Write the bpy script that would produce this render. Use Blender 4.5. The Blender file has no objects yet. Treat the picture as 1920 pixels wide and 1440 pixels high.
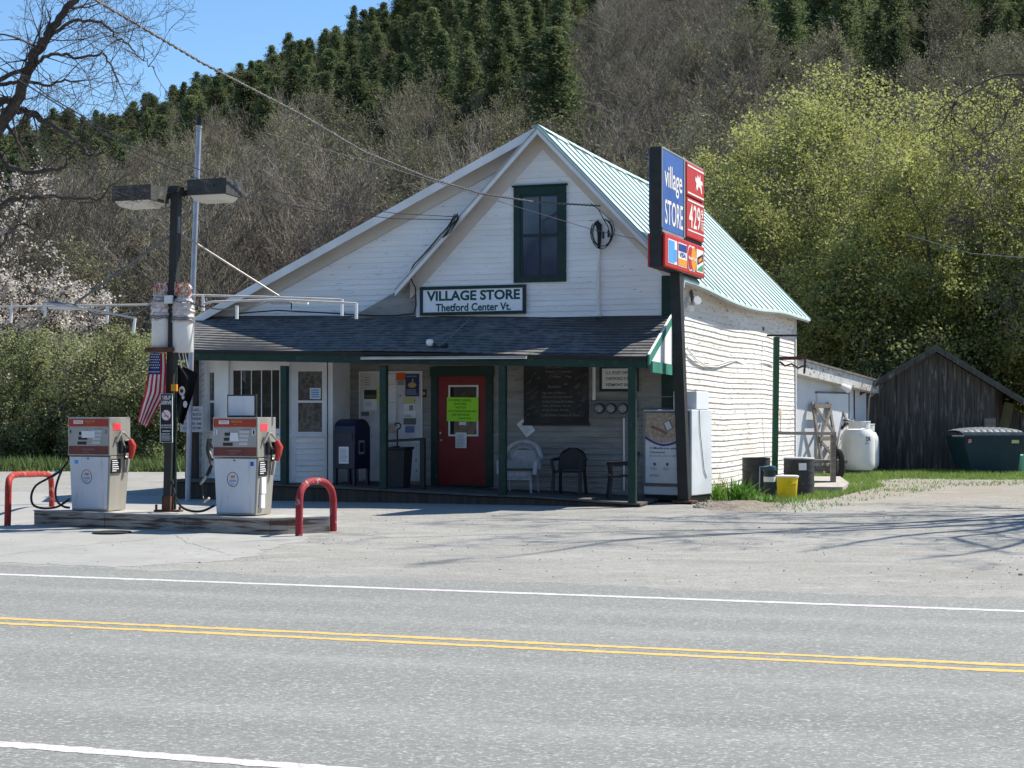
import bpy, math, random
import numpy as np
from mathutils import Vector, Matrix, Euler

R = math.radians
C = bpy.context.scene.collection
scn = bpy.context.scene

# ------------------------------------------------------------------ camera, world, sun, exposure
FOC, HOR, EYE = 2800.0, 781.0, 1.6
cam_d = bpy.data.cameras.new("camera")
cam = bpy.data.objects.new("camera", cam_d); C.objects.link(cam)
cam.location = (0, 0, EYE); cam.rotation_euler = (R(90), 0, 0)
cam_d.sensor_width = 36; cam_d.lens = FOC / 1920 * 36
cam_d.shift_y = (HOR - 720) / 1920
cam_d.clip_start = 0.1; cam_d.clip_end = 3000
scn.camera = cam
SUN = Vector((0.74, 0.36, 1.0)).normalized()
w = bpy.data.worlds.new("World"); scn.world = w; w.use_nodes = True
nt = w.node_tree; nt.nodes.clear()
out = nt.nodes.new("ShaderNodeOutputWorld"); bg = nt.nodes.new("ShaderNodeBackground")
sky = nt.nodes.new("ShaderNodeTexSky"); sky.sky_type = 'NISHITA'; sky.sun_disc = False
sky.sun_elevation = math.asin(SUN.z); sky.sun_rotation = math.atan2(SUN.x, SUN.y)
sky.air_density = 1.0; sky.dust_density = 0.0; sky.ozone_density = 2.0
hs = nt.nodes.new('ShaderNodeHueSaturation'); hs.inputs['Saturation'].default_value = 1.18; nt.links.new(sky.outputs[0], hs.inputs['Color']); nt.links.new(hs.outputs[0], bg.inputs[0]); nt.links.new(bg.outputs[0], out.inputs[0])
bg.inputs[1].default_value = 0.105
sd = bpy.data.lights.new("sun", 'SUN'); sd.energy = 4.8; sd.angle = R(0.55); sd.color = (1.0, 0.94, 0.83)
so = bpy.data.objects.new("sun", sd); C.objects.link(so)
so.rotation_euler = SUN.to_track_quat('Z', 'Y').to_euler(); so.location = (20, 20, 40)
scn.view_settings.view_transform = 'Standard'; scn.view_settings.look = 'None'
scn.view_settings.gamma = 1.0; scn.view_settings.exposure = 0.80
scn.view_settings.use_curve_mapping = False

# ------------------------------------------------------------------ materials
def _n(nt, t, **k):
    n = nt.nodes.new(t)
    for a, b in k.items(): setattr(n, a, b)
    return n
def mat(name, c, c2=None, scale=6.0, rough=0.7, metal=0.0, bump=0.0, bscale=60.0, spec=0.3,
        stretch=(1, 1, 1), spots=None, spot_scale=20.0, spot_cut=0.62, trans=0.0, randobj=0.0, detail=5, lo=.35, hi=.65,
        spot_stretch=None, spot_soft=.04):
    m = bpy.data.materials.new(name); m.use_nodes = True
    nt = m.node_tree; p = nt.nodes["Principled BSDF"]; L = nt.links.new
    p.inputs["Roughness"].default_value = rough; p.inputs["Metallic"].default_value = metal
    p.inputs["Specular IOR Level"].default_value = spec
    tc = _n(nt, "ShaderNodeTexCoord"); mp = _n(nt, "ShaderNodeMapping"); mp.inputs["Scale"].default_value = stretch
    L(tc.outputs["Object"], mp.inputs[0])
    col = None
    c = tuple(c) + (1,); c2 = tuple(c2) + (1,) if c2 else c
    mix = _n(nt, "ShaderNodeMix", data_type='RGBA'); mix.inputs[6].default_value = c; mix.inputs[7].default_value = c2
    no = _n(nt, "ShaderNodeTexNoise"); no.inputs["Scale"].default_value = scale; no.inputs["Detail"].default_value = detail
    L(mp.outputs[0], no.inputs["Vector"])
    mr = _n(nt, "ShaderNodeMapRange"); mr.inputs[1].default_value = lo; mr.inputs[2].default_value = hi
    L(no.outputs["Fac"], mr.inputs[0]); L(mr.outputs[0], mix.inputs[0])
    col = mix.outputs[2]
    if spots:
        m2 = _n(nt, "ShaderNodeMix", data_type='RGBA'); m2.inputs[7].default_value = tuple(spots) + (1,)
        n2 = _n(nt, "ShaderNodeTexNoise"); n2.inputs["Scale"].default_value = spot_scale; n2.inputs["Detail"].default_value = 6
        if spot_stretch:
            mp2 = _n(nt, "ShaderNodeMapping"); mp2.inputs["Scale"].default_value = spot_stretch
            L(tc.outputs["Object"], mp2.inputs[0]); L(mp2.outputs[0], n2.inputs["Vector"])
        else: L(mp.outputs[0], n2.inputs["Vector"])
        r2 = _n(nt, "ShaderNodeMapRange"); r2.inputs[1].default_value = spot_cut; r2.inputs[2].default_value = spot_cut + spot_soft
        L(n2.outputs["Fac"], r2.inputs[0]); L(r2.outputs[0], m2.inputs[0]); L(col, m2.inputs[6]); col = m2.outputs[2]
    if randobj:
        oi = _n(nt, "ShaderNodeObjectInfo"); hs = _n(nt, "ShaderNodeHueSaturation")
        r3 = _n(nt, "ShaderNodeMapRange"); r3.inputs[3].default_value = 1 - randobj; r3.inputs[4].default_value = 1 + randobj
        L(oi.outputs["Random"], r3.inputs[0]); L(r3.outputs[0], hs.inputs["Value"])
        r4 = _n(nt, "ShaderNodeMapRange"); r4.inputs[3].default_value = .5 - randobj * .06; r4.inputs[4].default_value = .5 + randobj * .06
        mm = _n(nt, "ShaderNodeMath", operation='FRACT'); ml = _n(nt, "ShaderNodeMath", operation='MULTIPLY'); ml.inputs[1].default_value = 7.31
        L(oi.outputs["Random"], ml.inputs[0]); L(ml.outputs[0], mm.inputs[0]); L(mm.outputs[0], r4.inputs[0]); L(r4.outputs[0], hs.inputs["Hue"])
        L(col, hs.inputs["Color"]); col = hs.outputs[0]
    L(col, p.inputs["Base Color"])
    if bump:
        nb = _n(nt, "ShaderNodeTexNoise"); nb.inputs["Scale"].default_value = bscale; nb.inputs["Detail"].default_value = 4
        L(mp.outputs[0], nb.inputs["Vector"])
        b = _n(nt, "ShaderNodeBump"); b.inputs["Strength"].default_value = bump; b.inputs["Distance"].default_value = .02
        L(nb.outputs["Fac"], b.inputs["Height"]); L(b.outputs[0], p.inputs["Normal"])
    if trans:
        o = nt.nodes["Material Output"]; tr = _n(nt, "ShaderNodeBsdfTranslucent"); ms = _n(nt, "ShaderNodeMixShader")
        ms.inputs[0].default_value = trans; L(col, tr.inputs[0]); L(p.outputs[0], ms.inputs[1]); L(tr.outputs[0], ms.inputs[2])
        L(ms.outputs[0], o.inputs[0])
    return m

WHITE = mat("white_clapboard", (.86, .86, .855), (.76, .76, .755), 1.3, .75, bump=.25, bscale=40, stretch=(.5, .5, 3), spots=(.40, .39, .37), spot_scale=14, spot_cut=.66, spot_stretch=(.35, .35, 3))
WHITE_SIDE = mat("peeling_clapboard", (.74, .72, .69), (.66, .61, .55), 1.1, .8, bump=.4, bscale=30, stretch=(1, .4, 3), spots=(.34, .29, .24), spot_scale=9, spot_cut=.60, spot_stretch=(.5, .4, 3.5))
WORN_SHADE = mat("worn_shaded_clapboard", (.31, .305, .288), (.215, .21, .198), 1.5, .8, bump=.3, bscale=30, stretch=(.6, .6, 4), spots=(.17, .16, .15), spot_scale=9, spot_cut=.60, spot_stretch=(.35, 1, 4))  # worn boards, colour darkened further to carry the porch shade
TRIM = mat("white_trim", (.76, .765, .77), (.66, .66, .65), 2, .6, bump=.1)
SOFFIT = mat("cream_soffit", (.62, .58, .52), (.55, .50, .44), 1.5, .8)
GREEN = mat("dark_green_paint", (.006, .028, .022), (.010, .038, .029), 4, .5, bump=.1, spots=(.02, .06, .05), spot_scale=12)
GREENL = mat("sunlit_trim_green", (.03, .17, .12), (.05, .22, .16), 4, .5)  # brighter copy of the trim green, sunlight put into its colour
TEAL = mat("teal_metal_roof", (.45, .61, .59), (.51, .66, .64), .7, .45, bump=.05, spots=(.32, .48, .46), spot_scale=3, spot_cut=.6, spec=.4, spot_soft=.2)
TEALD = mat("teal_rib_shadow_tone", (.26, .38, .37), (.20, .30, .29), 3, .5)  # ribs darker than the sheet, their shadow lines put into the colour
RED = mat("red_door_paint", (.20, .018, .018), (.15, .012, .012), 3, .45, bump=.05)
BOLL = mat("red_bollard_paint", (.30, .025, .035), (.22, .018, .025), 5, .7, bump=.3, spots=(.36, .27, .23), spot_scale=11, spot_cut=.60)
BOLL2 = mat("orange_red_bollard_paint", (.38, .035, .025), (.28, .025, .02), 4, .6, bump=.15, spots=(.33, .20, .15), spot_scale=7, spot_cut=.62)
GLASSD = mat("dark_glass", (.010, .016, .026), (.02, .03, .045), 1.0, .04, spec=.8)
GLASSG = mat("greenish_window_glass", (.012, .014, .013), (.035, .038, .034), 6.0, .03, spec=.9, lo=.45, hi=.7)
GLASSM = mat("mottled_window_glass", (.035, .038, .036), (.13, .135, .13), 14, .08, spec=.9)
BLACK = mat("black_plastic", (.010, .011, .014), (.018, .019, .022), 5, .45)
DARKM = mat("dark_bronze_paint", (.022, .023, .022), (.032, .032, .030), 5, .55, bump=.1, spots=(.08, .05, .035), spot_scale=9, spot_cut=.68)
GREYM = mat("grey_box_metal", (.11, .115, .12), (.15, .155, .16), 4, .5)
ALU = mat("brushed_aluminium", (.42, .405, .37), (.32, .30, .27), 3, .42, metal=.45, bump=.05, stretch=(1, 1, .2))
STEEL = mat("stainless_panel", (.40, .375, .33), (.33, .31, .27), 3, .4, metal=.35, stretch=(1, 1, .15))
GALV = mat("galvanised_steel", (.36, .38, .44), (.28, .30, .35), 5, .45, metal=.4)
PANELW = mat("pump_white_enamel", (.60, .62, .66), (.54, .56, .60), 2, .4, spots=(.42, .41, .38), spot_scale=3, spot_cut=.60, spot_stretch=(5, 5, .8), spot_soft=.2)
PIPEW = mat("pale_pipe", (.50, .49, .48), (.40, .39, .38), 6, .5)
REDP = mat("red_sign_plastic", (.55, .035, .035), (.47, .03, .03), 3, .35)
REDB = mat("faded_brown_red", (.17, .045, .038), (.10, .04, .036), 5, .5)
REDBAND = mat("red_band", (.40, .05, .028), (.33, .04, .025), 4, .45)
BLUEP = mat("blue_sign_plastic", (.040, .10, .33), (.055, .13, .38), 3, .4, spots=(.015, .05, .2), spot_scale=4, spot_cut=.6, spot_stretch=(6, 6, .4), spot_soft=.1)
CREAM = mat("cream_lettering", (.72, .70, .66))
PAPER = mat("white_paper", (.72, .73, .74), (.66, .67, .69), 6, .8)
PAPERB = mat("grey_ink", (.22, .23, .25))
INK = mat("dark_ink", (.02, .03, .03))
LIME = mat("lime_poster_card", (.34, .80, .03), (.30, .74, .03), 3, .6)
CHALKB = mat("chalkboard_slate", (.018, .019, .019), (.040, .042, .042), 2.5, .7, detail=6)
CHALK = mat("chalk_marks", (.20, .20, .19))
CHALKR = mat("pink_chalk_marks", (.30, .09, .07))
WICK = mat("pale_wicker", (.38, .39, .41), (.30, .30, .32), 12, .8, bump=.5, bscale=80)
WOODD = mat("weathered_barn_wood", (.040, .037, .033), (.085, .078, .070), 3, .85, bump=.5, bscale=20, stretch=(6, 6, .35), spots=(.16, .15, .14), spot_scale=4, spot_cut=.58, spot_stretch=(4, 4, .5), spot_soft=.1)
WOODG = mat("grey_timber", (.24, .21, .18), (.16, .14, .12), 4, .85, bump=.4, stretch=(1, 1, 4))
WOODP = mat("utility_pole_wood", (.075, .062, .052), (.045, .036, .03), 5, .9, bump=.5, bscale=25, stretch=(3, 3, .3))
DECK = mat("deck_boards", (.11, .105, .10), (.07, .067, .062), 4, .85, bump=.3)
SHING = None
CONC = mat("island_concrete", (.40, .38, .34), (.30, .28, .25), 4, .85, bump=.2, bscale=50)
RUSTC = mat("rust_streaked_steel_edge", (.34, .31, .27), (.24, .21, .18), 3, .6, bump=.2, spots=(.09, .045, .03), spot_scale=2.6, spot_cut=.49, spot_stretch=(.6, .6, 8), spot_soft=.1, stretch=(1, 1, 4))
RUST = mat("rusty_iron", (.13, .055, .035), (.07, .035, .025), 9, .85, bump=.4)
HOSE = mat("black_rubber_hose", (.010, .010, .012), None, 5, .4)
NOZ = mat("red_nozzle_cover", (.50, .055, .035), (.40, .035, .03), 8, .45)
NAVY = mat("navy_mailbox_paint", (.006, .010, .032), (.010, .015, .042), 4, .4)
YEL = mat("yellow_plastic", (.66, .50, .01), (.60, .44, .01), 4, .45)
TANKW = mat("white_tank_paint", (.76, .76, .74), (.66, .66, .63), 2, .4)
DUMP = mat("dark_teal_dumpster_paint", (.006, .030, .046), (.010, .04, .055), 3, .5, bump=.1, spots=(.02, .03, .035), spot_scale=7)
LID = mat("grey_plastic_lid", (.22, .24, .25), (.15, .165, .17), 6, .5)
SIGNG = mat("sign_green_lettering", (.010, .07, .06))
BARRELW = mat("white_plastic_barrel", (.70, .68, .66), (.60, .57, .54), 3, .5, spots=(.3, .13, .07), spot_scale=3, spot_cut=.70)
WRAP = mat("plastic_wrapping", (.60, .55, .53), (.42, .36, .35), 14, .35, bump=.8, bscale=18)
FLR = mat("flag_red", (.42, .02, .035), (.33, .015, .03), 6, .8, trans=.25)
FLW = mat("flag_white", (.68, .66, .66), (.6, .58, .58), 6, .8, trans=.25)
FLB = mat("flag_blue", (.022, .035, .16), (.016, .025, .12), 6, .8)
DRUM = mat("scuffed_black_drum", (.026, .027, .029), (.05, .05, .052), 5, .55, spots=(.10, .085, .075), spot_scale=6, spot_cut=.66)
GOLD = mat("gold_print", (.45, .33, .12)); TAN = mat("tan_print", (.34, .24, .17), (.5, .42, .35), 18)
VIO = mat("violet_print", (.10, .10, .33)); ORANGE = mat("orange_print", (.65, .12, .02)); AMB = mat("amber_plastic", (.6, .25, .02))
LBLUE = mat("light_blue_print", (.08, .32, .70)); YORG = mat("yellow_orange_print", (.70, .28, .02)); GRN = mat("green_print", (.04, .28, .14))
PALEY = mat("pale_yellow_paper", (.50, .50, .22)); STONE = mat("grey_stone", (.20, .19, .18), (.32, .30, .28), 12, .9, bump=.4)
LENS = mat("lamp_diffuser", (.66, .63, .56), None, 4, .3)

def ground_mats():
    # gravel: pale grey beige with pebbles, tracks and dirt
    def base(name):
        m = bpy.data.materials.new(name); m.use_nodes = True
        return m, m.node_tree, m.node_tree.nodes["Principled BSDF"], m.node_tree.links.new
    def noise(nt, L, vec, sc, det=4, rough=.5):
        n = _n(nt, "ShaderNodeTexNoise"); n.inputs["Scale"].default_value = sc; n.inputs["Detail"].default_value = det
        n.inputs["Roughness"].default_value = rough; L(vec, n.inputs["Vector"]); return n.outputs["Fac"]
    def mr(nt, L, v, a, b, c=0, d=1):
        n = _n(nt, "ShaderNodeMapRange"); 
        for i, x in enumerate((a, b, c, d)): n.inputs[i + 1].default_value = x
        L(v, n.inputs[0]); return n.outputs[0]
    def mx(nt, L, f, a, b, mode='MIX'):
        n = _n(nt, "ShaderNodeMix", data_type='RGBA', blend_type=mode)
        if isinstance(f, (int, float)): n.inputs[0].default_value = f
        else: L(f, n.inputs[0])
        for k, x in ((6, a), (7, b)):
            if isinstance(x, tuple): n.inputs[k].default_value = x + (1,)
            else: L(x, n.inputs[k])
        return n.outputs[2]
    def coords(nt, L, rot, sc=(1, 1, 1)):
        g = _n(nt, "ShaderNodeNewGeometry"); mp = _n(nt, "ShaderNodeMapping"); mp.inputs["Rotation"].default_value = (0, 0, rot); mp.inputs["Scale"].default_value = sc
        L(g.outputs["Position"], mp.inputs[0]); return mp.outputs[0]
    # gravel
    m, nt, p, L = base("pale_gravel")
    v = coords(nt, L, R(17)); vs = coords(nt, L, R(17), (.42, 1, 1))
    c = mx(nt, L, mr(nt, L, noise(nt, L, v, .35, 5), .35, .65), (.246, .242, .222), (.298, .293, .273))
    c = mx(nt, L, mr(nt, L, noise(nt, L, vs, 1.1, 5, .6), .5, .72), c, (.225, .212, .190))
    sep = _n(nt, "ShaderNodeSeparateXYZ"); L(coords(nt, L, 0), sep.inputs[0])
    # browner bare earth toward the yard at the right rear
    fy = mr(nt, L, sep.outputs[1], 24, 31); fx = mr(nt, L, sep.outputs[0], 2.5, 6)
    mm = _n(nt, "ShaderNodeMath", operation='MULTIPLY'); L(fy, mm.inputs[0]); L(fx, mm.inputs[1])
    ml = _n(nt, "ShaderNodeMath", operation='MULTIPLY'); L(mm.outputs[0], ml.inputs[0]); L(mr(nt, L, noise(nt, L, v, 1.3, 5), .3, .6), ml.inputs[1])
    c = mx(nt, L, ml.outputs[0], c, (.255, .215, .165))
    c = mx(nt, L, mr(nt, L, noise(nt, L, v, 4.5, 8, .75), .46, .66, 0, .6), c, (.180, .172, .155))
    c = mx(nt, L, mr(nt, L, noise(nt, L, v, 22, 5, .8), .50, .62, 0, .55), c, (.42, .41, .39))
    c = mx(nt, L, mr(nt, L, noise(nt, L, v, 16, 5, .8), .54, .64, 0, .6), c, (.16, .152, .14))
    c = mx(nt, L, mr(nt, L, noise(nt, L, vs, 2.6, 6, .7), .52, .70, 0, .5), c, (.40, .395, .375))
    c = mx(nt, L, mr(nt, L, noise(nt, L, v, 60, 3, .7), .60, .70, 0, .7), c, (.13, .125, .12))
    c = mx(nt, L, mr(nt, L, noise(nt, L, v, 35, 3, .7), .60, .70, 0, .6), c, (.48, .47, .45))
    L(c, p.inputs["Base Color"]); p.inputs["Roughness"].default_value = .95; p.inputs["Specular IOR Level"].default_value = .1
    b = _n(nt, "ShaderNodeBump"); b.inputs["Strength"].default_value = .55; b.inputs["Distance"].default_value = .02
    L(noise(nt, L, v, 30, 6, .65), b.inputs["Height"]); L(b.outputs[0], p.inputs["Normal"])
    G = m
    # asphalt
    m, nt, p, L = base("worn_asphalt")
    v = coords(nt, L, R(17)); vs = coords(nt, L, R(17), (.05, 1, 1)); vm = coords(nt, L, R(17), (.45, 1, 1))
    sep = _n(nt, "ShaderNodeSeparateXYZ"); L(coords(nt, L, R(17)), sep.inputs[0])
    yy = sep.outputs[1]
    c = mx(nt, L, mr(nt, L, noise(nt, L, vs, 1.1, 4, .5), .25, .75), (.178, .182, .172), (.222, .226, .214))
    def band(y0, wd):
        s = _n(nt, "ShaderNodeMath", operation='SUBTRACT'); L(yy, s.inputs[0]); s.inputs[1].default_value = y0
        a = _n(nt, "ShaderNodeMath", operation='ABSOLUTE'); L(s.outputs[0], a.inputs[0])
        return mr(nt, L, a.outputs[0], wd, 0)
    for y0, wd in ((7.35, .42), (9.05, .30), (10.9, .3), (11.95, .33)):
        bm = _n(nt, "ShaderNodeMath", operation='MULTIPLY'); L(band(y0, wd), bm.inputs[0]); L(mr(nt, L, noise(nt, L, vs, 1.2, 3), .3, .7, .15, .6), bm.inputs[1])
        c = mx(nt, L, bm.outputs[0], c, (.295, .295, .275))
    c = mx(nt, L, mr(nt, L, noise(nt, L, vm, 75, 2, .6), .56, .68, 0, .8), c, (.50, .49, .465))
    c = mx(nt, L, mr(nt, L, noise(nt, L, vm, 55, 2, .6), .60, .72, 0, .5), c, (.08, .08, .08))
    c = mx(nt, L, mr(nt, L, noise(nt, L, vm, 18, 4, .6), .45, .75, 0, .35), c, (.10, .10, .10))
    L(c, p.inputs["Base Color"]); p.inputs["Roughness"].default_value = .9; p.inputs["Specular IOR Level"].default_value = .2
    b = _n(nt, "ShaderNodeBump"); b.inputs["Strength"].default_value = .5; b.inputs["Distance"].default_value = .01
    L(noise(nt, L, v, 70, 4, .6), b.inputs["Height"]); L(b.outputs[0], p.inputs["Normal"])
    A = m
    def paint(name, col, under):
        m, nt, p, L = base(name)
        v = coords(nt, L, R(17))
        c = mx(nt, L, mr(nt, L, noise(nt, L, v, 38, 4, .7), .46, .60, 0, .8), col, under)
        L(c, p.inputs["Base Color"]); p.inputs["Roughness"].default_value = .8
        return m
    YM = paint("yellow_road_paint", (.62, .385, .075), (.38, .31, .18)); WM = paint("white_road_paint", (.55, .53, .53), (.33, .32, .32))
    # concrete apron
    m, nt, p, L = base("pale_concrete_apron")
    v = coords(nt, L, R(17))
    c = mx(nt, L, mr(nt, L, noise(nt, L, v, .8, 6), .35, .65), (.262, .258, .238), (.315, .310, .290))
    c = mx(nt, L, mr(nt, L, noise(nt, L, v, 3, 6, .7), .50, .70, 0, .8), c, (.22, .215, .20))
    c = mx(nt, L, mr(nt, L, noise(nt, L, v, 26, 5, .8), .50, .62, 0, .4), c, (.38, .375, .36))
    c = mx(nt, L, mr(nt, L, noise(nt, L, v, 40, 4, .8), .58, .68, 0, .5), c, (.16, .155, .145))
    L(c, p.inputs["Base Color"]); p.inputs["Roughness"].default_value = .85
    AP = m
    # leaf litter hill
    m, nt, p, L = base("leaf_litter_slope")
    v = coords(nt, L, 0)
    c = mx(nt, L, mr(nt, L, noise(nt, L, v, .15, 6), .35, .65), (.028, .023, .016), (.06, .048, .034))
    c = mx(nt, L, mr(nt, L, noise(nt, L, v, 1.2, 5), .5, .7), c, (.030, .034, .014))
    L(c, p.inputs["Base Color"]); p.inputs["Roughness"].default_value = .95
    b = _n(nt, "ShaderNodeBump"); b.inputs["Strength"].default_value = 1; b.inputs["Distance"].default_value = .3
    L(noise(nt, L, v, 1.5, 6, .65), b.inputs["Height"]); L(b.outputs[0], p.inputs["Normal"])
    LI = m
    # asphalt shingles on the porch
    m, nt, p, L = base("grey_asphalt_shingles")
    uv = _n(nt, "ShaderNodeUVMap"); br = _n(nt, "ShaderNodeTexBrick")
    L(uv.outputs[0], br.inputs["Vector"]); br.inputs["Scale"].default_value = 1
    br.inputs["Brick Width"].default_value = .33; br.inputs["Row Height"].default_value = .1425; br.inputs["Mortar Size"].default_value = .006
    br.inputs["Color1"].default_value = (.085, .083, .085, 1); br.inputs["Color2"].default_value = (.125, .122, .122, 1); br.inputs["Mortar"].default_value = (.03, .03, .032, 1)
    c = mx(nt, L, mr(nt, L, noise(nt, L, coords(nt, L, 0), 5, 5), .4, .7), br.outputs[0], (.165, .16, .155))
    L(c, p.inputs["Base Color"]); p.inputs["Roughness"].default_value = .95
    return G, A, YM, WM, AP, LI, m
GRAVEL, ASPH, YMARK, WMARK, APRON, LITTER, SHING = ground_mats()
GRASS = mat("spring_grass", (.15, .245, .055), (.25, .345, .09), 3, .8, trans=.3, randobj=0)
BARKD = mat("dark_bark", (.050, .040, .034), (.085, .07, .06), 8, .9, bump=.4)
BARKG = mat("grey_brown_twigs", (.155, .134, .106), (.235, .206, .164), 2.5, .9, randobj=.28)
BARKP = mat("pale_grey_bark", (.27, .24, .21), (.17, .15, .13), 4, .9, randobj=.3)
BARKG2 = mat("grey_twig_bark", (.13, .115, .10), (.09, .08, .07), 5, .9)
PINE = mat("dark_evergreen_needles", (.075, .108, .045), (.150, .172, .078), .5, .8, trans=.4, randobj=.35, lo=.4, hi=.6)
PINE2 = mat("light_evergreen_needles", (.045, .085, .022), (.095, .14, .045), .8, .75, trans=.2, randobj=.25, lo=.4, hi=.6)
YLEAF = mat("yellow_green_spring_leaves", (.28, .295, .09), (.395, .41, .14), .9, .6, trans=.5, randobj=.08, lo=.38, hi=.62)
OLEAF = mat("olive_hedge_leaves", (.20, .225, .09), (.35, .37, .18), 1.6, .6, trans=.45, randobj=.15, lo=.38, hi=.62)
BUD = mat("budding_olive_leaves", (.155, .16, .075), (.23, .225, .12), 1.2, .7, trans=.3, randobj=.25)
BLOSS = mat("pale_pink_blossom", (.60, .53, .46), (.74, .69, .62), 3, .7, trans=.3)
PLANT = mat("fresh_green_blades", (.07, .18, .02), (.13, .27, .04), 5, .6, trans=.3)

# ------------------------------------------------------------------ mesh builder
class MB:
    def __init__(s): s.v = []; s.f = []; s.m = []; s.uv = None
    def add(s, vs, fs, mi=0):
        o = len(s.v); s.v += [tuple(x) for x in vs]; s.f += [tuple(i + o for i in f) for f in fs]; s.m += [mi] * len(fs); return s
    def box(s, x0, x1, y0, y1, z0, z1, mi=0):
        return s.add([(x0, y0, z0), (x1, y0, z0), (x1, y1, z0), (x0, y1, z0), (x0, y0, z1), (x1, y0, z1), (x1, y1, z1), (x0, y1, z1)],
                     [(3, 2, 1, 0), (4, 5, 6, 7), (0, 1, 5, 4), (1, 2, 6, 5), (2, 3, 7, 6), (3, 0, 4, 7)], mi)
    def quad(s, a, b, c, d, mi=0): return s.add([a, b, c, d], [(0, 1, 2, 3)], mi)
    def hexa(s, p, mi=0):  # 8 points, bottom 4 then top 4
        return s.add(p, [(3, 2, 1, 0), (4, 5, 6, 7), (0, 1, 5, 4), (1, 2, 6, 5), (2, 3, 7, 6), (3, 0, 4, 7)], mi)
    def prism(s, poly, y0, y1, mi=0):  # polygon in xz, counter-clockwise seen from -y
        n = len(poly)
        vs = [(x, y0, z) for x, z in poly] + [(x, y1, z) for x, z in poly]
        fs = [tuple(range(n)), tuple(range(2 * n - 1, n - 1, -1))] + [(i, n + i, n + (i + 1) % n, (i + 1) % n) for i in range(n)]
        return s.add(vs, fs, mi)
    def bar(s, a, b, wx, wz, mi=0, up=(0, 0, 1)):
        a = Vector(a); b = Vector(b); d = (b - a).normalized(); u = Vector(up)
        if abs(d.dot(u)) > .98: u = Vector((0, 1, 0))
        x = d.cross(u).normalized() * wx / 2; z = x.cross(d).normalized() * wz / 2
        return s.hexa([a - x - z, a + x - z, b + x - z, b - x - z, a - x + z, a + x + z, b + x + z, b - x + z], mi)
    def tube(s, pts, r, n=8, mi=0, caps=True):
        pts = [Vector(p) for p in pts]; rs = r if isinstance(r, (list, tuple)) else [r] * len(pts)
        o = len(s.v); u = None
        for i, p in enumerate(pts):
            d = (pts[min(i + 1, len(pts) - 1)] - pts[max(i - 1, 0)])
            d = d.normalized() if d.length > 1e-9 else Vector((0, 0, 1))
            if u is None:
                u = d.orthogonal().normalized()
            else:
                u = (u - d * u.dot(d)); u = u.normalized() if u.length > 1e-6 else d.orthogonal().normalized()
            w_ = d.cross(u)
            for k in range(n):
                a = 2 * math.pi * k / n
                s.v.append(tuple(p + (u * math.cos(a) + w_ * math.sin(a)) * rs[i]))
        for i in range(len(pts) - 1):
            for k in range(n):
                s.f.append((o + i * n + k, o + i * n + (k + 1) % n, o + (i + 1) * n + (k + 1) % n, o + (i + 1) * n + k)); s.m.append(mi)
        if caps:
            s.f.append(tuple(o + k for k in range(n - 1, -1, -1))); s.m.append(mi)
            s.f.append(tuple(o + (len(pts) - 1) * n + k for k in range(n))); s.m.append(mi)
        return s
    def lathe(s, cx, cy, prof, n=24, mi=0, sx=1, sy=1):
        o = len(s.v)
        for r, z in prof:
            for k in range(n):
                a = 2 * math.pi * k / n; s.v.append((cx + r * math.cos(a) * sx, cy + r * math.sin(a) * sy, z))
        for i in range(len(prof) - 1):
            for k in range(n):
                s.f.append((o + i * n + k, o + i * n + (k + 1) % n, o + (i + 1) * n + (k + 1) % n, o + (i + 1) * n + k)); s.m.append(mi)
        s.f.append(tuple(o + k for k in range(n - 1, -1, -1))); s.m.append(mi)
        s.f.append(tuple(o + (len(prof) - 1) * n + k for k in range(n))); s.m.append(mi)
        return s
    def disc(s, cx, y, cz, rx, rz, th=.004, n=24, mi=0):
        return s.prism([(cx + rx * math.cos(2 * math.pi * k / n), cz + rz * math.sin(2 * math.pi * k / n)) for k in range(n)], y, y + th, mi)
    def text(s, t, x0, x1, z0, z1, y, mi=0, bold=0.0, th=.003, shear=0, vary=None):
        me = text_mesh(t, bold, shear)
        vs, fs = me
        ax = min(v[0] for v in vs); bx = max(v[0] for v in vs); az = min(v[1] for v in vs); bz = max(v[1] for v in vs)
        kx = (x1 - x0) / (bx - ax); kz = (z1 - z0) / (bz - az)
        return s.add([(x0 + (v[0] - ax) * kx, y - (th if True else 0), z0 + (v[1] - az) * kz) for v in vs], fs, mi)
    def lines(s, x0, x1, z0, z1, rows, y, mi=0, rng=None, fill=.4, lo=.55):
        rng = rng or random.Random(3)
        h = (z1 - z0) / rows
        for r in range(rows):
            zz = z1 - (r + .5) * h; x = x0; end = x0 + (x1 - x0) * rng.uniform(lo, 1)
            while x < end:
                l = rng.uniform(.03, .12) * (x1 - x0) * 1.2; e = min(x + l, end)
                s.box(x, e, y - .002, y, zz - h * fill / 2, zz + h * fill / 2, mi); x = e + (x1 - x0) * .03
        return s
    def build(s, name, m, parent=None, off=(0, 0, 0), smooth=False, bevel=0, link=True):
        me = bpy.data.meshes.new(name)
        me.from_pydata([(v[0] - off[0], v[1] - off[1], v[2] - off[2]) for v in s.v], [], s.f)
        for x in (m if isinstance(m, (list, tuple)) else [m]): me.materials.append(x)
        if isinstance(m, (list, tuple)): me.polygons.foreach_set("material_index", s.m)
        if s.uv:
            ul = me.uv_layers.new(name="UVMap"); ul.data.foreach_set("uv", [c for uv in s.uv for c in uv])
        if smooth:
            me.polygons.foreach_set("use_smooth", [True] * len(me.polygons))
            try: me.set_sharp_from_angle(angle=R(40))
            except Exception: pass
        me.update()
        o = bpy.data.objects.new(name, me); C.objects.link(o)
        if parent: o.parent = parent
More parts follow.
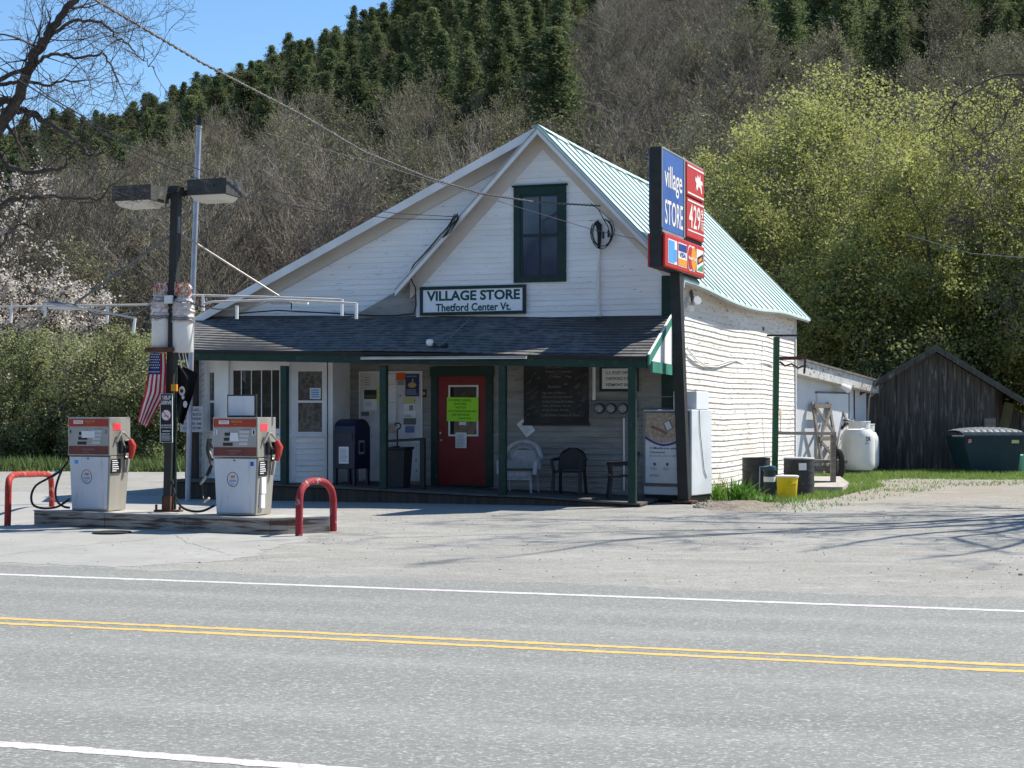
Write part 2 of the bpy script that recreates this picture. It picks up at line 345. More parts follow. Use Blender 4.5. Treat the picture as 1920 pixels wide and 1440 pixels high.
        if bevel:
            b = o.modifiers.new("bevel", 'BEVEL'); b.width = bevel; b.segments = 2; b.limit_method = 'ANGLE'; b.angle_limit = R(50)
        return o
_tc = {}
def text_mesh(t, bold=0.0, shear=0):
    k = (t, bold, shear)
    if k in _tc: return _tc[k]
    cu = bpy.data.curves.new("glyphs", 'FONT'); cu.body = t; cu.offset = bold; cu.shear = shear; cu.resolution_u = 3; cu.space_line = .95
    o = bpy.data.objects.new("glyphs", cu); C.objects.link(o)
    dg = bpy.context.evaluated_depsgraph_get()
    me = bpy.data.meshes.new_from_object(o.evaluated_get(dg))
    r = ([tuple(v.co) for v in me.vertices], [tuple(p.vertices) for p in me.polygons])
    bpy.data.objects.remove(o); bpy.data.meshes.remove(me); bpy.data.curves.remove(cu)
    _tc[k] = r; return r

# ------------------------------------------------------------------ frames and things
def P(px, py, Y): return Vector(((px - 960) / FOC * Y, Y, EYE + (HOR - py) / FOC * Y))
def G(px, py, z=0.0):
    Y = (EYE - z) * FOC / (py - HOR); return Vector(((px - 960) / FOC * Y, Y, z))
TH = R(17); CS, SN = math.cos(TH), math.sin(TH)
OX, OY = (870 - 960) / FOC * 29.3, 29.3
STORE = ((OX, OY, 0), -TH); WORLD = ((0, 0, 0), 0)
def FU(px, w=0):
    m = (px - 960) / FOC
    return (m * OY - OX + w * SN - m * w * CS) / (CS + m * SN)
def fp(px, py, w=0):      # pixel -> (u, z) on the facade plane moved w metres toward the viewer
    u = FU(px, w); Y = OY - u * SN - w * CS
    return u, EYE + (HOR - py) / FOC * Y
def to_world(fr, p):
    (ox, oy, oz), r = fr; c, s = math.cos(r), math.sin(r)
    return Vector((ox + p[0] * c - p[1] * s, oy + p[0] * s + p[1] * c, oz + p[2]))
class Thing:
    def __init__(s, name, label, cat, base, fr=WORLD, group=None):
        e = bpy.data.objects.new(name, None); C.objects.link(e); e.empty_display_size = .1
        e.location = to_world(fr, base); e.rotation_euler = (0, 0, fr[1])
        e['label'] = label; e['category'] = cat
        if group: e['group'] = group
        s.o = e; s.b = base
    def part(s, name, mb, m, parent=None, label=None, **k):
        o = mb.build(name, m, parent or s.o, s.b, **k)
        if label: o['label'] = label
        return o
def solo(name, label, cat, mb, m, base, fr=WORLD, group=None, **k):
    o = mb.build(name, m, None, base, **k); o.location = to_world(fr, base); o.rotation_euler = (0, 0, fr[1])
    o['label'] = label; o['category'] = cat
    if group: o['group'] = group
    return o
def struct(name, mb, m, kind='structure', **k):
    o = mb.build(name, m, **k); o['kind'] = kind; return o

# ------------------------------------------------------------------ ground, road
rng = random.Random(7)
def nz(x, y, s=1.0):
    return (math.sin(x * .9 * s + 1.3) * math.cos(y * 1.1 * s + .4) + .5 * math.sin(x * 2.3 * s + y * 1.7 * s) + .3 * math.cos(x * 4.1 * s - y * 3.3 * s)) / 1.8
def v2w(a, v):  # road frame (along, across) -> world
    return (a * CS + v * SN, -a * SN + v * CS)
g = MB(); g.quad((-1500, -200, 0), (1500, -200, 0), (1500, 2500, 0), (-1500, 2500, 0))
struct("ground", g, GRAVEL)
def sheet(name, m, v0, v1, z, a0=-60, a1=60, wob=0.0, seg=.5):
    b = MB(); n = int((a1 - a0) / seg); vs = []; r = random.Random(hash(name) % 1000 if False else 5)
    for i in range(n + 1):
        a = a0 + seg * i
        for v in (v0 + (r.uniform(-wob, wob) if wob else 0), v1 + (nz(a, 3, 1.5) * wob * (2 if wob > .05 else .6) + r.uniform(-wob, wob) if wob else 0)):
            x, y = v2w(a, v); vs.append((x, y, z))
    b.add(vs, [(2 * i, 2 * i + 2, 2 * i + 3, 2 * i + 1) for i in range(n)])
    return struct(name, b, m)
sheet("road", ASPH, -2, 13.75, .004, wob=.10, seg=.12)
sheet("edge_line", WMARK, 12.86, 12.98, .0062, wob=.012, seg=.07)
sheet("edge_line", WMARK, 6.17, 6.28, .0062, wob=.011, seg=.05)
sheet("centre_line", YMARK, 10.06, 10.15, .0062, wob=.014, seg=.06)
sheet("centre_line", YMARK, 9.82, 9.91, .0062, wob=.013, seg=.06)
# concrete apron in front of the island
ap = MB(); q = [G(-400, 1000), G(-400, 1052), G(-100, 1054), G(240, 1061), G(430, 1052), G(540, 1020), G(640, 990), G(640, 960), G(430, 935), G(-200, 915)]
q2 = []; ra = random.Random(6)
for i in range(len(q)):
    a_, b_ = q[i], q[(i + 1) % len(q)]; n = max(1, int((b_ - a_).length / .12))
    for k in range(n): p = a_.lerp(b_, k / n); q2.append(p + Vector((ra.uniform(-.07, .07) + .12 * nz(p.x * 2, p.y * 2), ra.uniform(-.07, .07) + .15 * nz(p.x * 1.5, p.y * 3), 0)))
q = q2; ap.add([(p.x, p.y, .002) for p in q], [tuple(range(len(q)))]); struct("concrete_apron", ap, APRON)

def crack(pts, wd):
    b = MB(); ra = random.Random(3); L_ = []
    for i in range(len(pts) - 1):
        for k in range(12): p = pts[i].lerp(pts[i + 1], k / 12); L_.append(p + Vector((ra.uniform(-.02, .02), ra.uniform(-.03, .03), 0)))
    for i in range(len(L_) - 1): w_ = wd * ra.uniform(.5, 1.4); a, c = L_[i], L_[i + 1]; b.quad((a.x, a.y - w_, .0048), (c.x, c.y - w_, .0048), (c.x, c.y + w_, .0048), (a.x, a.y + w_, .0048))
    struct("pavement_crack", b, mat("crack_dirt", (.12, .115, .10)))
crack([G(-60, 1050), G(60, 1034), G(180, 1020), G(300, 1010)], .010)
crack([G(330, 1004), G(350, 1018), G(430, 1040)], .007)
# grass: base sheet + blades (one stuff object)
gp = [G(1335, 938), G(1440, 946), G(1500, 944), G(1560, 936), G(1600, 925), G(1660, 912), G(1640, 902), G(1700, 897), G(1800, 900), G(2100, 899), G(2300, 878), G(1500, 872), G(1420, 905), G(1340, 915)]
# blades scattered in the polygon
def inpoly(x, y, poly):
    c = False; j = len(poly) - 1
    for i in range(len(poly)):
        xi, yi = poly[i]; xj, yj = poly[j]
        if ((yi > y) != (yj > y)) and x < (xj - xi) * (y - yi) / (yj - yi) + xi: c = not c
        j = i
    return c
def blades(name, poly, n, hmin, hmax, m, z=0.0, clump=.5, wdt=.012, seed=1):
    r = random.Random(seed); xs = [p[0] for p in poly]; ys = [p[1] for p in poly]; b = MB(); k = 0
    V = []; Fc = []
    while k < n:
        x = r.uniform(min(xs), max(xs)); y = r.uniform(min(ys), max(ys))
        if not inpoly(x, y, poly): continue
        if nz(x, y, 1.3) + r.uniform(-1, 1) * .9 < -clump: continue
        k += 1; h = r.uniform(hmin, hmax) * (1 + .5 * nz(x, y, .9)); a = r.uniform(0, 6.28); dx, dy = math.cos(a) * wdt, math.sin(a) * wdt
        lx, ly = r.gauss(0, .4) * h, r.gauss(0, .4) * h; o = len(V)
        V += [(x - dx, y - dy, z), (x + dx, y + dy, z), (x + lx + dx * .3, y + ly, z + h)]; Fc.append((o, o + 1, o + 2))
    b.add(V, Fc); return b
gb = blades("grass", [(p.x, p.y) for p in gp], 42000, .05, .13, GRASS, wdt=.014)
g2 = blades("g2", [(G(1300, 950).x, G(1300, 950).y), (G(1500, 962).x, G(1500, 962).y), (G(1720, 925).x, G(1720, 925).y), (G(1800, 912).x, G(1800, 912).y), (G(2200, 906).x, G(2200, 906).y), (G(2200, 880).x, G(2200, 880).y), (G(1450, 885).x, G(1450, 885).y)], 5000, .03, .08, GRASS, wdt=.011, clump=-.25, seed=9)
gb.add(g2.v, g2.f)
struct("grass", gb, GRASS, kind='stuff')
# verge growth at the foot of the left thicket
vg = blades("v", [(-30, 44.5), (-9, 43.0), (-6, 47), (-30, 50)], 20000, .06, .42, GRASS, wdt=.035, seed=4, clump=.15)
struct("verge_grass", vg, mat("verge_green", (.09, .135, .04), (.16, .21, .07), 2, .8, trans=.3), kind='stuff')
# loose stones
st = MB(); r = random.Random(11)
for i in range(900):
    px, py = r.uniform(0, 1920), 781 + 4480 / r.uniform(13.6, 30)
    p = G(px, py); s_ = r.uniform(.003, .011) * (2.2 if r.random() < .03 else 1)
    vv = SN * p.x + CS * p.y
    if vv < 13.9 or (px < 620 and p.y > 19.5): continue
    st.lathe(p.x, p.y, [(s_ * .7, .0), (s_, s_ * .4), (s_ * .6, s_ * .9)], n=5, sx=r.uniform(.7, 1.4))
struct("loose_stones", st, STONE, kind='stuff')

# ------------------------------------------------------------------ the store
S = Thing("village_store", "white clapboard village store with a teal metal roof, green trimmed porch and red front door", "store", (0, 0, 0), STORE)
def L3(px, py, w=0.0):
    u, z = fp(px, py, w); return Vector((u, -w, z))
SK = math.tan(R(5.5))                       # the long side wall leaves the front at slightly more than a right angle
uC = FU(1262)                               # right front corner
A = L3(1008, 235, .35); E = L3(1283, 522, .35)
slR = (E.z - A.z) / (E.x - A.x)
LF = L3(740, 541, .35); slL = (A.z - LF.z) / (A.x - LF.x)
LS = L3(362, 597, .06); A2 = L3(1003, 240, .06); slS = (A2.z - LS.z) / (A2.x - LS.x)
def clapwall(mb, P0, e, n, sL, sR, z0, z1, h=.108, lip=.02, seg=1, wav=None, r=None):
    e = Vector(e); n = Vector(n); P0 = Vector(P0); z = z0
    while z < z1 - .01:
        zt = min(z + h, z1); a0, b0, a1, b1 = sL(z), sR(z), sL(zt), sR(zt)
        if b0 - a0 > .02:
            vs = []; jit = (r.uniform(-.25, .25) * lip if r else 0)
            for i in range(seg + 1):
                t = i / seg; x0 = a0 + (b0 - a0) * t; x1 = a1 + (b1 - a1) * t if b1 > a1 else (a1 + b1) / 2
                d0 = wav(x0, z) if wav else (0, 0); d1 = wav(x1, zt) if wav else (0, 0)
                p0 = P0 + e * x0 + n * (lip + jit + d0[0]) + Vector((0, 0, z + d0[1])); p1 = P0 + e * x1 + n * (.002 + d1[0]) + Vector((0, 0, zt + d1[1]))
                pb = P0 + e * x0 + n * (.001 + d0[0]) + Vector((0, 0, z + d0[1] + .001))
                vs += [pb, p0, p1]
            fs = []
            for i in range(seg):
                a = i * 3; fs += [(a, a + 3, a + 4, a + 1), (a + 1, a + 4, a + 5, a + 2)]
            mb.add(vs, fs)
        z = zt
rr = random.Random(5)
zwr = A.z + slR * (uC - A.x) - .10
gab_l = FU(783); z_pr = L3(1000, 592).z     # top of the porch roof on the wall
def roofR(u): return A.z + slR * (u - A.x)
def roofL(u): return A.z - slL * (A.x - u)
fw = MB()
def gl(z): return max(gab_l, A.x - (A.z - .14 - z) / slL)
def gr(z): return min(uC, A.x + (A.z - .14 - z) / (-slR))
clapwall(fw, (0, 0, 0), (1, 0, 0), (0, -1, 0), gl, gr, z_pr - .25, A.z - .3, r=rr, seg=10, wav=lambda x, z: (.004 * nz(x, z, 1.2), .006 * nz(x * .6, z * .3, 1)))
S.part("gable_wall", fw, WHITE)
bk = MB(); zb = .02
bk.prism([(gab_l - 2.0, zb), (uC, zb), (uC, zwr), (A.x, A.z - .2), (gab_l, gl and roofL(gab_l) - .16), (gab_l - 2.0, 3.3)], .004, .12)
S.part("wall_core", bk, WORN_SHADE)
# left addition, its wall set back
aw = MB(); uLw = FU(366, -.25)
def al(z): return max(uLw, A2.x - (A2.z - .16 - z) / slS)
clapwall(aw, (0, .28, 0), (1, 0, 0), (0, -1, 0), al, lambda z: min(A.x, max(gab_l, A.x - (A.z - .3 - z) / slL)) , z_pr - .25, A2.z - .5, r=rr, seg=10, wav=lambda x, z: (.005 * nz(x, z, 1.2), .008 * nz(x * .6, z * .3, 1)))
S.part("addition_wall", aw, WHITE)
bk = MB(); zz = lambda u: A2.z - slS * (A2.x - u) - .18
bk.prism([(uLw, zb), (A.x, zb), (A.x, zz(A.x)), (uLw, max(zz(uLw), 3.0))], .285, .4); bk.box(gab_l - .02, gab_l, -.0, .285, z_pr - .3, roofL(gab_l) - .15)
S.part("wall_core", bk, WORN_SHADE)
# worn clapboard under the porch, porch shade darkened into its colour
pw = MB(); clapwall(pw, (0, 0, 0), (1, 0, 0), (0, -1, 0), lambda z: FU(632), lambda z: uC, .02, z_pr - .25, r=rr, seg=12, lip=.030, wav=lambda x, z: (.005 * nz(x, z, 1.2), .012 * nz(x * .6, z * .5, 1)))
S.part("porch_back_wall", pw, WORN_SHADE)
# long side wall on the right, wavy boards
LEN = 11.0
sdir = Vector((SK, 1, 0)).normalized(); snrm = Vector((1, -SK, 0)).normalized()
sw = MB()
def swav(x, z):
    k = max(0, 1 - abs(z - 3.0) / 2.2)
    return (.05 * math.exp(-((x - 6.2) / 2.0) ** 2) + .012 * nz(x * .8, z * .7, 1), (.024 * math.sin(x * 1.05 + .6) + .006 * math.sin(x * 2.7)) * (.25 + .75 * k) + .012 * nz(x, z * .5, 1.2))
clapwall(sw, (uC, 0, 0), sdir, snrm, lambda z: 0.0, lambda z: LEN, .10, zwr - .08, h=.112, lip=.018, seg=60, wav=swav, r=rr)
S.part("side_wall", sw, WHITE_SIDE)
q = MB(); a = Vector((uC - .02, .02, 0)); b_ = a + sdir * LEN
q.hexa([a - snrm * .2 + Vector((0, 0, .02)), a + Vector((0, 0, .02)), b_ + Vector((0, 0, .02)), b_ - snrm * .2 + Vector((0, 0, .02)), a - snrm * .2 + Vector((0, 0, zwr)), a + Vector((0, 0, zwr)), b_ + Vector((0, 0, zwr)), b_ - snrm * .2 + Vector((0, 0, zwr))])
# rear wall and left side wall close the volume
ul = uLw; q.box(ul, uC + SK * LEN - .3, LEN - .15, LEN, .02, zwr - .3); q.box(ul, ul + .15, .4, LEN - .15, .02, 3.0)
q.prism([(ul + .4, 3.0), (uC + SK * LEN - .25, zwr - .3), (A.x + SK * LEN, A.z - .35)], LEN - .12, LEN - .02)
S.part("outer_wall_core", q, WHITE_SIDE)
q = MB(); c0 = Vector((uC, 0, 0)) + sdir * LEN
q.hexa([c0 + Vector((-.05, -.06, .1)), c0 + Vector((.045, -.07, .1)), c0 + Vector((.045, .03, .1)), c0 + Vector((-.05, .04, .1)), c0 + Vector((-.05, -.06, zwr - .1)), c0 + Vector((.045, -.07, zwr - .1)), c0 + Vector((.045, .03, zwr - .1)), c0 + Vector((-.05, .04, zwr - .1))])
S.part("corner_board", q, TRIM)
q = MB(); uc0 = FU(1241); q.box(uc0, uC + .03, -.035, -.001, .12, L3(1250, 517).z); q.box(uC + .028, uC + .06, -.03, .10, .12, L3(1250, 517).z)
S.part("corner_board", q, GREEN, label="dark green corner board")

# roofs --------------------------------------------------------------
def rp(t, s, dz=0.0):  # right slope: t along the ridge (0..1), s down the slope (0..1)
    L_ = LEN + .75
    x = A.x + (E.x - A.x) * s + SK * t * L_; z = A.z + (E.z - A.z) * s
    sag = -.15 * math.exp(-((t - .42) / .22) ** 2) * s - .10 * math.sin(math.pi * t) * (1 - s) * .5 - .05 * t
    sag += .007 * math.sin(t * 19) * s
    return Vector((x, A.y + t * L_, z + sag + dz))
NR = 32
rf = MB(); o = []
for i in range(NR + 1):
    for j in range(9): o.append(rp(i / NR, j / 8))
rf.add(o, [(i * 9 + j, (i + 1) * 9 + j, (i + 1) * 9 + j + 1, i * 9 + j + 1) for i in range(NR) for j in range(8)])
rf.add([p - Vector((0, 0, .05)) for p in o], [(i * 9 + j, i * 9 + j + 1, (i + 1) * 9 + j + 1, (i + 1) * 9 + j) for i in range(NR) for j in range(8)])
n_ = len(o)
for i in range(NR): rf.quad(rp(i / NR, 1), rp((i + 1) / NR, 1), rp((i + 1) / NR, 1, -.05), rp(i / NR, 1, -.05))
for j in range(8): rf.quad(rp(0, j / 8), rp(0, (j + 1) / 8), rp(0, (j + 1) / 8, -.05), rp(0, j / 8, -.05)); rf.quad(rp(1, j / 8), rp(1, j / 8, -.05), rp(1, (j + 1) / 8, -.05), rp(1, (j + 1) / 8))
rb = MB(); NB = 22
rv = random.Random(2)
for i in range(NB + 1):
    t = i / NB; dt = .0015
    for j in range(8):
        s0, s1 = j / 8, (j + 1) / 8
        t0 = min(max(t, dt), 1 - dt)
        a0, a1, b0, b1 = rp(t0 - dt, s0, .002), rp(t0 + dt, s0, .002), rp(t0 - dt, s1, .002), rp(t0 + dt, s1, .002)
        u = Vector((0, 0, .032))
        rb.hexa([a0, b0, b1, a1, a0 + u, b0 + u, b1 + u, a1 + u])
rf.add(rb.v, rb.f, 1); roof = S.part("metal_roof", rf, [TEAL, TEALD])
# ridge flashing, slightly lifted pieces
rg = MB()
for i in range(16):
    a = rp(i / 16, 0, .03); b = rp((i + 1) / 16, 0, .03); c = rp(i / 16 + .002, .045, .035 + rv.uniform(0, .03)); d = rp((i + 1) / 16 - .002, .045, .03 + rv.uniform(0, .02))
    rg.quad(a, c, d, b); l = Vector((-.14, 0, -.05)); rg.quad(a + l, a, b, b + l)
S.part("ridge_cap", rg, TEAL, roof)
# underside soffit along the right eave and white fascia boards on the rake
sf = MB(); 
for i in range(NR): sf.quad(rp(i / NR, .62, -.07), rp(i / NR, .985, -.07), rp((i + 1) / NR, .985, -.07), rp((i + 1) / NR, .62, -.07)); sf.quad(rp(i / NR, .985, -.052), rp((i + 1) / NR, .985, -.052), rp((i + 1) / NR, .985, -.13), rp(i / NR, .985, -.13))
S.part("soffit", sf, SOFFIT)
# shallow left roof
lr = MB(); Lx = LEN + .7
a = Vector((LS.x - .04, LS.y, LS.z - .04 * slS)); b = Vector((A2.x, A2.y, A2.z))
lr.hexa([a + Vector((0, 0, -.05)), b + Vector((0, 0, -.05)), b + Vector((SK * Lx, Lx, -.1)), a + Vector((SK * Lx, Lx, -.05)), a, b, b + Vector((SK * Lx, Lx, 0)), a + Vector((SK * Lx, Lx, 0))])
S.part("metal_roof", lr, TEAL, label="shallow left slope of the roof")
# rake trims: boards following a line in the facade plane
def rake(p, q_, drop0, drop1, y0, y1, m, name="rake_board"):
    b = MB(); b.prism([(p.x, p.z - drop1), (q_.x, q_.z - drop1), (q_.x, q_.z - drop0), (p.x, p.z - drop0)], y0, y1); return S.part(name, b, m)
rake(a, b, .0, .17, LS.y - .03, LS.y + .0, TRIM)
b3 = MB(); b3.quad(a + Vector((0, 0, -.06)), a + Vector((0, .36, -.06)), b + Vector((0, .36, -.06)), b + Vector((0, 0, -.06))); S.part("soffit", b3, SOFFIT)
rake(Vector((uLw, 0, zz(uLw) + .14)), Vector((A.x, 0, zz(A.x) + .14)), .0, .30, .225, .262, SOFFIT, "frieze_board")
# steep left rake with its overhanging soffit
Lf = LF; rake(Lf, A, .0, .15, -.35, -.31, TRIM)
b4 = MB(); ee = Vector((0, 0, -.03)); bk_ = Vector((0, .40, 0))
b4.hexa([Lf + ee * 2, A + ee * 2, A + bk_ + ee * 2, Lf + bk_ + ee * 2, Lf + ee * .2, A + ee * .2, A + bk_ + ee * .2, Lf + bk_ + ee * .2]); S.part("soffit", b4, SOFFIT)
tail = Vector((gab_l, 0, roofL(gab_l)))
rake(Vector((Lf.x + .2, 0, roofL(Lf.x + .2))), A, .06, .40, -.032, -.0015 + .003, SOFFIT, "frieze_board")
rake(A, E, .055, .17, -.35, -.315, TRIM)
rake(A, Vector((uC, 0, roofR(uC))), .06, .40, -.032, .0015, SOFFIT, "frieze_board")
b5 = MB(); b5.hexa([A + ee * 2.6, E + ee * 2.6, E + bk_ + ee * 2.6, A + bk_ + ee * 2.6, A + ee * 1.9, E + ee * 1.9, E + bk_ + ee * 1.9, A + bk_ + ee * 1.9]); S.part("soffit", b5, SOFFIT)
cb = MB(); cb.box(gab_l - .02, gab_l + .06, -.03, -.001, z_pr - .2, L3(783, 545).z); S.part("corner_board", cb, TRIM)

# gable window -------------------------------------------------------
def rect(px0, py0, px1, py1, w):
    a = fp(px0, (py0 + py1) / 2, w); b = fp(px1, (py0 + py1) / 2, w); c = fp((px0 + px1) / 2, py0, w); d = fp((px0 + px1) / 2, py1, w)
    return a[0], b[0], d[1], c[1]
x0, x1, z0, z1 = rect(963, 349, 1061, 529, .05)
wf = MB(); t = .13
wf.box(x0, x0 + t, -.06, -.001, z0, z1); wf.box(x1 - t, x1, -.06, -.001, z0, z1); wf.box(x0 + t, x1 - t, -.06, -.001, z0, z0 + .09); wf.box(x0 + t, x1 - t, -.06, -.001, z1 - .16, z1); wf.box(x0 - .03, x1 + .03, -.09, -.001, z1, z1 + .03)
win = S.part("gable_window", wf, GREEN, bevel=.004)
ws = MB(); zm = (z0 + z1) / 2 - .02; ax, bx, az, bz = x0 + t, x1 - t, z0 + .09, z1 - .16
for q0, q1, r0, r1 in ((ax, ax + .05, az, bz), (bx - .05, bx, az, bz), (ax + .05, bx - .05, az, az + .05), (ax + .05, bx - .05, bz - .04, bz), (ax + .05, bx - .05, zm - .03, zm + .03), ((ax + bx) / 2 - .014, (ax + bx) / 2 + .014, az + .05, zm - .03), ((ax + bx) / 2 - .014, (ax + bx) / 2 + .014, zm + .03, bz - .04)): ws.box(q0, q1, -.042, -.024, r0, r1)
S.part("sash", ws, mat("dark_sash", (.014, .03, .035), None, 4, .5), win)
wg = MB(); wg.quad((ax, -.028, az), (bx, -.028, az), (bx, -.030, bz), (ax, -.030, bz)); S.part("pane", wg, mat("blue_black_pane", (.018, .032, .062), (.03, .045, .08), 3, .08, spec=.6), win)

# porch --------------------------------------------------------------
TL = L3(363, 592, 0.0); TR = L3(1257, 591, 0.0); BL = L3(318, 654, 2.0); BR = L3(1212, 668, 2.0)
TL = Vector((TL.x, .28, TL.z + .02))
def pr(a_, s_): return (TL.lerp(TR, a_)).lerp(BL.lerp(BR, a_), s_)
pm = MB(); rows = 15; uv = []; wtot = (TR - TL).length; htot = (BL - TL).length
for k in range(rows):
    s0, s1 = k / rows, (k + 1) / rows; nseg = 24
    for i in range(nseg):
        a0, a1 = i / nseg, (i + 1) / nseg
        up = Vector((0, -.003, .012)); sg = lambda a_: Vector((0, 0, -.02 * math.sin(a_ * 9) * 1.0))
        p = [pr(a0, s0) + sg(a0), pr(a0, s1) + up + sg(a0), pr(a1, s1) + up + sg(a1), pr(a1, s0) + sg(a1)]
        pm.quad(*p); rw = .1425
        uv += [(a0 * wtot, (rows - k) * rw - .001), (a0 * wtot, (rows - k - 1) * rw + .004), (a1 * wtot, (rows - k - 1) * rw + .004), (a1 * wtot, (rows - k) * rw - .001)]
        pm.quad(p[1], pr(a0, s1) + sg(a0), pr(a1, s1) + sg(a1), p[2]); uv += [(.01, .003)] * 4
pm.uv = uv
proof = S.part("porch_roof", pm, SHING)
us = MB(); dn = Vector((0, 0, -.06)); us.hexa([TL + dn, TR + dn, BR + dn, BL + dn, TL - Vector((0, 0, .004)), TR - Vector((0, 0, .004)), BR - Vector((0, 0, .004)), BL - Vector((0, 0, .004))])
S.part("roof_deck", us, DARKM, proof)
# frieze beam, end rakes, soffit ceiling
fb = MB(); i0 = .03
def bm(px0, py0, px1, py1, w0, w1, hh, mb):  # beam along the facade with sloping top line
    a = L3(px0, py0, w0); b = L3(px1, py1, w0); d = Vector((0, w0 - w1, 0)); h_ = Vector((0, 0, -hh))
    mb.hexa([a + h_, b + h_, b + h_ + d, a + h_ + d, a, b, b + d, a + d])
bm(318, 656, 1212, 669.5, 1.96, 1.84, .19, fb); S.part("porch_beam", fb, GREEN)
fb = MB(); bm(318, 654.5, 1213, 668.2, 2.02, 1.98, .045, fb); S.part("eave_edge", fb, BLACK)
# right end: rake board, white infill and green tie
rk = MB(); a = TR + Vector((.02, 0, .0)); b = BR + Vector((.02, 0, .0)); k_ = Vector((.035, 0, 0))
rk.hexa([a + Vector((0, 0, -.14)), b + Vector((0, 0, -.16)), b + k_ + Vector((0, 0, -.16)), a + k_ + Vector((0, 0, -.14)), a + Vector((0, 0, .03)), b + Vector((0, 0, .02)), b + k_ + Vector((0, 0, .02)), a + k_ + Vector((0, 0, .03))]); S.part("rake_board", rk, GREENL)
ed = MB(); ed.hexa([a + Vector((0, 0, .028)), b + Vector((0, 0, .022)), b + k_ * 1.2 + Vector((0, 0, .022)), a + k_ * 1.2 + Vector((0, 0, .028)), a + Vector((0, 0, .045)), b + Vector((0, 0, .04)), b + k_ * 1.2 + Vector((0, 0, .04)), a + k_ * 1.2 + Vector((0, 0, .045))]); S.part("drip_edge", ed, TRIM)
zt = BR.z - .06
inf = MB(); inf.add([(a.x, a.y - .02, zt - .02), (b.x, b.y + .1, zt - .02), (a.x, a.y - .02, a.z - .12), (a.x + .02, a.y - .02, zt - .02), (b.x + .02, b.y + .1, zt - .02), (a.x + .02, a.y - .02, a.z - .12)], [(0, 1, 2), (5, 4, 3), (0, 3, 4, 1), (1, 4, 5, 2), (2, 5, 3, 0)]); S.part("end_infill", inf, TRIM)
tie = MB(); tie.box(a.x - .01, a.x + .03, b.y + .12, a.y - .03, zt - .22, zt - .022); S.part("end_beam", tie, GREENL)
ce = MB(); aL = L3(318, 672, 1.84); ce.hexa([Vector((aL.x, -1.84, BL.z - .13)), Vector((BR.x, -1.84, BR.z - .13)), Vector((TR.x, -.03, BR.z - .10)), Vector((aL.x, .2, BL.z - .10)), Vector((aL.x, -1.84, BL.z - .11)), Vector((BR.x, -1.84, BR.z - .11)), Vector((TR.x, -.03, BR.z - .08)), Vector((aL.x, .2, BL.z - .08))]); S.part("porch_ceiling", ce, mat("dim_porch_ceiling", (.13, .13, .12), (.09, .09, .085), 3, .8))  # ceiling colour darkened to carry the shade under the roof
# deck, sloping gently down to the right like the ground it stands on
dk = MB()
dpts = [(322, 899), (640, 913), (870, 925), (1000, 930), (1200, 944)]
def dz(u):  # deck height
    us_ = [FU(p[0], 1.95) for p in dpts]; zs = [L3(p[0], p[1], 1.95).z for p in dpts]
    return float(np.interp(u, us_, zs))
edge = [FU(p[0], 1.95) for p in dpts]
for i in range(len(edge) - 1):
    n = 1
    ua, ub = edge[i], edge[i + 1]; nb = 13
    for k in range(nb):
        y0 = -1.95 + k * (1.95 / nb); y1 = y0 + 1.95 / nb - .008
        dk.hexa([(ua, y0, dz(ua) - .035), (ub, y0, dz(ub) - .035), (ub, y1, dz(ub) - .035), (ua, y1, dz(ua) - .035), (ua, y0, dz(ua)), (ub, y0, dz(ub)), (ub, y1, dz(ub)), (ua, y1, dz(ua))])
S.part("porch_deck", dk, DECK)
sk = MB()
for i in range(len(edge) - 1):
    ua, ub = edge[i], edge[i + 1]; sk.hexa([(ua, -1.90, .002), (ub, -1.90, .002), (ub, -.3, .002), (ua, -.3, .002), (ua, -1.90, max(dz(ua) - .05, .01)), (ub, -1.90, max(dz(ub) - .05, .01)), (ub, -.3, max(dz(ub) - .05, .01)), (ua, -.3, max(dz(ua) - .05, .01))])
S.part("porch_skirt", sk, WOODP)
def post(px, wpx=13, top=None):
    b = MB(); u = FU(px, 1.9); z = dz(u); hw = wpx / 2 / 100
    zt_ = L3(px, 686, 1.9).z if top is None else top
    b.box(u - hw, u + hw, -1.97, -1.84, z, zt_); return S.part("porch_post", b, GREEN, bevel=.006)
for px in (534, 720, 943): post(px)
post(1186, 14)
lp = MB(); u = FU(360, 1.2); lp.tube([(u, -1.2, dz(u)), (u + .01, -1.2, 1.5), (u + .02, -1.2, L3(360, 668, 1.4).z)], [.14, .13, .12], n=14); S.part("porch_post", lp, WOODP, label="thick round wooden post", smooth=True)
# aluminium awning rail hung along the eave
gt = MB(); bm(676, 669, 986, 667, 2.12, 2.03, .035, gt); S.part("eave_strip", gt, ALU)
gt = MB(); bm(676, 672.5, 986, 671.0, 2.14, 2.09, .012, gt); S.part("eave_strip", gt, TRIM, label="bright lip of the eave strip")

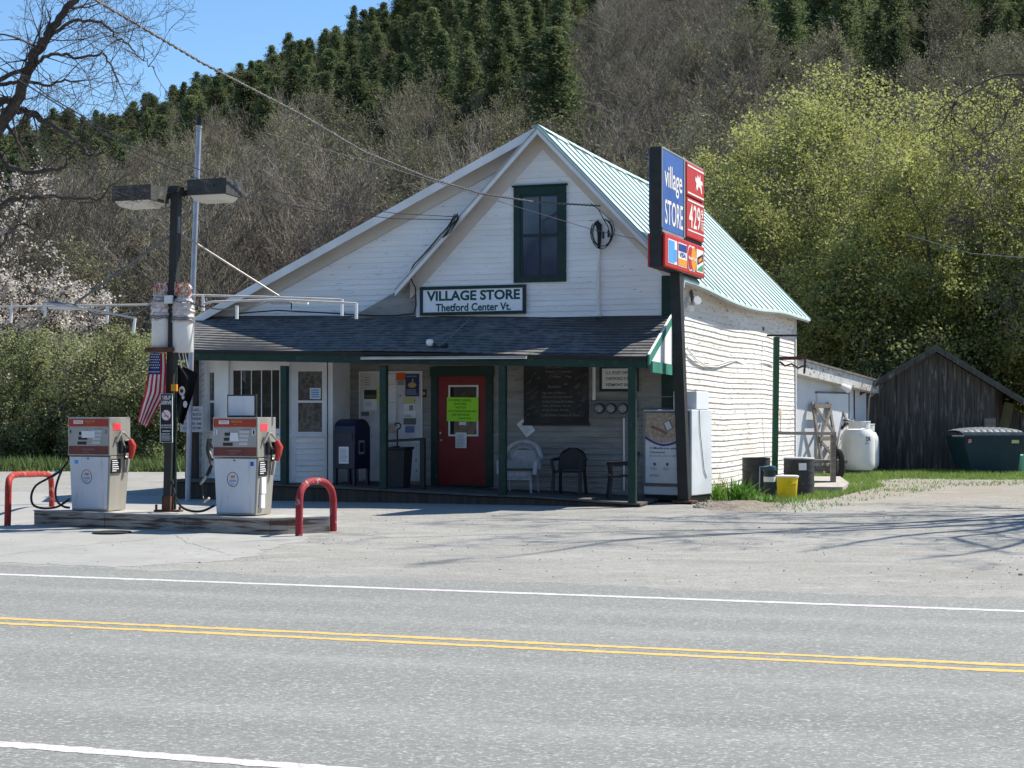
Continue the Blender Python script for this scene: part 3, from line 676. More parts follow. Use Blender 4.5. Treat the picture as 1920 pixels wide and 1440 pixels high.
# bay window on the left of the porch
def bayface(pa, wa, pb, wb, ptop, sill, glass, name, gm, mull=0, sash=True):
    """face between plan points a (left) and b (right)"""
    a = Vector((FU(pa, wa), -wa, 0)); b = Vector((FU(pb, wb), -wb, 0)); e = (b - a); Lw = e.length; e.normalize(); n = Vector((e.y, -e.x, 0))
    if n.y > 0: n = -n
    def at(s, o, z): return a + e * s + n * o + Vector((0, 0, z))
    def slab(mb, s0, s1, z0_, z1_, o0, o1):
        mb.hexa([at(s0, o1, z0_), at(s1, o1, z0_), at(s1, o0, z0_), at(s0, o0, z0_), at(s0, o1, z1_), at(s1, o1, z1_), at(s1, o0, z1_), at(s0, o0, z1_)])
    pmid = (pa + pb) / 2; wm = (wa + wb) / 2
    zt_ = L3(pmid, 668, wm).z; zb_ = dz(a.x); zs_ = L3(pmid, sill, wm).z; zg1 = L3(pmid, ptop, wm).z
    core = MB(); slab(core, 0, Lw, zb_, zt_, -.12, -.02); S.part("bay_wall", core, TRIM)
    cl = MB(); clapwall(cl, a, e, n, lambda z: 0, lambda z: Lw, zb_, zs_ - .03 if glass else zt_, h=.11, lip=.028, r=rr); S.part("bay_siding", cl, WHITE if glass else WORN_SHADE)  # side returns use the clapboard darkened for shade
    if not glass: return
    g0, g1 = glass
    fr = MB(); slab(fr, 0, g0, zb_, zt_, -.01, .035); slab(fr, g1, Lw, zb_, zt_, -.01, .035); slab(fr, g0, g1, zg1, zt_, -.01, .03); slab(fr, -.0, Lw, zs_ - .05, zs_, .0355, .07); slab(fr, g0, g1, zs_ - .03, zs_, -.01, .035)
    f = S.part("bay_window", fr, TRIM)
    sh = MB(); t_ = .045
    slab(sh, g0, g0 + t_, zs_, zg1, -.005, .022); slab(sh, g1 - t_, g1, zs_, zg1, -.005, .022); slab(sh, g0 + t_, g1 - t_, zs_, zs_ + t_, -.005, .022); slab(sh, g0 + t_, g1 - t_, zg1 - t_, zg1, -.005, .022)
    if sash: zc = zs_ + (zg1 - zs_) * .5; slab(sh, g0 + t_, g1 - t_, zc - .022, zc + .022, -.005, .024)
    S.part("sash", sh, TRIM, f)
    if mull:
        mu = MB()
        for k in range(1, mull + 1):
            s_ = g0 + (g1 - g0) * k / (mull + 1); slab(mu, s_ - .008, s_ + .008, zs_ + t_, zg1 - t_, -.002, .010)
        S.part("muntin", mu, TRIM, f)
    pn = MB(); pn.quad(at(g0, -.006, zs_), at(g1, -.006, zs_), at(g1, -.008, zg1), at(g0, -.008, zg1)); S.part("pane", pn, gm, f)
    return at
bayface(386, .95, 428, 1.3, 694, 812, (.10, .36), "l", GLASSM)
bayface(428, 1.3, 540, 1.3, 690, 808, (.07, 1.16), "c", GLASSG, mull=4, sash=False)
atR = bayface(540, 1.3, 613, .98, 692, 814, (.15, .70), "r", GLASSM)
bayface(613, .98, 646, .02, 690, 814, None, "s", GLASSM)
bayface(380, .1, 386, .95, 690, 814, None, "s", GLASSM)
q = MB(); q.tube([(FU(427, 1.36), -1.36, dz(-5)), (FU(427, 1.36), -1.36, L3(427, 668, 1.3).z)], .045, n=4); q.tube([(FU(541, 1.33), -1.33, dz(-4)), (FU(541, 1.33), -1.33, L3(541, 668, 1.3).z)], .045, n=4); q.box(FU(646) - .0, FU(646) + .07, -.04, -.001, dz(-2.5), z_pr - .8); S.part("corner_trim", q, TRIM)

# front door ---------------------------------------------------------
x0, x1, z0, z1 = rect(822, 706, 912, 917, .02); z0 = dz(x0) + .02
dfm = MB(); t = .14; dfm.box(x0 - t, x0, -.07, -.001, z0 - .02, z1 + .0); dfm.box(x1, x1 + t, -.07, -.001, z0 - .02, z1); dfm.box(x0 - t - .02, x1 + t + .02, -.08, -.001, z1, z1 + .19); dfm.box(x0 - .05, x1 + .05, -.12, -.02, z0 - .03, z0)
fr_ = S.part("door_frame", dfm, GREEN, bevel=.004)
dd = MB(); dd.box(x0, x1, -.045, -.021, z0, z1); door = S.part("front_door", dd, RED)
gx0, gx1, gz0, gz1 = rect(841, 722, 897, 818, .05)
df = MB(); t = .035
df.box(gx0, gx0 + t, -.06, -.0455, gz0, gz1); df.box(gx1 - t, gx1, -.06, -.0455, gz0, gz1); df.box(gx0 + t, gx1 - t, -.06, -.0455, gz0, gz0 + t); df.box(gx0 + t, gx1 - t, -.06, -.0455, gz1 - t, gz1); S.part("window_frame", df, TRIM, door)
dg_ = MB(); dg_.quad((gx0 + t, -.048, gz0 + t), (gx1 - t, -.048, gz0 + t), (gx1 - t, -.050, gz1 - t), (gx0 + t, -.050, gz1 - t)); S.part("pane", dg_, GLASSG, door)
kn = MB(); kn.lathe(0, 0, [(.012, 0), (.012, .02), (.028, .035), (.028, .055), (.012, .065)], n=12)
kz = L3(828, 812, .05); kn.v = [(v[0] + x0 + .07, -v[2] - .045, v[1] + kz.z) for v in kn.v]; kn2 = MB(); kn2.disc(x0 + .07, -.055, kz.z - .14, .02, .02, .01)
S.part("knob", kn, ALU, door, smooth=True); S.part("deadbolt", kn2, ALU, door)
# right of the sign: conduit, service head and cable coil on the gable
cd = MB(); a = L3(1123, 466, .06); b = L3(1122, 592, .06); cd.tube([a, b], .028, n=8); cd.tube([b + Vector((0, 0, .06)), b - Vector((0, .02, .02))], .06, n=8); S.part("conduit", cd, TRIM)
sh = MB(); a = L3(1119, 422, .12); sh.tube([a + Vector((-.02, 0, .06)), a + Vector((.03, .04, .0)), L3(1124, 440, .06), L3(1123, 466, .06)], [.05, .06, .04, .03], n=8); S.part("service_head", sh, BLACK, smooth=True)
co = MB(); rc = random.Random(4)
cx, cz_ = fp(1129, 436, .1)
for k in range(4):
    rx, rz = .19 + rc.uniform(-.02, .03), .29 + rc.uniform(-.04, .03); th0 = rc.uniform(0, 1)
    pts = [(cx + rx * math.cos(t_ * 6.28 / 26) + rc.uniform(-.004, .004), -.09 - .02 * k, cz_ + rz * math.sin(t_ * 6.28 / 26)) for t_ in range(8 + k, 33 - k)]
    co.tube(pts, .0085, n=5)
co.tube([L3(*p) for p in ((1108, 382, .3), (1122, 392, .2), (1130, 408, .15), (1140, 425, .12), (1145, 445, .1), (1140, 460, .1))], .009, n=5)
co.tube([L3(*p) for p in ((1122, 392, .2), (1148, 415, .1), (1153, 432, .1), (1146, 452, .1), (1136, 462, .1))], .006, n=5)
co.box(cx + .02, cx + .05, -.17, -.12, cz_ - .12, cz_ + .0); co.box(cx + .12, cx + .15, -.17, -.12, cz_ - .1, cz_ + .03)
S.part("cable_coil", co, BLACK)
# cable on the left rake and down to the porch roof
rc_ = MB()
pts = [L3(p[0], p[1], p[2]) for p in ((858, 404, .42), (848, 412, .42), (838, 428, .42), (826, 440, .42), (806, 464, .4), (790, 482, .3), (776, 496, .25), (769, 510, .2), (771, 524, .2), (779, 540, .12), (780, 572, .06), (776, 588, .06), (740, 592, .06), (700, 592, .06), (600, 586, .0), (520, 582, .0), (440, 588, 0)) ]
rc_.tube(pts, .014, n=6)
for k in range(3): rc_.tube([L3(838 + 4 * k, 430 - k * 3, .43), L3(852 + k * 3, 402 - k, .45), L3(858 + k, 410, .44), L3(846, 424 + 5 * k, .43), L3(830, 446, .42)], .010, n=5)
S.part("rake_cable", rc_, BLACK)
# cable and small fixtures on the side wall
def SW(px, py, o_=.05):  # point on the side wall plane from the picture
    m = (px - 960) / FOC
    p0 = to_world(STORE, Vector((uC, 0, 0)) + snrm * o_); d = to_world(STORE, Vector((uC, 0, 0)) + snrm * o_ + sdir) - p0
    t_ = (m * p0.y - p0.x) / (d.x - m * d.y); wpt = p0 + d * t_
    l = Vector((uC, 0, 0)) + snrm * o_ + sdir * t_; l.z = EYE + (HOR - py) / FOC * wpt.y
    return l
sc = MB()
for dy, rr_ in ((0, .016), (4, .012)):
    sc.tube([SW(*p) for p in ((1289, 652 + dy), (1304, 672 + dy), (1322, 684 + dy * .6), (1345, 684 + dy), (1366, 677 + dy), (1380, 676), (1394, 682 + dy * .5), (1412, 679), (1430, 680), (1450, 684))], rr_, n=5)
sc.tube([SW(1428, 684), SW(1426, 740), SW(1430, 800), SW(1434, 856)], .012, n=5); sc.tube([SW(1430, 640), SW(1428, 684)], .012, n=5)
S.part("wall_cable", sc, TRIM)
dl = MB(); c_ = SW(1463, 776, .12); 
dl.lathe(0, 0, [(.02, .04), (.16, .02), (.17, 0)], n=16); dl.v = [(c_.x + v[2] * .9, c_.y + v[1] - v[2] * .3, c_.z + v[0]) for v in dl.v]; dl.tube([c_, SW(1463, 805, .04), SW(1466, 812, .02)], .012, n=5)
S.part("wall_dish", dl, mat("cream_dish", (.5, .42, .30), None, 4, .6))
fl = MB(); a = SW(1299, 566, .12); fl.tube([SW(1296, 545, .02), a, a + Vector((.1, -.12, .03))], [.03, .04, .03], n=8); f_ = S.part("security_light", fl, GREYM)
f2 = MB(); f2.tube([a + Vector((.03, -.03, -.02)), a + Vector((.12, -.14, .02))], [.045, .085], n=10); f2.tube([a + Vector((.0, -.02, -.04)), a + Vector((-.02, -.12, -.13))], [.04, .075], n=10); S.part("flood_lamp", f2, TRIM, f_)
f3 = MB(); f3.box(0, .05, -.03, .05, 0, .08); c_ = SW(1429, 620, .03); f3.v = [(v[0] + c_.x, v[1] + c_.y, v[2] + c_.z) for v in f3.v]; S.part("junction_box", f3, GREYM)

# floodlight with two heads standing on the porch roof, braced back to the wall
pf = MB(); b0 = L3(822, 652, 1.75); pf.box(b0.x - .07, b0.x + .07, b0.y - .06, b0.y + .06, b0.z - .06, b0.z + .02)
T = Thing("roof_floodlight", "twin headed floodlight on the porch roof edge with one white lamp", "floodlight", (b0.x, b0.y, b0.z - .05), STORE)
T.part("base_box", pf, BLACK)
h = MB(); a = L3(806, 643, 1.78); h.tube([b0, a + Vector((.05, 0, 0)), a], [.02, .02, .05], n=8); h2 = MB(); h2.lathe(a.x, a.y, [(.03, a.z - .06), (.065, a.z - .03), (.075, a.z + .02), (.055, a.z + .06), (.01, a.z + .075)], n=12)
T.part("lamp_arm", h, GREEN); T.part("lamp", h2, TRIM, smooth=True, label="white flood lamp")
h = MB(); a = L3(838, 648, 1.78); h.tube([b0, a], [.02, .055], n=8); T.part("lamp", h, BLACK, label="black flood lamp")
h = MB(); h.tube([b0, L3(884, 596, .12)], .010, n=5); T.part("brace_rod", h, ALU)

# ------------------------------------------------------------------ things on the facade and porch
def wallthing(name, label, cat, px, py, w, group=None):
    u, z = fp(px, py, w); return Thing(name, label, cat, (u, -w, z), STORE, group), -w
def R_(px0, py0, px1, py1, w): return rect(px0, py0, px1, py1, w)
# store name sign
T, y = wallthing("name_sign", "long green framed white sign lettered VILLAGE STORE above the porch roof", "sign", 887, 563, .05)
x0, x1, z0, z1 = R_(788, 536, 986, 590, .06); t = .06
b = MB(); b.box(x0, x1, -.09, -.03, z0, z0 + t); b.box(x0, x1, -.09, -.03, z1 - t, z1); b.box(x0, x0 + t, -.09, -.03, z0 + t, z1 - t); b.box(x1 - t, x1, -.09, -.03, z0 + t, z1 - t); T.part("frame", b, mat("sign_frame_green", (.008, .03, .03), None, 4, .5))
b = MB(); b.box(x0 + t, x1 - t, -.07, -.03, z0 + t, z1 - t); pnl = T.part("panel", b, mat("sign_face_white", (.80, .83, .86), None, 3, .5))
b = MB(); a0 = R_(800, 544, 975, 563, .07); a1 = R_(817, 568, 958, 581, .07)
b.text("VILLAGE STORE", a0[0], a0[1], a0[2], a0[3], -.071, bold=.034); b.text("Thetford Center Vt.", a1[0], a1[1], a1[2] - .02, a1[3], -.071, bold=.026)
for s_ in ("V",): pass
T.part("lettering", b, SIGNG, pnl)
# notice board with its papers
T, y = wallthing("notice_board", "tall scuffed white notice board behind the second porch post", "notice board", 732, 916, .03)
x0, x1, z0, z1 = R_(675, 698, 790, 916, .05); z0 = dz(x0) + .02
b = MB(); b.box(x0, x1, -.05, -.022, z0, z1); T.part("board", b, mat("scuffed_white_board", (.58, .59, .60), (.45, .45, .45), 3, .6, spots=(.12, .12, .13), spot_scale=10, spot_cut=.67))
b = MB(); b.box(x0 - .02, x0, -.06, -.02, z0, z1); b.box(x1, x1 + .02, -.06, -.02, z0, z1); b.box(x0 - .02, x1 + .02, -.06, -.02, z1, z1 + .02); T.part("edge_trim", b, TRIM)
def paper(label, px0, py0, px1, py1, w=.056, m=PAPER, deco=None, tilt=0, cat="notice", name="paper_notice", group="papers on the notice board", curl=.004):
    x0, x1, z0, z1 = R_(px0, py0, px1, py1, w)
    T = Thing(name, label, cat, ((x0 + x1) / 2, -w, (z0 + z1) / 2), STORE, group)
    b = MB(); n = 5
    vs = []
    for i in range(n + 1):
        for j in range(n + 1):
            s_, t_ = i / n, j / n; k = curl * (2 * (s_ - .5) ** 2 + 3 * (1 - t_) ** 3 * s_)
            vs.append((x0 + (x1 - x0) * s_, -w - .002 - k, z0 + (z1 - z0) * t_))
    b.add(vs, [(i * (n + 1) + j, (i + 1) * (n + 1) + j, (i + 1) * (n + 1) + j + 1, i * (n + 1) + j + 1) for i in range(n) for j in range(n)])
    T.part("sheet", b, m)
    if deco:
        for k, (nm, fn, mm) in enumerate(deco):
            bb = MB(); fn(bb, x0, x1, z0, z1, -w - .004 - curl * 1.5 - k * .002); T.part(nm, bb, mm)
    if tilt: T.o.rotation_euler = (0, tilt, -TH)
    return T
ln = lambda rows, a=.1, b_=.9, lo=.55, fill=.35: (lambda mb, x0, x1, z0, z1, y: mb.lines(x0 + (x1 - x0) * .1, x1 - (x1 - x0) * .1, z0 + (z1 - z0) * a, z0 + (z1 - z0) * b_, rows, y, fill=fill, lo=lo))
bx_ = lambda a, b_, c, d: (lambda mb, x0, x1, z0, z1, y: mb.box(x0 + (x1 - x0) * a, x0 + (x1 - x0) * b_, y - .001, y, z0 + (z1 - z0) * c, z0 + (z1 - z0) * d))
paper("white flyer with a dark photo on its upper half", 682, 731, 707, 769, deco=[("printed_photo", bx_(.04, .98, .55, 1), BLACK), ("printed_land", bx_(.10, .98, .60, .76), mat("photo_land", (.10, .10, .06))), ("text_lines", ln(2, .2, .42), PAPERB)])
paper("narrow lime paper strip half behind the porch post", 707, 726, 716, 758, m=mat("dull_lime_paper", (.45, .55, .12)))
paper("bright orange note at the top of the notice board", 743, 699, 760, 713, m=ORANGE)
paper("small grey note under the orange note", 745, 714, 758, 722, m=PAPERB)
paper("dark blue concert style poster with gold figure in the board's upper corner", 760, 701, 786, 743, m=mat("poster_blue", (.025, .04, .13)), deco=[("printed_shape", lambda mb, x0, x1, z0, z1, y: (mb.disc((x0 + x1) / 2, y, z0 + (z1 - z0) * .5, (x1 - x0) * .30, (z1 - z0) * .12), mb.bar(((x0 + x1) / 2, y, z0 + (z1 - z0) * .55), ((x0 + x1) / 2 + .02, y, z0 + (z1 - z0) * .78), .03, .002, up=(0, 1, 0))), GOLD), ("text_lines", ln(3, .05, .33, .8, .6), mat("pale_blue_ink", (.25, .30, .42))), ("title_line", ln(1, .85, .93, .9, .8), mat("pale_blue_ink", (.25, .30, .42)))], cat="poster", name="poster")
paper("yellowish paper hanging below the blue poster", 757, 744, 777, 757, m=PALEY)
paper("white sheet with a small dark picture below the yellowish paper", 757, 757, 778, 771, deco=[("printed_photo", bx_(.5, .85, .1, .8), PAPERB)])
paper("crumpled white sheet with violet lines at the board's right side", 757, 770, 781, 784, m=PAPER, deco=[("text_lines", ln(2, .1, .5), VIO)], curl=.012)
paper("grey rectangular card near the bottom of the papers", 757, 784, 780, 796, m=mat("grey_card", (.13, .125, .12)))
paper("large creased white map sheet right of the post", 727, 722, 744, 791, deco=[("fold_line", bx_(0, 1, .52, .53), PAPERB)], curl=.015)
paper("small dark card on the board above the mailbox", 677, 772, 692, 780, m=GREYM)
paper("small black and yellow plaque on the wall between board and door", 789, 730, 800, 745, w=.03, m=BLACK, deco=[("round_emblem", lambda mb, x0, x1, z0, z1, y: mb.disc((x0 + x1) / 2, y, (z0 + z1) / 2, .035, .035), GOLD)], cat="plaque", name="wall_plaque", group=None)
paper("small white slip beside the orange note", 726, 702, 741, 719)
paper("tan card low on the board beside the grey card", 727, 795, 742, 812, m=TAN)
paper("small blue printed slip under the board's lower papers", 760, 799, 777, 811, m=mat("dull_blue_paper", (.12, .16, .3)))
paper("pale sheet at the board's upper left corner", 681, 703, 703, 726, m=mat("cream_paper", (.55, .53, .47)), deco=[("text_lines", ln(4), PAPERB)])
# papers on the door
def scrawl(mb, x0, x1, z0, z1, y):
    W_, H_ = x1 - x0, z1 - z0
    for k, (s_, a, b_) in enumerate((("CLOSED UNTIL", .05, .78), ("FURTHER", .22, .62), ("NOTICE", .28, .62), ("POST OFFICE IS AVAILABLE", .05, .96), ("USE SIDE DOOR", .18, .72), ("THANK YOU", .38, .78))):
        zc = z1 - H_ * (.12 + .15 * k); mb.text(s_, x0 + W_ * a, x0 + W_ * b_, zc - H_ * .045, zc + H_ * .035, y, shear=.2)
paper("lime green handwritten card across the red door's window", 838, 745, 897, 790, w=.075, m=LIME, deco=[("handwriting", scrawl, mat("green_marker", (.03, .10, .02)))], cat="card", name="handwritten_card", group=None, tilt=R(.8))
paper("white printed sheet taped to the red door below its window", 854, 811, 875, 840, w=.066, deco=[("text_lines", ln(9, .05, .9, .7), PAPERB)], name="door_notice", group=None)
paper("small white card showing in the red door's window under the lime card", 861, 791, 874, 797, w=.052, name="small_card", cat="card", group=None)
x0, x1, z0, z1 = R_(581, 727, 601, 748, 1.26)
T = Thing("window_sticker", "small white sticker on the right pane of the bay window", "sticker", (x0, -1.2, z0), STORE)
a = Vector((FU(540, 1.3), -1.3, 0)); bq = Vector((FU(613, .98), -.98, 0)); e = (bq - a).normalized()
b = MB(); p0 = a + e * .42 + Vector((e.y, -e.x, 0)) * .02; p1 = a + e * .63 + Vector((e.y, -e.x, 0)) * .02
b.quad((p0.x, p0.y, z0), (p1.x, p1.y, z0), (p1.x, p1.y, z1), (p0.x, p0.y, z1)); T.part("sheet", b, PAPER)
b = MB(); 
for k in range(4): zz_ = z0 + (z1 - z0) * (.2 + .2 * k); q0 = p0.lerp(p1, .12) + Vector((0, -.003, 0)); q1 = p0.lerp(p1, .85) + Vector((0, -.003, 0)); b.quad((q0.x, q0.y, zz_ - .012), (q1.x, q1.y, zz_ - .012), (q1.x, q1.y, zz_ + .012), (q0.x, q0.y, zz_ + .012))
T.part("text_lines", b, LBLUE)
# chalkboard
T, y = wallthing("chalkboard", "big dark chalkboard full of faint chalk menu writing right of the door", "chalkboard", 1042, 738, .03)
x0, x1, z0, z1 = R_(982, 683, 1103, 793, .05)
b = MB(); b.box(x0, x1, -.05, -.022, z0, z1); bd = T.part("board", b, CHALKB)
b = MB(); b.box(x0 - .02, x1 + .02, -.075, -.022, z0 - .05, z0); T.part("chalk_ledge", b, BLACK)
b = MB(); Wc, Hc = x1 - x0, z1 - z0
for s_, a0, a1, t0, h_ in (("OPEN DAILY", .33, .62, .95, .035), ("Maple Creemee", .34, .74, .87, .05), ("Coffee   Tea", .40, .74, .79, .04), ("Breakfast", .38, .58, .62, .05), ("5.00", .62, .68, .66, .035), ("Egg Ham & Bacon", .29, .65, .51, .045), ("Cheese Sausage Biscuit", .29, .76, .44, .045), ("Grilled Cheese & Coffee", .29, .77, .365, .045), ("Ham & Bean Soup", .29, .73, .29, .045), ("Chili Chips Relish", .29, .70, .215, .045), ("Cold Drinks Snacks & More", .27, .87, .135, .045)):
    b.text(s_, x0 + Wc * a0, x0 + Wc * a1, z0 + Hc * (t0 - h_ / 2), z0 + Hc * (t0 + h_ / 2), -.051, shear=.1)
rs = random.Random(9)
for k in range(26):
    xx = rs.choice([rs.uniform(.03, .2), rs.uniform(.78, .95)]); zz_ = rs.uniform(.1, .85)
    for j in range(7):
        a = Vector((x0 + Wc * (xx + j * .010), -.052, z0 + Hc * (zz_ + rs.uniform(-.02, .02) + j * .008))); c_ = a + Vector((Wc * .012, 0, Hc * rs.uniform(-.03, .03))); b.bar(a, c_, .004, .002, up=(0, 1, 0))
T.part("chalk_writing", b, CHALK, bd)
b = MB(); b.text("special", x0 + Wc * .44, x0 + Wc * .60, z0 + Hc * .815, z0 + Hc * .845, -.052); T.part("chalk_writing", b, CHALKR, bd, label="reddish chalk word")
# post office sign
T, y = wallthing("post_office_sign", "dark framed white U.S. Post Office sign at the porch's right end", "sign", 1153, 711, .03)
x0, x1, z0, z1 = R_(1124, 686, 1197, 734, .05); t = .05
b = MB(); b.box(x0, x1, -.06, -.022, z0, z0 + t); b.box(x0, x1, -.06, -.022, z1 - t, z1); b.box(x0, x0 + t, -.06, -.022, z0 + t, z1 - t); b.box(x1 - t, x1, -.06, -.022, z0 + t, z1 - t); T.part("frame", b, BLACK)
b = MB(); b.box(x0 + t, x1 - t, -.05, -.022, z0 + t, z1 - t); pn = T.part("panel", b, PAPER)
b = MB(); Wc, Hc = x1 - x0, z1 - z0
for s_, a1, t0 in (("U.S. POST OFFICE", .88, .73), ("THETFORD CTR.", .82, .50), ("VERMONT 05075", .86, .26)): b.text(s_, x0 + Wc * .16, x0 + Wc * a1, z0 + Hc * (t0 - .06), z0 + Hc * (t0 + .06), -.051, bold=.01)
T.part("lettering", b, INK, pn)
# electric meters
T, y = wallthing("electric_meter_bank", "grey box with three round glass electric meters under the post office sign", "electric meters", 1142, 768, .03)
x0, x1, z0, z1 = R_(1105, 751, 1195, 784, .06)
b = MB(); b.box(x0, x1, -.10, -.022, z0, z1); T.part("cabinet", b, GREYM, bevel=.008)
for px in (1124, 1146, 1168):
    u, z = fp(px, 766, .12); b = MB(); b.lathe(0, 0, [(.10, 0), (.10, .03), (.09, .035)], n=20); b.v = [(v[0] + u, -.10 - v[2], v[1] + z) for v in b.v]; m_ = T.part("meter", b, BLACK, smooth=True)
    b = MB(); b.lathe(0, 0, [(.082, .034), (.08, .08), (.06, .10), (.01, .105)], n=20); b.v = [(v[0] + u, -.10 - v[2], v[1] + z) for v in b.v]; T.part("dial_cover", b, mat("meter_face", (.30, .31, .30), (.18, .19, .19), 30, .15), m_, smooth=True)
b = MB(); a = L3(1170, 784, .05); b.tube([a, (a.x, a.y, .2)], .022, n=8); T.part("conduit", b, TRIM)
b = MB(); a = L3(1114, 684, .05); c_ = L3(1114, 750, .05); b.tube([a, c_], .035, n=8); T.part("conduit", b, TRIM)
# tilted paper on the wall
paper("white sheet hanging crooked on the wall below the chalkboard", 976, 785, 997, 817, w=.03, deco=[("text_lines", ln(5, .2, .8), mat("faint_ink", (.45, .47, .50)))], tilt=R(-38), name="crooked_notice", group=None)
# address card low on the wall right of the door
paper("small pale card low on the wall beside the third porch post", 945, 884, 951, 899, w=.03, name="low_card", cat="card", group=None)

# collection mailbox
u, z = fp(660, 909, 1.25); zb = dz(u); T = Thing("collection_mailbox", "dark blue collection mailbox with a white notice, left of the notice board", "mailbox", (u, -1.25, zb), ((to_world(STORE, (0, 0, 0))), -TH))
T.o.location = to_world(STORE, (u, -1.25, zb)); T.o.rotation_euler = (0, 0, -TH - R(14))
T.b = (0, 0, 0)
b = MB(); w2 = .25; prof = [(-.25, .32), (.25, .32), (.25, 1.10)] + [(.25 * math.cos(t_ / 8 * math.pi), 1.05 + .22 * math.sin(t_ / 8 * math.pi)) for t_ in range(1, 8)] + [(-.25, 1.02)]
# hood profile in the yz plane, extruded along x
n = len(prof); vs = [(-w2, p[0], p[1]) for p in prof] + [(w2, p[0], p[1]) for p in prof]
b.add(vs, [tuple(range(n)), tuple(range(2 * n - 1, n - 1, -1))] + [(i, n + i, n + (i + 1) % n, (i + 1) % n) for i in range(n)]); T.part("box", b, NAVY, bevel=.01)
b = MB(); b.box(-.2, .2, -.262, -.251, .86, 1.0); b.box(-.2, .2, -.275, -.262, .985, 1.0); T.part("pull_door", b, mat("navy_door", (.008, .014, .04), None, 4, .35))
for sx in (-1, 1):
    for sy in (-1, 1): b = MB(); b.box(sx * .22 - .025, sx * .22 + .025, sy * .21 - .03, sy * .21 + .03, 0, .32); T.part("leg", b, NAVY)
b = MB(); b.box(.2505, .253, -.12, .06, .60, .86); em = T.part("side_sticker", b, PAPERB)
b = MB(); b.box(.2535, .256, -.10, .04, .64, .82); b.box(.2565, .258, -.06, .02, .70, .78); T.part("emblem", b, BLACK, em)
pap = Thing("mailbox_notice", "white printed notice on the front of the blue mailbox", "notice", (0, 0, 0)); pap.o.location = T.o.location; pap.o.rotation_euler = T.o.rotation_euler
b = MB(); b.box(-.12, .11, -.255, -.2515, .42, .74); s_ = pap.part("sheet", b, PAPER); b = MB(); b.lines(-.10, .09, .45, .71, 11, -.2555, lo=.8); pap.part("text_lines", b, PAPERB, s_)

# bin, shovel, hand rail
u = FU(748, 1.2); zb = dz(u)
T = Thing("rubbish_bin", "dark grey lidded bin on the porch between notice board and hand rail", "bin", (u, -1.2, zb), STORE)
b = MB(); b.hexa([(u - .17, -1.42, zb), (u + .17, -1.42, zb), (u + .17, -1.05, zb), (u - .17, -1.05, zb), (u - .21, -1.46, zb + .72), (u + .21, -1.46, zb + .72), (u + .21, -1.0, zb + .72), (u - .21, -1.0, zb + .72)]); T.part("bin_body", b, mat("charcoal_bin", (.022, .024, .030), (.03, .032, .038), 3, .5), bevel=.01)
b = MB(); b.box(u - .23, u + .23, -1.48, -.98, zb + .72, zb + .77); b.box(u - .02, u + .02, -1.49, -1.2, zb + .77, zb + .79); T.part("lid", b, BLACK, bevel=.01)
T = Thing("snow_shovel", "black D handled snow shovel standing behind the dark bin", "shovel", (u, -.9, zb), STORE)
a = L3(743, 842, .9); c_ = L3(745, 806, .9)
b = MB(); b.tube([(a.x + .02, -.9, zb + .3), (c_.x, -.9, c_.z)], .016, n=8); T.part("shaft", b, BLACK)
b = MB(); b.tube([(c_.x, -.9, c_.z), (c_.x + .06, -.9, c_.z + .04), (c_.x + .07, -.9, c_.z + .10), (c_.x + .03, -.9, c_.z + .13), (c_.x - .04, -.9, c_.z + .12), (c_.x - .05, -.9, c_.z + .09)], .014, n=8); T.part("handle", b, BLACK, smooth=True)
b = MB(); b.box(a.x - .2, a.x + .22, -.92, -.89, zb, zb + .33); T.part("blade", b, BLACK, bevel=.01)
T = Thing("hand_rail", "short black wooden hand rail beside the door on the porch deck", "hand rail", (FU(790, 1.6), -1.6, dz(FU(790, 1.6))), STORE)
b = MB(); uu = FU(793, 1.4); b.box(uu - .045, uu + .045, -1.45, -1.36, dz(uu), L3(793, 822, 1.4).z); T.part("rail_post", b, BLACK)
b = MB(); b.bar(L3(726, 827, 1.85), L3(796, 823, 1.40), .05, .05); T.part("top_rail", b, BLACK)

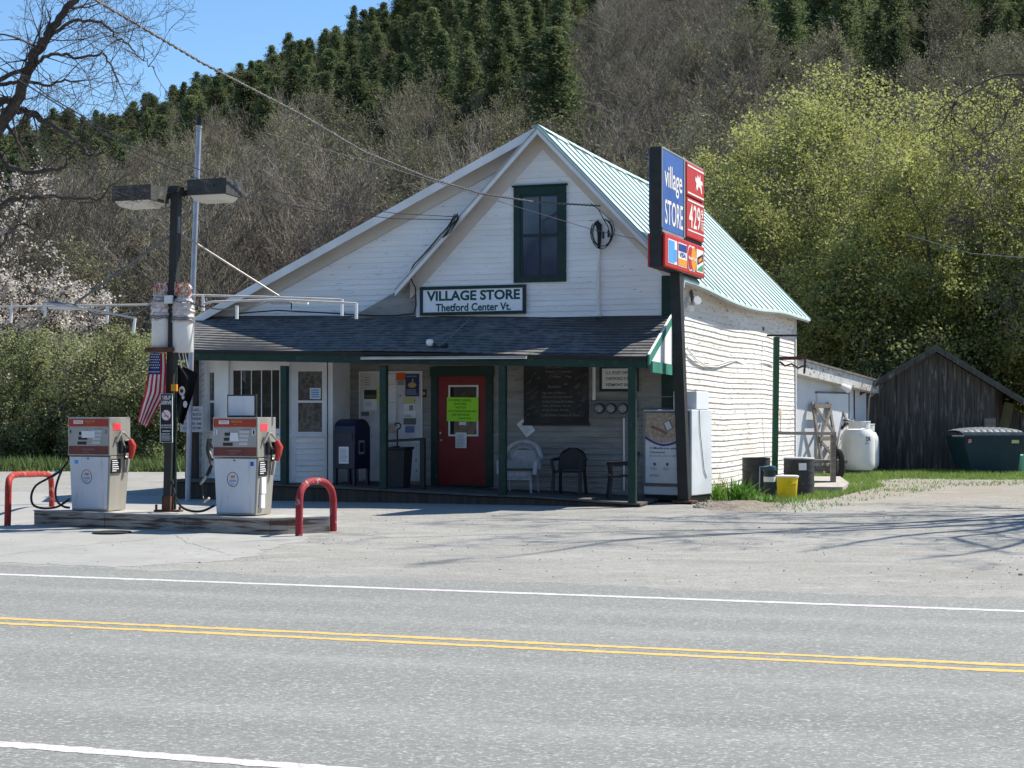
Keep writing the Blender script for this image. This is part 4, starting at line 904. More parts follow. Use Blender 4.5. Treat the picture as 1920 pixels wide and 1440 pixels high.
# wicker chair
def wicker():
    cx = FU(976, .95); zb = dz(cx); cy = -.95
    T = Thing("wicker_chair", "pale grey wicker armchair with rounded back, right of the third porch post", "chair", (cx, cy, zb), STORE)
    for sx in (-1, 1):
        for y0, y1, top in ((cy - .24, cy - .26, .42), (cy + .18, cy + .24, .42)):
            b = MB(); b.tube([(cx + sx * .26, y0, zb + top), (cx + sx * .28, y1, zb)], [.028, .022], n=8); T.part("leg", b, WICK, smooth=True)
    b = MB(); b.box(cx - .29, cx + .29, cy - .28, cy + .20, zb + .40, zb + .44); T.part("seat", b, mat("brown_seat", (.09, .06, .045)), bevel=.015)
    b = MB()   # woven apron under the seat: two rims and a zigzag
    for zz_ in (.39, .335, .25): b.tube([(cx - .29, cy - .285, zb + zz_), (cx + .29, cy - .285, zb + zz_)], .012, n=6)
    n = 22
    for k in range(n):
        xa = cx - .29 + .58 * k / n; xb = cx - .29 + .58 * (k + 1) / n
        b.tube([(xa, cy - .285, zb + .335), ((xa + xb) / 2, cy - .287, zb + .39)], .006, n=4); b.tube([((xa + xb) / 2, cy - .287, zb + .39), (xb, cy - .285, zb + .335)], .006, n=4)
        b.tube([(xa, cy - .285, zb + .25), (xa, cy - .287, zb + .335)], .010, n=4)
    T.part("seat_apron", b, WICK)
    b = MB(); vs = []; N = 20; M_ = 6   # thick rounded roll that runs along arms and back
    pts = [(cx - .34, cy - .25, zb + .34), (cx - .36, cy - .22, zb + .56), (cx - .36, cy - .05, zb + .62)]
    for k in range(17):
        a = math.pi * (1 - k / 16); pts.append((cx + .36 * math.cos(a), cy + .12 + .12 * math.sin(a), zb + .62 + .33 * math.sin(a)))
    pts += [(cx + .36, cy - .05, zb + .62), (cx + .36, cy - .22, zb + .56), (cx + .34, cy - .25, zb + .34)]
    b.tube(pts, .045, n=10); T.part("rolled_rim", b, WICK, smooth=True)
    b = MB()   # woven back panel with an open lattice band
    for k in range(12):
        zz_ = zb + .44 + k * .03; 
        hw = .34 if zz_ < zb + .62 else .34 * math.sqrt(max(0, 1 - ((zz_ - zb - .62) / .36) ** 2))
        b.bar((cx - hw, cy + .21, zz_), (cx + hw, cy + .21, zz_), .012, .029)
    for k in range(21):
        a = math.pi * (1 - k / 20); c1, s1 = math.cos(a), math.sin(a)
        b.tube([(cx + .26 * c1, cy + .20, zb + .62 + .22 * s1), (cx + .34 * c1, cy + .20, zb + .62 + .31 * s1)], .008, n=4)
    b.tube([(cx + .26 * math.cos(math.pi * (1 - k / 16)), cy + .195, zb + .62 + .22 * math.sin(math.pi * (1 - k / 16))) for k in range(17)], .014, n=6)
    T.part("woven_back", b, WICK)
wicker()
# plastic armchairs
def plastic(px, wd, rz, label):
    u = FU(px, wd); zb = dz(u)
    T = Thing("plastic_armchair", label, "chair", (0, 0, 0), WORLD, "dark plastic armchairs on the porch")
    T.o.location = to_world(STORE, (u, -wd, zb)); T.o.rotation_euler = (0, 0, -TH + rz)
    for sx in (-1, 1):
        b = MB(); b.bar((sx * .26, -.25, 0), (sx * .25, -.20, .43), .055, .045, up=(0, 1, 0)); b.bar((sx * .25, -.20, .43), (sx * .285, -.22, .64), .05, .04, up=(0, 1, 0)); T.part("leg", b, BLACK)
        b = MB(); b.bar((sx * .25, .27, 0), (sx * .23, .20, .45), .05, .045, up=(0, 1, 0)); T.part("leg", b, BLACK)
        b = MB(); b.tube([(sx * .285, -.25, .645), (sx * .30, 0, .655), (sx * .27, .19, .66)], [.03, .032, .03], n=8); T.part("armrest", b, BLACK, smooth=True)
    b = MB(); n = 8; b.prism([(-.25, .42), (.25, .42), (.26, .445), (-.26, .445)], -.25, .22); T.part("seat", b, BLACK, bevel=.012)
    b = MB(); N = 14; rows = []
    for j in range(8):      # curved back shell, closed rounded top
        s_ = j / 7; z = .45 + .42 * s_; hw = .27 * math.sqrt(max(.0001, 1 - max(0, (s_ - .45) / .56) ** 2.2)); hw = max(hw, .07)
        rows.append([(hw * math.sin(a_ * 1.3) / math.sin(1.3), .20 + .10 * math.cos(a_ * 1.3) + .06 * s_ - .04, z) for a_ in [(-1 + 2 * i / N) for i in range(N + 1)]])
    vs = [p for r_ in rows for p in r_]; W_ = N + 1
    b.add(vs + [(p[0] * .97, p[1] + .016, p[2]) for p in vs], [(j * W_ + i, j * W_ + i + 1, (j + 1) * W_ + i + 1, (j + 1) * W_ + i) for j in range(7) for i in range(N)] + [(len(vs) + j * W_ + i, len(vs) + (j + 1) * W_ + i, len(vs) + (j + 1) * W_ + i + 1, len(vs) + j * W_ + i + 1) for j in range(7) for i in range(N)])
    T.part("backrest", b, BLACK, smooth=True)
plastic(1068, 1.0, 0, "dark rounded plastic armchair facing the road, below the chalkboard")
plastic(1166, 1.25, R(-72), "dark plastic armchair turned sideways beside the rightmost porch post")

# drinks cooler with an advert, and the small white box on top
YF = 27.9
c0 = G(1248, 936, .03); 
T = Thing("chest_cooler", "tall white ice cooler with an advert on its front, right of the porch", "cooler", (0, 0, 0), WORLD)
T.o.location = (c0.x - .03, 27.75, 0); T.o.rotation_euler = (0, 0, -R(33))
zt = 1.6 + (HOR - 768) / FOC * 27.5
w_, d_ = .50, .86
b = MB(); b.box(-w_, w_, 0, d_, .14, zt); T.part("cabinet", b, mat("cooler_white", (.66, .70, .73), (.58, .61, .63), 2, .35), bevel=.015)
b = MB(); b.box(-w_ + .02, w_ - .02, .04, d_ - .03, .03, .14); T.part("plinth", b, BLACK)
b = MB(); b.box(-w_ + .03, w_ - .03, -.03, -.001, .30, zt - .03); dr = T.part("front_door", b, GREYM, bevel=.005)
T2 = Thing("medicare_advert", "advert panel headed 4 Medicare plans in Vermont on the cooler's front", "advert", (0, 0, 0)); T2.o.location = T.o.location; T2.o.rotation_euler = T.o.rotation_euler
px0, px1, pz0, pz1 = -w_ + .06, w_ - .06, .36, zt - .06; PW, PH = px1 - px0, pz1 - pz0
b = MB(); b.box(px0, px1, -.036, -.031, pz0, pz1); pan = T2.part("panel", b, PAPER)
b = MB(); q = [(px0, pz1), (px0, pz0 + PH * .67)] + [(px0 + PW * t_ / 12, pz0 + PH * (.67 - .10 * math.sin(t_ / 12 * math.pi * 1.15))) for t_ in range(1, 12)] + [(px1, pz0 + PH * .70), (px1, pz1)]
b.prism(q[::1], -.0375, -.0365); T2.part("printed_photo", b, TAN, pan)
b = MB()
b.bar((px0 + PW * .5, -.0385, pz0 + PH * .88), (px0 + PW * .58, -.0385, pz0 + PH * .76), .16, .002, up=(0, 1, 0)); T2.part("printed_tablet", b, GREYM, pan)
b = MB(); b.bar((px0 + PW * .505, -.0398, pz0 + PH * .87), (px0 + PW * .575, -.0398, pz0 + PH * .77), .11, .002, up=(0, 1, 0)); T2.part("printed_screen", b, PAPER, pan)
b = MB(); b.tube([(px0 + PW * .15, -.039, pz0 + PH * .80), (px0 + PW * .4, -.039, pz0 + PH * .74), (px0 + PW * .5, -.039, pz0 + PH * .70)], .028, n=6); b.tube([(px0 + PW * .9, -.039, pz0 + PH * .82), (px0 + PW * .75, -.039, pz0 + PH * .72)], .04, n=6); T2.part("printed_hands", b, mat("skin_print", (.30, .16, .10)), pan)
for k, mm in enumerate((mat("violet_wave", (.06, .05, .20)), VIO, VIO)):
    b = MB(); vs = []
    for i in range(17):
        t_ = i / 16; zc = pz0 + PH * (.665 - .015 - k * .022 * t_ - .105 * math.sin(t_ * math.pi * 1.15)); hh = PH * .007 * (1 + (1 - k) * (1 - t_) * 2)
        vs += [(px0 + PW * t_, -.041 - k * .001, zc - hh), (px0 + PW * t_, -.041 - k * .001, zc + hh)]
    b.add(vs, [(2 * i, 2 * i + 2, 2 * i + 3, 2 * i + 1) for i in range(16)]); T2.part("wave_line", b, mm, pan)
b = MB(); b.text("4 Medicare plans in", px0 + PW * .10, px0 + PW * .92, pz0 + PH * .475, pz0 + PH * .515, -.038, bold=.012); b.text("Vermont", px0 + PW * .10, px0 + PW * .47, pz0 + PH * .425, pz0 + PH * .455, -.038, bold=.012); T2.part("headline", b, mat("navy_ink", (.05, .06, .16)), pan)
b = MB(); b.lines(px0 + PW * .1, px0 + PW * .95, pz0 + PH * .375, pz0 + PH * .405, 2, -.037, fill=.3, lo=.9)
for k in range(3): b.disc(px0 + PW * (.22 + .30 * k), -.039, pz0 + PH * .27, .03, .03, .001, 14); b.lines(px0 + PW * (.12 + .3 * k), px0 + PW * (.34 + .3 * k), pz0 + PH * .19, pz0 + PH * .225, 2, -.037, fill=.3)
b.lines(px0 + PW * .1, px0 + PW * .45, pz0 + PH * .09, pz0 + PH * .125, 2, -.037, fill=.4); b.lines(px0 + PW * .78, px0 + PW * .95, pz0 + PH * .06, pz0 + PH * .11, 2, -.037, fill=.5)
T2.part("small_print", b, VIO, pan)
b = MB(); b.tube([(w_ + .01, .3, zt), (w_ + .012, .33, zt - .4), (w_ + .012, .5, .6), (w_ + .01, .62, .45)], .006, n=5); T.part("power_cord", b, BLACK)
T = Thing("compressor_box", "small white vented machine standing on top of the cooler", "machine", (0, 0, 0)); T.o.location = T2.o.location + Vector((0, 0, zt)); T.o.rotation_euler = T2.o.rotation_euler
b = MB(); b.box(.02, .50, .2, .72, .001, .34); T.part("case", b, mat("box_white", (.72, .74, .76)), bevel=.01)
b = MB()
for k in range(9): b.box(.06, .30, .19, .199, .05 + k * .03, .066 + k * .03)
T.part("grille", b, GREYM)
solo("taped_note", "small white paper sticking up on top of the cooler", "note", MB().quad((-.09, 0, 0), (.06, 0, 0), (.05, .01, .14), (-.10, .01, .14)), PAPER, (T2.o.location.x - .03, T2.o.location.y + .12, zt + .001 + .2), WORLD)

# ------------------------------------------------------------------ tall roadside sign
hx, hy = math.sin(R(23)), math.cos(R(23))
N0 = Vector((2.63, 26.3, 0)); SF = ((N0.x, N0.y, 0), R(67))
T = Thing("roadside_store_sign", "tall dark pole sign reading village STORE with red price and card panels", "sign", (1.2, .11, .05), SF)
b = MB(); b.hexa([(1.10, -.17, .06), (1.30, -.17, .06), (1.30, .03, .06), (1.10, .03, .06), (1.10, .0, 4.3), (1.30, .0, 4.3), (1.30, .18, 4.3), (1.10, .18, 4.3)])
T.part("pole", b, DARKM, bevel=.008)
b = MB(); b.box(1.02, 1.40, -.27, .12, .03, .06); T.part("base_plate", b, RUST)
zt_, zb_ = 6.36, 4.24
b = MB(); b.box(0, 2.62, 0, .22, zb_, zt_); T.part("cabinet", b, DARKM, bevel=.01)
b = MB(); b.box(-.005, 2.63, -.02, -.002, zt_ - .03, zt_); b.box(-.005, .02, -.02, -.002, zb_ + .7, zt_ - .03); b.box(1.33, 1.40, -.025, -.002, 4.9, zt_ - .03); b.box(2.60, 2.63, -.02, -.002, zb_ + .7, zt_ - .03); b.box(.02, 1.33, -.018, -.002, 4.86, 4.9); T.part("retainer", b, ALU)
b = MB(); b.box(.03, 1.32, -.014, -.002, 4.91, zt_ - .035); bl = T.part("store_panel", b, BLUEP)
b = MB(); b.text("village", .14, 1.22, 5.56, 6.08, -.016, bold=.008); b.text("STORE", .16, 1.26, 5.02, 5.46, -.016, bold=.006); T.part("lettering", b, CREAM, bl)
b = MB(); b.box(1.42, 2.59, -.05, -.002, 5.70, zt_ - .04); up = T.part("brand_panel", b, REDP, bevel=.02)
b = MB(); b.box(1.47, 2.55, -.056, -.051, 6.24, 6.27); b.box(1.47, 2.55, -.056, -.051, 5.74, 5.77)
T.part("trim_line", b, CREAM, up)
b = MB()  # white horse like emblem
hp = [(2.0, 5.83), (2.06, 5.93), (2.10, 5.86), (2.18, 5.96), (2.30, 5.94), (2.38, 5.83), (2.42, 5.86), (2.37, 6.02), (2.48, 6.0), (2.44, 6.08), (2.32, 6.08), (2.30, 6.19), (2.22, 6.10), (2.12, 6.17), (2.07, 6.08), (1.98, 6.12), (1.96, 6.04), (2.04, 6.0)]
b.prism(hp, -.056, -.051); T.part("horse_emblem", b, CREAM, up)
b = MB(); b.box(1.42, 2.59, -.05, -.002, 4.93, 5.67); lp_ = T.part("price_panel", b, REDP, bevel=.02)
b = MB(); b.box(1.47, 2.55, -.056, -.051, 5.60, 5.63); b.box(1.47, 2.55, -.056, -.051, 5.05, 5.075); b.text("4", 1.55, 1.80, 5.12, 5.56, -.052, bold=.01); b.text("2", 1.84, 2.06, 5.12, 5.56, -.052, bold=.01); b.text("9", 2.09, 2.31, 5.12, 5.56, -.052, bold=.01); b.text("9", 2.36, 2.50, 5.36, 5.54, -.052, bold=.008); b.text("10", 2.35, 2.53, 5.14, 5.30, -.052, bold=.008); b.box(2.35, 2.53, -.056, -.051, 5.32, 5.34); T.part("price_digits", b, CREAM, lp_)
b = MB(); b.box(.03, 2.60, -.06, -.002, zb_ + .005, 4.85); cp_ = T.part("card_panel", b, REDP, bevel=.03)
def cb_(nm, fn, m): b = MB(); fn(b); T.part(nm, b, m, cp_)
z0, z1 = 4.33, 4.76
cb_("card_backing", lambda b: (b.box(.20, .74, -.066, -.061, z0, z1), b.box(.82, 1.36, -.066, -.061, z0, z1), b.box(2.02, 2.48, -.066, -.061, z0, z1)), PAPER)
cb_("blue_card", lambda b: (b.box(.23, .58, -.071, -.067, z0 + .02, z1 - .02), b.box(.60, .72, -.071, -.067, z0 + .06, z1 - .16)), LBLUE)
cb_("card_stripe", lambda b: b.box(.84, 1.34, -.071, -.067, z1 - .15, z1 - .02), mat("visa_blue", (.02, .04, .22)))
cb_("card_stripe", lambda b: b.box(.84, 1.34, -.071, -.067, z0 + .02, z0 + .14), YORG)
cb_("card_word", lambda b: (b.text("VISA", .90, 1.28, z0 + .17, z0 + .26, -.068, bold=.02, shear=.2)), mat("visa_ink", (.02, .04, .22)))
cb_("ring_border", lambda b: (b.disc(1.60, -.066, 4.545, .20, .24, .004), b.disc(1.80, -.066, 4.545, .20, .24, .004)), PAPER)
cb_("left_disc", lambda b: b.disc(1.60, -.071, 4.545, .18, .215, .004), REDP)
cb_("right_disc", lambda b: b.disc(1.80, -.0755, 4.545, .18, .215, .004), YORG)
cb_("card_word", lambda b: b.text("MasterCard", 1.45, 1.95, 4.51, 4.58, -.077, bold=.02), PAPER)
cb_("card_field", lambda b: b.prism([(2.06, z1 - .16), (2.44, z1 - .06), (2.44, z1 - .2), (2.06, z1 - .30)], -.071, -.067), BLACK)
cb_("card_field", lambda b: b.prism([(2.12, z1 - .2), (2.34, z1 - .13), (2.34, z1 - .19), (2.12, z1 - .26)], -.075, -.0715), YORG)
cb_("card_field", lambda b: b.prism([(2.06, z0 + .03), (2.44, z0 + .03), (2.44, z0 + .17), (2.10, z0 + .07)], -.071, -.067), GRN)
b = MB(); b.box(.03, 2.60, .222, .27, zb_ + .005, 4.85); T.part("card_panel", b, REDP, bevel=.03, label="red card panel on the far face")
b = MB(); b.box(.03, 2.59, .222, .24, 4.92, zt_ - .04); T.part("store_panel", b, BLUEP)

# ------------------------------------------------------------------ fuel island, pumps, light pole, bollards
IZ = .22
F1 = G(60, 985); F2 = G(505, 1003); ang = math.atan2(F2.y - F1.y, F2.x - F1.x); FL = ((F1.x, F1.y, 0), ang); IL = (F2 - F1).length
D = .95; ch = .16
T = Thing("fuel_island", "low concrete fuel island with rust streaked metal edge under the two pumps", "fuel island", (0, 0, 0), FL)
pl = [(.02, .03), (IL, .03), (IL + ch, ch + .03), (IL + .52, D * .72), (IL + .3, D), (.02, D)]
n = len(pl); b = MB(); b.add([(x, y, .001) for x, y in pl] + [(x, y, IZ - .01) for x, y in pl], [tuple(range(n, 2 * n))] + [(i, (i + 1) % n, n + (i + 1) % n, n + i) for i in range(n)]); T.part("island_top", b, CONC)
b = MB()
def edge_(p, q, mb, z0, z1, o0, o1):
    p = Vector((p[0], p[1], 0)); q = Vector((q[0], q[1], 0)); d = (q - p).normalized(); nn = Vector((d.y, -d.x, 0))
    mb.hexa([p + nn * o0 + Vector((0, 0, z0)), q + nn * o0 + Vector((0, 0, z0)), q - nn * o1 + Vector((0, 0, z0)), p - nn * o1 + Vector((0, 0, z0)), p + nn * o0 + Vector((0, 0, z1)), q + nn * o0 + Vector((0, 0, z1)), q - nn * o1 + Vector((0, 0, z1)), p - nn * o1 + Vector((0, 0, z1))])
cuts = [.02, IL * .32, IL * .66, IL]
for i in range(3): edge_((cuts[i] + .004, .03), (cuts[i + 1] - .004, .03), b, .003, IZ, .012, .0)
edge_((IL, .03), (IL + ch, ch + .03), b, .003, IZ, .012, 0); edge_((IL + ch, ch + .03), (IL + .52, D * .72), b, .003, IZ, .012, 0)
T.part("edge_plate", b, RUSTC)
b = MB(); edge_((.0, .03), (IL + .004, .03), b, IZ - .006, IZ + .004, .016, .05); edge_((IL, .03), (IL + ch, ch + .03), b, IZ - .006, IZ + .004, .016, .05); edge_((IL + ch, ch + .03), (IL + .52, D * .72), b, IZ - .006, IZ + .004, .016, .05); T.part("top_lip", b, GALV)

def pump(px, py, num_l, num_r, label, monitor, first):
    p = G(px, py, IZ); rz = -R(18)
    T = Thing("fuel_pump", label, "fuel pump", (0, 0, 0), WORLD, "fuel pumps on the island"); T.o.location = (p.x, p.y, IZ); T.o.rotation_euler = (0, 0, rz)
    W_, D_, H_ = .70, .50, 1.37
    b = MB(); b.hexa([(.03, .02, 0), (W_ - .05, .02, 0), (W_ - .05, D_ - .03, 0), (.03, D_ - .03, 0), (.0, .0, .80), (W_, .0, .80), (W_, D_, .80), (.0, D_, .80)]); T.part("lower_cabinet", b, STEEL, bevel=.008)
    b = MB(); b.hexa([(.04, .012, .03), (W_ - .075, .012, .03), (W_ - .075, .018, .03), (.04, .018, .03), (.012, -.014, .79), (W_ - .03, -.014, .79), (W_ - .03, -.002, .79), (.012, -.002, .79)]); lo = T.part("front_panel", b, PANELW, bevel=.004)
    def onp(x, z): return -.014 + (.79 - z) / .76 * .026
    b = MB(); cx, cz = W_ * .5 - .05, .50; yy = onp(0, cz) - .004; n = 28
    b.add([(cx + .088 * math.cos(6.283 * k / n), yy - .001, cz + .105 * math.sin(6.283 * k / n)) for k in range(n)] + [(cx + .080 * math.cos(6.283 * k / n), yy - .001, cz + .097 * math.sin(6.283 * k / n)) for k in range(n)], [(k, (k + 1) % n, n + (k + 1) % n, n + k) for k in range(n)]); T.part("round_decal", b, SIGNG, lo)
    b = MB(); b.box(cx - .03, cx + .035, yy - .003, yy, cz + .02, cz + .055); T.part("decal_mark", b, mat("decal_orange", (.6, .2, .12)), lo); b = MB(); b.box(cx - .05, cx + .05, yy - .003, yy, cz - .035, cz - .008); b.lines(cx - .04, cx + .04, cz - .08, cz - .05, 2, yy - .001); T.part("decal_text", b, mat("decal_blue", (.25, .33, .55)), lo)
    b = MB(); 
    if first: b.box(.10, .16, onp(0, .72) - .005, onp(0, .72), .69, .74)
    else: b.box(W_ - .12, W_ - .07, onp(0, .72) - .005, onp(0, .72), .69, .75)
    T.part("small_decal", b, LBLUE if first else mat("access_blue", (.03, .1, .42)), lo)
    b = MB(); b.disc(W_ * .47, -.02, .765, .012, .012, .006, 10); T.part("lock", b, BLACK, lo)
    b = MB(); b.box(0, W_, -.03, D_ + .02, .81, H_); hd = T.part("head", b, ALU, bevel=.006)
    b = MB(); b.box(.015, W_ - .02, -.038, -.031, H_ - .135, H_ - .025); bd = T.part("brand_band", b, REDBAND)
    b = MB(); b.text("REGULAR", .30, .46, H_ - .075, H_ - .045, -.039, bold=.015); b.lines(.33, .42, H_ - .105, H_ - .09, 1, -.040); T.part("band_lettering", b, mat("gold_lettering", (.55, .32, .06)), bd)
    b = MB(); b.box(.10, .26, -.041, -.039, H_ - .095, H_ - .045); T.part("white_label", b, PAPER, bd)
    b = MB(); b.lines(.115, .245, H_ - .09, H_ - .05, 2, -.0415, fill=.35, lo=.9); T.part("label_print", b, REDP, bd)
    b = MB(); b.box(.015, W_ - .02, -.036, -.031, .96, H_ - .15); dp = T.part("display_panel", b, mat("display_grey", (.36, .36, .35), (.30, .30, .29), 4, .3))
    b = MB()
    for zz_, x0 in ((H_ - .215, .19), (H_ - .285, .18), (H_ - .355, .165)): b.box(x0, x0 + .15, -.040, -.0365, zz_ - .045, zz_)
    b.box(.44, .60, -.0372, -.0365, H_ - .17, H_ - .175 + .001); T.part("readout", b, mat("readout_dark", (.03, .028, .032), None, 4, .2), dp)
    b = MB()
    for k in range(4): b.box(.42, .58 - .01 * k, -.042, -.0365, H_ - .225 - .055 * k, H_ - .185 - .055 * k)
    T.part("selector_button", b, mat("button_pale", (.50, .50, .50)), dp)
    b = MB(); (b.box(.24, .46, -.046, -.0425, H_ - .30, H_ - .20) if first else b.hexa([(.27, -.046, H_ - .335), (.42, -.046, H_ - .335), (.42, -.0425, H_ - .335), (.27, -.0425, H_ - .335), (.285, -.046, H_ - .215), (.40, -.046, H_ - .215), (.40, -.0425, H_ - .215), (.285, -.0425, H_ - .215)])); T.part("paper_cover", b, PAPER, dp)
    b = MB()
    if not first: b.box(.025, .075, -.04, -.0365, H_ - .25, H_ - .17); b.box(W_ - .08, W_ - .03, -.04, -.0365, H_ - .25, H_ - .17); T.part("number_plate", b, PAPER, dp)
    b = MB(); b.text(num_l, .032, .062, H_ - .24, H_ - .18, -.041, bold=.01); b.text(num_r, W_ - .065, W_ - .04, H_ - .24, H_ - .18, -.041, bold=.01); T.part("pump_number", b, INK, dp)
    b = MB(); b.box(.015, W_ - .02, -.037, -.031, .83, .95); lb = T.part("lower_band", b, REDB)
    b = MB(); b.text("UNLEADED", .24, .45, .885, .915, -.038); b.lines(.26, .42, .85, .87, 1, -.0375); T.part("band_lettering", b, mat("faded_lettering", (.30, .22, .20)), lb)
    b = MB(); b.box(.0, W_ + .0, -.033, -.031, .813, .826); T.part("trim_strip", b, ALU)
    # right side: nozzle boot, red sticker, nozzle, warning labels
    b = MB(); b.box(W_ + .001, W_ + .004, .06, .26, H_ - .19, H_ - .09); rs_ = T.part("warning_sticker", b, mat("fluor_red", (.75, .05, .07)))
    b = MB(); b.tube([(W_ + .03, .10, H_ - .36), (W_ + .06, .18, H_ - .22), (W_ + .05, .28, H_ - .23), (W_ + .08, .40, H_ - .33)], [.02, .022, .02, .012], n=8); b.tube([(W_ + .05, .19, H_ - .25), (W_ + .05, .26, H_ - .40), (W_ + .05, .33, H_ - .45)], .018, n=6); b.tube([(W_ + .06, .28, H_ - .34), (W_ + .09, .44, H_ - .34)], .010, n=6); T.part("lift_handle", b, ALU, smooth=True)
    b = MB(); b.box(W_ + .001, W_ + .05, .20, .42, .84, 1.02); T.part("nozzle_boot", b, BLACK, bevel=.01)
    b = MB(); b.tube([(W_ + .10, .36, H_ - .33), (W_ + .12, .38, H_ - .42), (W_ + .11, .38, H_ - .53), (W_ + .10, .36, H_ - .62)], [.035, .062, .045, .025], n=12); noz = T.part("nozzle", b, NOZ, smooth=True)
    b = MB(); b.tube([(W_ + .10, .30, H_ - .42), (W_ + .07, .26, H_ - .50), (W_ + .06, .27, H_ - .62), (W_ + .08, .33, H_ - .60)], .013, n=6); T.part("trigger_guard", b, BLACK, noz)
    b = MB(); b.box(W_ - .012, W_ + .004, .02, .26, .55, .76); wl = T.part("black_label", b, BLACK)
    b = MB(); rr2 = random.Random(3)
    for k in range(6): b.box(W_ + .0045, W_ + .006, .035, .035 + rr2.uniform(.10, .21), .73 - k * .03, .742 - k * .03)
    T.part("label_print", b, PAPER, wl)
    if not first:
        b = MB(); b.box(W_ - .03, W_ - .005 + .008, .09, .22, .30, .53); T.part("white_label", b, PAPER); b = MB(); b.box(W_ - .04, W_ - .004, .09, .20, .10, .29); T.part("white_label", b, PAPER)
    b = MB(); b.tube([(W_ + .02, .38, .55), (W_ + .04, .40, .74), (W_ + .0, .38, .78)], .028, n=8); T.part("hose_fitting", b, ALU, smooth=True)
    if monitor:
        b = MB(); b.box(.11, .56, .18, .24, H_ + .001, H_ + .32); mf = T.part("topper_frame", b, BLACK, bevel=.004); b = MB(); b.box(.13, .54, .172, .179, H_ + .025, H_ + .30); T.part("topper_panel", b, PANELW, mf)
    return T
def hose(T, pts, r=.017, m=HOSE, name="hose", n=8):
    inv = Matrix.Translation(T.o.location) @ Euler(T.o.rotation_euler).to_matrix().to_4x4(); inv = inv.inverted()
    # smooth the traced points
    P_ = [Vector(p) for p in pts]; out = []
    for i in range(len(P_) - 1):
        a, b_, c_, d_ = P_[max(i - 1, 0)], P_[i], P_[i + 1], P_[min(i + 2, len(P_) - 1)]
        for k in range(6):
            t_ = k / 6; out.append(.5 * ((2 * b_) + (c_ - a) * t_ + (2 * a - 5 * b_ + 4 * c_ - d_) * t_ ** 2 + (3 * b_ - a - 3 * c_ + d_) * t_ ** 3))
    out.append(P_[-1]); b = MB(); b.tube([inv @ p for p in out], r, n=n); return T.part(name, b, m, smooth=True)
p1 = pump(130, 957, "4", "3", "left fuel pump, grey with red top band and a wide white paper on its display", False, True)
p2 = pump(401, 965, "2", "1", "right fuel pump carrying a blank white topper panel", True, False)
Yp = 21.9
hose(p1, [P(127, 866, 22.2), P(116, 882, 22.3), P(107, 905, 22.2), P(104, 925, 22.0), P(108, 941, 21.8), P(120, 950, 21.7), P(131, 952, 21.7)])
hose(p1, [P(127, 866, 22.2), P(112, 884, 22.0), P(90, 897, 21.8), P(68, 910, 21.7), P(59, 928, 21.6), P(62, 946, 21.6), P(80, 953, 21.55), P(105, 951, 21.6), P(120, 943, 21.7), P(130, 936, 21.8)])
hose(p1, [P(110, 884, 22.0), P(97, 894, 21.9)], r=.024, m=ALU, name="hose_swivel")
hose(p2, [P(323, 900, 21.8), P(330, 932, 21.5), P(340, 950, 21.3), P(358, 958, 21.2), P(380, 958, 21.1), P(402, 948, 21.2)])
hose(p2, [P(399, 840, 21.6), P(390, 825, 21.8), P(392, 858, 21.7), P(396, 878, 21.6), P(388, 893, 21.6), P(376, 906, 21.6)], r=.015)
hose(p2, [P(397, 872, 21.6), P(388, 892, 21.6)], r=.026)
hose(p2, [P(389, 890, 21.6), P(376, 908, 21.6)], r=.02, m=ALU, name="hose_swivel")
b_ = hose(p2, [P(393, 822, 21.9), P(391, 845, 21.9), P(396, 862, 21.8)], r=.04, name="nozzle")
hose(p2, [P(379, 905, 21.6), P(380, 930, 21.6), P(383, 941, 21.5)], r=.014)
hose(p2, [P(383, 941, 21.5), P(392, 934, 21.4)], r=.018, m=ALU, name="hose_swivel")

# light pole with everything bolted to it
pb = G(316, 958, IZ); YL = pb.y
def Q(px, py, dy=0.0): return P(px, py, YL + dy)
T = Thing("lamp_pole", "dark square lamp pole between the pumps with two flat box lamps on top", "lamp pole", (pb.x, pb.y, IZ))
lpole = T
def poly_bar(a, b, w_, d_, mb, rz=-R(18)):
    c, s = math.cos(rz), math.sin(rz); ex = Vector((c, s, 0)) * w_ / 2; ey = Vector((-s, c, 0)) * d_ / 2
    a = Vector(a); b = Vector(b); mb.hexa([a - ex - ey, a + ex - ey, a + ex + ey, a - ex + ey, b - ex - ey, b + ex - ey, b + ex + ey, b - ex + ey])
b = MB(); poly_bar(Q(316, 958), Q(331, 352), .12, .13, b); T.part("pole", b, DARKM, bevel=.006)
b = MB(); poly_bar(Q(316, 958), Q(316.5, 930), .14, .15, b); poly_bar(Q(316, 959), Q(316, 956), .42, .12, b); T.part("base_clamp", b, RUST)
b = MB(); b.tube([Q(293, 958, -.05), Q(293, 946, -.05)], .02, n=6); b.tube([Q(337, 961, -.05), Q(337, 950, -.05)], .02, n=6); T.part("anchor_bolt", b, RUST)
